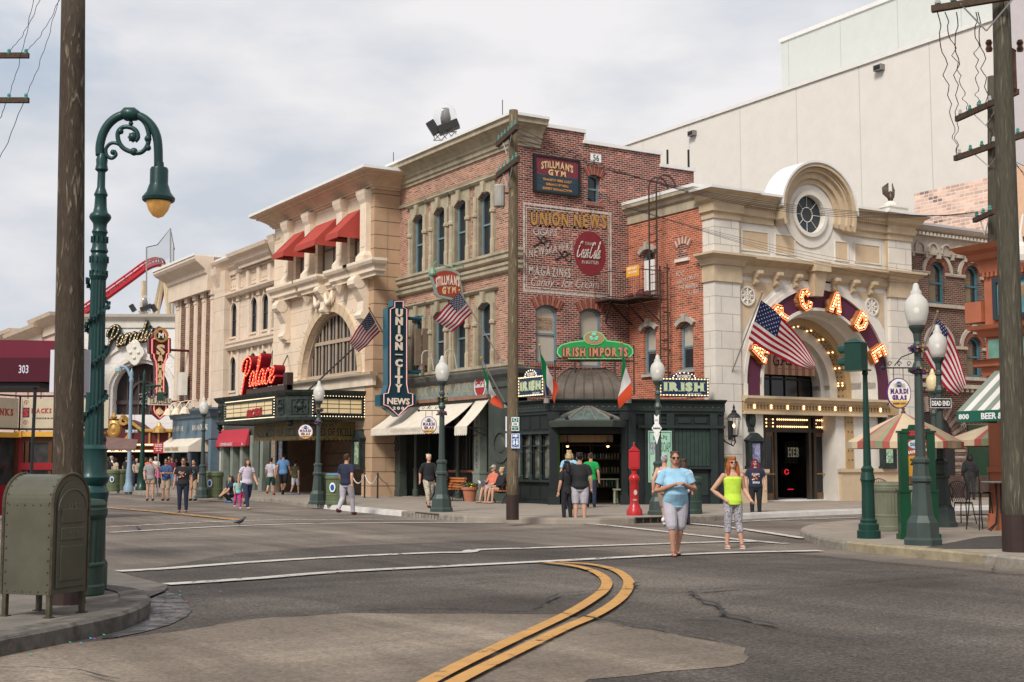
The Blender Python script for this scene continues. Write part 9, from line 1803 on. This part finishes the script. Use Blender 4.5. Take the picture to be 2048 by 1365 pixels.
for i in range(420):
    a=random.random()*6.3; r_=.3*math.sqrt(random.random()); q=Vector((r_*math.cos(a),r_*math.sin(a),.5+random.random()*.24*(1-r_*1.5))); m.k=0 if i%2 else random.choice((0,1,1,2)); s_=.035; n_=Vector((random.gauss(0,1),random.gauss(0,1),1)).normalized(); a_=n_.orthogonal().normalized()*s_; b_=n_.cross(a_); m.add([q+a_,q+b_,q-a_,q-b_],[(0,1,2,3)])
m.build('pansies',[mat('leaf_green',(.04,.09,.02),.6,var=.3),mat('pansy_yellow',(.7,.5,.02),var=0),mat('pansy_purple',(.12,.02,.18),var=0)],t,local=True,kind='stuff')
# ---- stanchions with rope, hat stand
sp_=[P(x,y,.15) for x,y in ((703,995),(729,996),(755,997),(790,990))]
for i,p in enumerate(sp_[:3]): t=thing('rope_post',('left','middle','right')[i]+' black post of the rope barrier beside the theatre pier','post',p,0,'black rope barrier posts'); m=MB(); m.lathe((0,0,0),[(.06,0),(.035,.02),(.035,.98),(.045,1.0),(0,1.02)],10); m.build('post',BLACKI,t,local=True)
for i in range(3): a=sp_[i]+UP*.95; b=sp_[i+1]+UP*.95; m=MB(); m.tube([a.lerp(b,u/8)-UP*1.5*(u/8)*(1-u/8) for u in range(9)],.022,5); tag(m.build('barrier_rope',mat('white_rope',(.55,.52,.47),.8,var=.1),origin=a),('left','middle','right')[i]+' white rope span of the barrier beside the theatre pier','rope','white barrier ropes')
p=P(780,990,.15); v=VF(dep(p)); t=thing('hat_stand','black stand hung with blue and orange caps and a white ball beside the quoined pier','display stand',p); m=MB(); m.tube([p,p+UP*1.9],.025,6); m.tube([p+UP*1.85-VX*.3,p+UP*1.85+VX*.2],.015,5); m.tube([p+UP*1.2-VX*.35,p+UP*1.2+VX*.3],.015,5); m.build('stand_frame',BLACKI,t)
for dx,z,r_,c,n_ in ((.12,1.65,.12,(.6,.58,.52),'white_ball'),(-.28,1.15,.11,(.02,.25,.35),'teal_cap'),(-.12,1.15,.12,(.03,.14,.35),'blue_cap'),(.05,1.15,.11,(.55,.14,.03),'orange_cap'),(.2,1.17,.1,(.05,.3,.35),'cyan_cap'),(.0,.55,.2,(.015,.03,.08),'navy_jacket')): m=MB(); m.sph(p+VX*dx+UP*z,r_,10,2. if 'jacket' in n_ else .9); m.build(n_,mat(n_,c,.6,var=.1),t,smooth=True)
# ---- pigeons
def pigeon(x,y,s_,rz,label):
    p=P(x,y,0.04); m=MB(); m.smooth=True; m.tube([(-.17,0,.10),(-.10,0,.115),(-.02,0,.13),(.05,0,.15),(.10,0,.19),(.125,0,.235),(.15,0,.25),(.175,0,.243),(.195,0,.238)],[.008,.028,.055,.052,.035,.022,.024,.012,.003],10); t=m.build('pigeon',mat('pigeon_slate',(.03,.032,.04),.5,var=.3,scale=20),origin=(0,0,0)); t.location=p; t.scale=(s_,)*3; t.rotation_euler=(0,0,rz); tag(t,label,'pigeon','pigeons on the road')
    m=MB(); [m.tube([(0,a,.09),(.01,a,.01),(.04,a,.008)],.005,4) for a in(-.02,.02)]; m.build('legs',mat('pigeon_leg',(.2,.06,.05),var=0),t,local=True)
    m=MB(); m.smooth=True; [m.tube([(.05,a*.045,.15),(-.05,a*.055,.13),(-.15,a*.02,.10)],[.02,.03,.004],6) for a in(-1,1)]; m.build('wings',mat('pigeon_wing',(.045,.045,.055),.5,var=.3),t,local=True)
pigeon(479,1053,.85,-TH+.1,'dark pigeon standing on the far white crosswalk line'); pigeon(278,1064,.45,-TH+2.6,'small brown bird hunched on the far left of the crosswalk')
# ================= PEOPLE =================
SKN={'f':(.50,.28,.19),'t':(.40,.20,.13),'b':(.20,.10,.06)}
PAL=dict(black=(.018,.018,.02),navy=(.02,.025,.05),white=(.66,.62,.62),lilac=(.52,.46,.54),sky=(.27,.47,.62),blue=(.10,.22,.42),grey=(.26,.24,.25),lgrey=(.40,.38,.42),khaki=(.36,.27,.19),jeans=(.025,.035,.07),lime=(.48,.68,.06),pink=(.5,.03,.2),aqua=(.25,.55,.52),coral=(.55,.16,.10),green=(.01,.28,.06),red=(.35,.02,.03),wine=(.12,.02,.04),camo=(.05,.05,.03),ltan=(.42,.34,.25),dgreen=(.02,.06,.05),
 blond=(.50,.36,.18),pale=(.66,.55,.42),brown=(.07,.035,.02),dark=(.015,.012,.012),ginger=(.33,.085,.02),silver=(.42,.41,.40),purple=(.16,.008,.06),mint=(.05,.5,.28),maroon=(.10,.025,.02))
def cloth(k):
    if k=='leopard': return mat('leopard_print',(.36,.34,.37),.85,var=.62,scale=38)
    if k=='floral': return mat('floral_print',(.46,.40,.31),.85,var=.7,scale=26)
    if k=='plaid': return mat('blue_plaid',(.05,.09,.20),.85,var=.7,scale=22)
    return mat(k+'_cloth' if k not in('blond','pale','brown','dark','ginger','silver','purple') else k+'_hair',PAL[k],.85,var=.1,scale=9,bump=.3,bscale=7) if k not in('blond','pale','brown','dark','ginger','silver','purple') else mat(k+'_hair',PAL[k],.6,var=.45,scale=30,stretch=(1,1,.15),bump=.8,bscale=30)
def rem(m,vox,name,mt,parent,sm=2):
    o=m.build('tmp',mt,None); md=o.modifiers.new('r','REMESH'); md.mode='VOXEL'; md.voxel_size=vox; md.use_smooth_shade=True; s=o.modifiers.new('s','SMOOTH'); s.iterations=sm; s.factor=.5
    dg=bpy.context.evaluated_depsgraph_get(); me=bpy.data.meshes.new_from_object(o.evaluated_get(dg)); bpy.data.objects.remove(o); me.name=name; me.materials.clear(); me.materials.append(mt)
    o=bpy.data.objects.new(name,me); sc.collection.objects.link(o); o.parent=parent; return o
def ell(m,c,rx,ry,rz,n=12): return m.lathe(c,[(math.sin(PI*i/8),-math.cos(PI*i/8)) for i in range(9)],n,axis=Matrix.Diagonal((rx,ry,rz)))
def stack(m,rows,n=18):
    vs=[(rx*math.cos(2*PI*i/n),cy+ry*math.sin(2*PI*i/n),z) for z,rx,ry,cy in rows for i in range(n)]; k=len(rows)
    return m.add(vs,[(j*n+i,j*n+(i+1)%n,(j+1)*n+(i+1)%n,(j+1)*n+i) for j in range(k-1) for i in range(n)]+[tuple(range(n)),tuple(range((k-1)*n,k*n))])
def seg(a,b,f): return a.lerp(b,f)
POSE=dict(stand={}, look={'hy':-40},
 clasp=dict(el=[(-.30,-.02,1.09),(.30,-.02,1.12)],wr=[(-.09,-.29,1.2),(.1,-.28,1.21)],an=[(-.07,-.14,.08),(.05,.14,.1)],kn=[(-.09,-.12,.5),(.09,.04,.5)]),
 hip=dict(el=[(-.39,.06,1.12),(.25,.06,1.14)],wr=[(-.19,-.07,.95),(.3,-.16,.95)],an=[(-.13,.0,.08),(.15,-.06,.08)]),
 walk=dict(an=[(-.09,-.24,.08),(.09,.3,.16)],kn=[(-.1,-.16,.5),(.1,.04,.48)],el=[(-.24,.12,1.15),(.24,-.05,1.15)],wr=[(-.25,.12,.9),(.26,-.2,.92)]),
 walk2=dict(an=[(-.09,.3,.18),(.09,-.2,.08)],kn=[(-.1,.05,.48),(.1,-.14,.5)],el=[(-.24,-.05,1.15),(.24,.12,1.15)],wr=[(-.25,-.2,.92),(.26,.1,.9)]),
 phone=dict(el=[(-.25,-.03,1.13),(.25,-.03,1.13)],wr=[(-.08,-.25,1.15),(.07,-.27,1.15)],hp=1),
 face=dict(el=[(-.24,-.08,1.15),(.3,-.2,1.25)],wr=[(-.2,-.2,.95),(.1,-.2,1.55)]),
 sit=dict(dz=-.43,kn=[(-.11,-.42,.53),(.11,-.42,.53)],an=[(-.12,-.52,.08),(.1,-.44,.08)],el=[(-.23,-.1,1.12),(.23,-.1,1.12)],wr=[(-.1,-.33,1.08),(.08,-.33,1.06)]),
 crouch=dict(dz=-.58,kn=[(-.15,-.33,.42),(.15,-.3,.42)],an=[(-.12,-.05,.08),(.12,-.02,.08)],el=[(-.2,-.25,1.1),(.2,-.25,1.1)],wr=[(-.1,-.42,.95),(.1,-.42,.95)]),
 push=dict(el=[(-.22,-.12,1.15),(.22,-.12,1.15)],wr=[(-.2,-.35,1.0),(.2,-.35,1.0)]))
def person(x,yf,z0,H,phi,pose,skin,top,sl,bot,bl,hair,hs,label,fat=1.,shoe='black',glass=0,belly=0,vox=.011,hat=None,name='person',print_=None,bare=0,rz=None,loc=None,bag=None,hem=.86,strap=0):
    p=loc or P(x,yf,z0); t=thing('person',label,'person',p,(rz if rz is not None else -TH+R(phi))); t.scale=(H/1.75,)*3; q=POSE[pose]; dz=q.get('dz',0); up=Vector((0,0,dz)); SK=mat('skin_'+skin,SKN[skin],.55,var=.06,scale=12)
    V=Vector; sh=[V((-.18*fat**.5,0,1.395))+up,V((.18*fat**.5,0,1.395))+up]; el=[V(a)+up for a in q.get('el',[(-.245,.02,1.13),(.245,.02,1.13)])]; wr=[V(a)+up for a in q.get('wr',[(-.26,-.06,.88),(.26,-.06,.88)])]
    for l in (el,wr):
        for i in (0,1): l[i].x*=fat**.5 if abs(l[i].x)>.15 else 1
    hp=[V((-.09*fat,0,.92))+up,V((.09*fat,0,.92))+up]; kn=[V(a) for a in q.get('kn',[(-.105,-.01,.5),(.105,-.01,.5)])]; an=[V(a) for a in q.get('an',[(-.11,.03,.08),(.11,.03,.08)])]
    T_=[(.84,.13,.10,0),(.92,.162*fat,.115*fat,0),(1.05,.140*fat,.10*fat+belly,-belly*.8),(1.2,.156*fat,.11*fat+belly*.6,-belly*.5),(1.34,.178*fat**.6,.11,0),(1.42,.16*fat**.5,.085,0),(1.465,.07,.06,0),(1.56,.052,.055,0)]
    S=[(z+dz,a,b,c) for z,a,b,c in T_]
    m=MB(); stack(m,S); hy=R(q.get('hy',0)); hd=V((0,-.012,1.64+dz)); rot=Matrix.Rotation(hy,3,'Z'); Hd=lambda v:hd+rot@V(v)
    ell(m,hd,.074,.092,.115); ell(m,Hd((0,-.035,-.062)),.052,.05,.05); m.tube([Hd((0,-.088,.02)),Hd((0,-.112,-.022))],[.008,.015],6); [ell(m,Hd((a*.077,.005,-.01)),.012,.022,.03,6) for a in(-1,1)]; ell(m,Hd((0,-.082,.035)),.045,.014,.012,8); ell(m,Hd((0,-.083,-.062)),.022,.014,.012,8)
    for i in (0,1):
        sx=(-1,1)[i]; m.tube([sh[i],seg(sh[i],el[i],.5),el[i],seg(el[i],wr[i],.35),wr[i]],[.054*fat**.4,.05*fat**.4,.046,.046,.031],10); ell(m,sh[i],.058,.055,.055)
        d=(wr[i]-el[i]).normalized(); a=d.orthogonal(); a=V((0,-1,0)) if abs(d.y)<.8 else V((0,0,1)); a=(a-d*a.dot(d)).normalized(); b=d.cross(a); pc=wr[i]+d*.045; m.tube([wr[i],pc,wr[i]+d*.085],[.025,.036,.034],8)
        for k,(o,l) in enumerate(((-.03,.062),(-.01,.075),(.01,.07),(.03,.052))):
            f0=wr[i]+d*.08+a*o; cu=b*(sx*-.02); m.tube([f0,f0+d*l*.5+cu*.4,f0+d*l*.85+cu*1.5],[.0105,.0095,.007],6)
        m.tube([wr[i]+d*.03-a*.03,wr[i]+d*.06-a*.055,wr[i]+d*.095-a*.055],[.014,.012,.008],6)
        m.tube([hp[i],seg(hp[i],kn[i],.5),kn[i],seg(kn[i],an[i],.3),seg(kn[i],an[i],.75),an[i]],[.09*fat**.6,.078*fat**.6,.056*fat**.4,.057*fat**.4,.04,.036],12); ell(m,an[i]+V((0,-.065,-.045)),.04,.12,.033); ell(m,an[i]+V((0,.02,-.03)),.034,.04,.045)
    rem(m,vox,'body',SK,t)
    m=MB(); g=.017; rows=[(z+dz,a+g+.012*(z<1.1),b+g+.02*(z<1),c) for z,a,b,c in T_ if hem-.03<=z<1.43]; rows=[(hem+dz,rows[0][1]+.008,rows[0][2]+.008,rows[0][3])]+rows[(1 if rows[0][0]<=hem+dz+.01 else 0):]+([(1.475+dz,.09,.08,0)] if not strap else []); 
    if strap: rows[-1]=(1.38+dz,.15,.105,0)
    stack(m,rows)
    for i in (0,1):
        if sl>0:
            e_=seg(sh[i],el[i],min(1,sl)); rr=.056*fat**.3+.018; pts=[sh[i]+V((0,0,-.01)),seg(sh[i],e_,.5),e_]; rd=[rr+.006,rr+.004,rr+.004]
            if sl>1: pts+=[seg(el[i],wr[i],(sl-1))]; rd+=[.045]
            m.tube(pts,rd,12); ell(m,sh[i],.068,.066,.07); m.tube([V((sh[i].x*.4,0,1.435+dz)),sh[i]+V((0,0,.006))],[.062,.07],10)
        elif strap: m.tube([V(((-.1,.1)[i],-.09,1.33+dz)),V(((-.1,.1)[i],0,1.45+dz)),V(((-.1,.1)[i],.09,1.33+dz))],[.022]*3,6)
    shirt=rem(m,.011,'shirt',cloth(top),t,1)
    if bot:
        m=MB(); stack(m,[(.80+dz,.12*fat,.1*fat,0),(.86+dz,.15*fat,.118*fat,0),(.95+dz,.162*fat,.112*fat,0),(.98+dz,.15*fat,.10*fat,0)]); gg=.016 if bl<.9 or bot in('jeans','lgrey') else .01
        for i in (0,1):
            pts=[hp[i]]; rd=[.098*fat**.6+gg*.4]
            for f in (.5,1): 
                if bl>=f*.5: pts.append(seg(hp[i],kn[i],f)); rd.append((.08,.060)[f==1]*fat**.55+gg*(1.6 if bl<.7 else 1))
            if bl>.5: pts.append(seg(kn[i],an[i],(bl-.5)*2)); rd.append((.056 if bl<.8 else .042)+gg)
            m.tube(pts,rd,12)
        rem(m,.011,'trousers' if bl>.6 else 'shorts',cloth(bot),t,1)
    SO=cloth(shoe)
    for i in (0,1):
        m=MB(); a=an[i]
        if bare: ell(m,a+V((0,-.055,-.07)),.047,.14,.012); m.tube([a+V((-.035,-.09,-.04)),a+V((0,-.12,-.012)),a+V((.035,-.09,-.04))],.008,4)
        else: ell(m,a+V((0,-.065,-.035)),.05,.135,.045); ell(m,a+V((0,.02,-.01)),.045,.05,.06)
        m.build('sandal' if bare else 'shoe',SO,t,local=True,smooth=True)
    if hair:
        m=MB(); ell(m,Hd((0,.022,.028)),.084,.094,.105); r_=random.Random(int(x)); F=1.25 if vox<.01 and hs>.15 else 1
        if hs>0: m.tube([Hd((0,.05,.0)),Hd((0,.075,-.1)),Hd((0,.085,-.1-hs*.5)),Hd((0,.09,-.1-hs))],[.085*F,.085*F,.08*F,.04],10); [m.tube([Hd((a*.07,.01,.03)),Hd((a*.09,-.01,-.08)),Hd((a*.1,-.05,-.1-hs*.7))],[.035*F,.04*F,.025*F],7) for a in(-1,1)]
        if hs>.1: ell(m,Hd((0,-.05,.07)),.06,.045,.03,8)
        for k in range(14): a=r_.uniform(0,6.3); ell(m,Hd((.06*math.cos(a),.03+.07*math.sin(a),.07+r_.uniform(-.03,.05))),.03,.03,.025,6)
        rem(m,.012,'hair',cloth(hair),t,1)
    if hat: m=MB(); ell(m,Hd((0,.01,.055)),.088,.105,.075); s_=-1 if hat[1] else 1; ell(m,Hd((0,s_*.1,.04)),.065,.07,.01); m.build('cap',cloth(hat[0]),t,local=True,smooth=True)
    if glass: m=MB(); [ell(m,Hd((a*.034,-.088,.018)),.03,.012,.02,8) for a in(-1,1)]; m.tube([Hd((-.076,.0,.02)),Hd((-.06,-.08,.022)),Hd((.06,-.08,.022)),Hd((.076,.0,.02))],.005,4); m.build('sunglasses',BLACK,t,local=True)
    elif abs(phi)<100: m=MB(); [ell(m,Hd((a*.03,-.086,.018)),.011,.006,.006,6) for a in(-1,1)]; m.build('eyes',BLACK,t,local=True)
    m=MB(); ell(m,Hd((0,-.094,-.062)),.02,.006,.006 if glass<2 else .015,8); m.build('mouth',mat('lips',(.22,.06,.05),var=0),t,local=True)
    if print_:
        m=MB(); r_=random.Random(5)
        for k in range(26):
            u,v=r_.uniform(-.1,.1),r_.uniform(1.12,1.32); m.k=r_.randrange(2); m.obox((u,-.118*fat-g-belly*.55,v+dz),r_.uniform(.008,.03),.006,r_.uniform(.006,.018),0)
        m.build('shirt_print',[cloth(print_[0]),cloth(print_[1])],shirt,local=True)
    if bag: k,c,b_=bag; m=MB(); ell(m,V(c)+up,*b_,10); ob=m.build(k,cloth('ltan' if 'bag' in k else 'camo'),t,local=True,smooth=True); m=MB(); m.tube([V(c)+up+V((0,0,b_[2]*.8)),V((c[0]*.6,0,1.46))+up,V((c[0]*.9,.1,1.3))+up],.012,5); m.build('strap',cloth('ltan'),ob,local=True)
    return t
NV=.009
person(1352,1113,0,1.76,4,'clasp','t','sky',.62,'lgrey',.56,'brown',0,'man in light blue T shirt and grey shorts crossing the road with clasped hands',1.22,'dark',2,.07,NV,bare=1,hem=.82)
w_=person(1467,1098,0,1.68,8,'hip','f','lime',0,'leopard',.72,'ginger',.2,'red haired woman in lime top and patterned capri trousers with hand on hip',.98,'white',1,.0,NV,bare=1,hem=.84,strap=1)
g=person(1512,1035,0,1.68,-4,'stand','f','navy',.6,'black',1,'purple',.2,'woman with purple hair in a navy SQUAD GOALS T shirt at the kerb',1.2,'mint',1,.02,NV,print_=('pale','coral'))
gm=ROOT[g.name]@Matrix.Scale(1.68/1.75,4); gy=-.118*1.2-.035
for s_,z in (('SQUAD',1.345),('GOALS',1.09)): text(s_,gm@Matrix.Translation((0,gy,z))@Matrix.Rotation(PI/2,4,'X'),.06,.22,WHITE,g,bold=.04)
person(1330,1053,0,1.76,150,'walk2','f','white',0,'khaki',.5,'silver',0,'white haired man in tank top and khaki shorts walking behind the blue shirted man',1.05,'white',strap=1)
person(1368,1050,0,1.66,-170,'stand','f','white',.5,'navy',1,'brown',.2,'brown haired woman with a tan handbag half hidden behind the blue shirted man',1.,'black',bag=('handbag',(.34,0,.95),(.07,.13,.13)))
person(1160,1047,0,1.82,178,'stand','f','black',.7,'lgrey',.52,'dark',0,'stocky man seen from behind in black T shirt, cap and grey shorts at the crossing',1.25,'black',0,.04,NV,hat=('black',0),hem=.84)
person(1134,1047,0,1.62,-150,'stand','f','black',.7,'black',1,'dark',.2,'slim girl in black leggings beside the stocky man in the black cap',.85,'black')
person(1139,1019,.15,1.78,170,'stand','f','sky',.6,'jeans',1,'blond',.05,'fair haired visitor with a patterned backpack behind the couple at the crossing',1.,'black',bag=('backpack',(-.1,.2,1.2),(.15,.12,.2)))
person(1182,1015,.15,1.72,170,'stand','f','green',.6,'jeans',1,'brown',0,'person in a bright green top partly hidden behind the black capped man',1.,'black')
person(857,1016,.15,1.68,25,'walk','f','black',.95,'floral',.8,'pale',0,'short blond haired woman in black top and floral trousers left of the newsstand lamp',1.1,'black')
person(692,1031,0,1.82,155,'walk','f','navy',.75,'lgrey',1,'brown',0,'man in navy polo shirt and pale trousers walking away across the road',1.12,'maroon',0,.03,NV)
person(541,991,.15,1.6,175,'walk','f','lgrey',.7,'dgreen',.5,'dark',0,'boy in grey T shirt and green shorts walking left of the blue shirted man',.95,'red')
person(566,990,.15,1.82,172,'walk2','f','blue',.6,'black',.52,'dark',0,'man in medium blue shirt and black shorts walking into the theatre entrance',1.05,'black')
person(590,990,.15,1.5,165,'walk','t','camo',.6,'lgrey',.5,'dark',0,'child in camouflage shirt and grey shorts right of the blue shirted man',.95,'blue')
person(493,1019,0,1.7,40,'walk','f','lilac',.5,'jeans',1,'brown',.12,'woman in white T shirt and jeans walking with a small girl',1.1,'khaki')
person(475,1018,0,1.05,30,'walk2','f','aqua',.5,'pink',1,'brown',.15,'little girl in turquoise top and pink leggings held by the hand',1.1,'lilac')
person(485,1014,0,1.1,10,'stand','f','white',.3,'red',.5,'dark',.1,'small child in white top and red shorts behind the girl in turquoise',1.1,'red')
person(462,1006,0,1.55,-60,'crouch','f','navy',.6,'black',1,'brown',.15,'crouching woman in dark clothes beside the little girl',1.,'blue')
person(365,1025,0,1.72,3,'stand','t','black',.6,'navy',1,'dark',0,'woman in sunglasses, black printed T shirt and dark jeans standing in the left street',1.12,'black',1,print_=('pale','coral'),bare=1,vox=NV)
person(386,1002,0,1.68,-15,'stand','f','black',.7,'khaki',.5,'dark',0,'young man in black T shirt with blue print behind the woman in sunglasses',1.,'black',print_=('aqua','blue'))
person(331,1002,0,1.72,-5,'phone','t','plaid',.7,'khaki',.5,'dark',0,'man in blue patterned shirt and tan shorts looking at his phone',1.02,'brown',1)
person(300,1002,0,1.76,5,'face','f','grey',.7,'khaki',.48,'dark',0,'man in grey T shirt and cargo shorts raising a hand to his face',1.05,'brown',bag=('backpack',(-.08,.18,1.25),(.14,.1,.2)))
person(316,977,.15,1.15,0,'stand','f','pink',.5,'black',1,'brown',.1,'child in pink T shirt behind the two men in tan shorts',1.,'pink')
person(343,980,.15,1.68,-20,'walk','f','wine',.8,'blue',.5,'brown',.25,'long haired woman in a wine red top in the distant crowd',1.,'white')
for i,(x,y,H,ph,tp,bt,hr,lb) in enumerate(((216,976,1.7,170,'black','navy','brown','dark clothed person at the left end of the distant crowd'),(222,972,1.78,120,'white','jeans','silver','grey haired man in white in the distant crowd'),(229,975,1.66,150,'ltan','wine','dark','dark haired woman in beige in the distant crowd'),
  (252,973,1.72,160,'black','black','brown','person in black between the bins and the pale blue lamp'),(263,974,1.8,170,'navy','jeans','brown','man in navy T shirt just right of the pale blue lamp'),(272,974,1.62,20,'ltan','black','blond','blond woman pushing a stroller in the distant crowd'),(291,972,1.7,160,'coral','khaki','brown','person in coral behind the green signal post'),
  (310,972,1.75,10,'white','jeans','silver','bald man in white at the back of the crowd'),(337,972,1.76,-10,'red','khaki','dark','man in red at the back of the crowd'),(352,974,1.66,15,'navy','lilac','brown','woman in navy at the right end of the distant crowd'))):
    person(x,y,.15,H,ph,'push' if i==5 else 'stand','f',tp,.6,bt,1,hr,.1 if i%2==0 else 0,lb,1.,'black',vox=.016,hat=('red',0) if i==4 else None)
person(1942,1000,.15,1.75,170,'stand','b','black',1.9,'black',1,'dark',.05,'dark silhouetted person by the green door behind the cafe chairs',1.1)
person(0,0,0,1.75,0,'sit','f','coral',1.2,'lgrey',.5,'silver',0,'seated man in coral shirt and pale cap holding a map on the bench',1.1,'dark',1,.04,NV,hat=('ltan',0+1),rz=-PI/2+.1,loc=bb+Vector((-.02,.58,0)),bare=1)
person(1,0,0,1.66,0,'sit','f','black',1.8,'black',.42,'blond',0,'seated blond woman in black jacket and pink top on the bench',1.12,'dark',0,.03,NV,rz=-PI/2-.1,loc=bb+Vector((-.02,.02,0)),bare=1)
person(2,0,0,1.7,0,'sit','f','black',.5,'jeans',1,'dark',.25,'seated woman in black top and jeans partly hidden by the newsstand lamp',1.1,'brown',rz=-PI/2,loc=ba+Vector((-.02,.6,0)))
t=thing('folded_map','crumpled pale map held by the seated man on the bench','map',bb+Vector((-.45,.58,.72))); m=MB(); m.grid(lambda u,v:((u-.5)*.3,(v-.5)*.36,.04*math.sin(u*9)+.05*math.cos(v*7)),6,6); m.build('paper',mat('map_paper',(.45,.47,.55),.8,var=.5,scale=14),t,local=True,solid=.004,fixn=False)
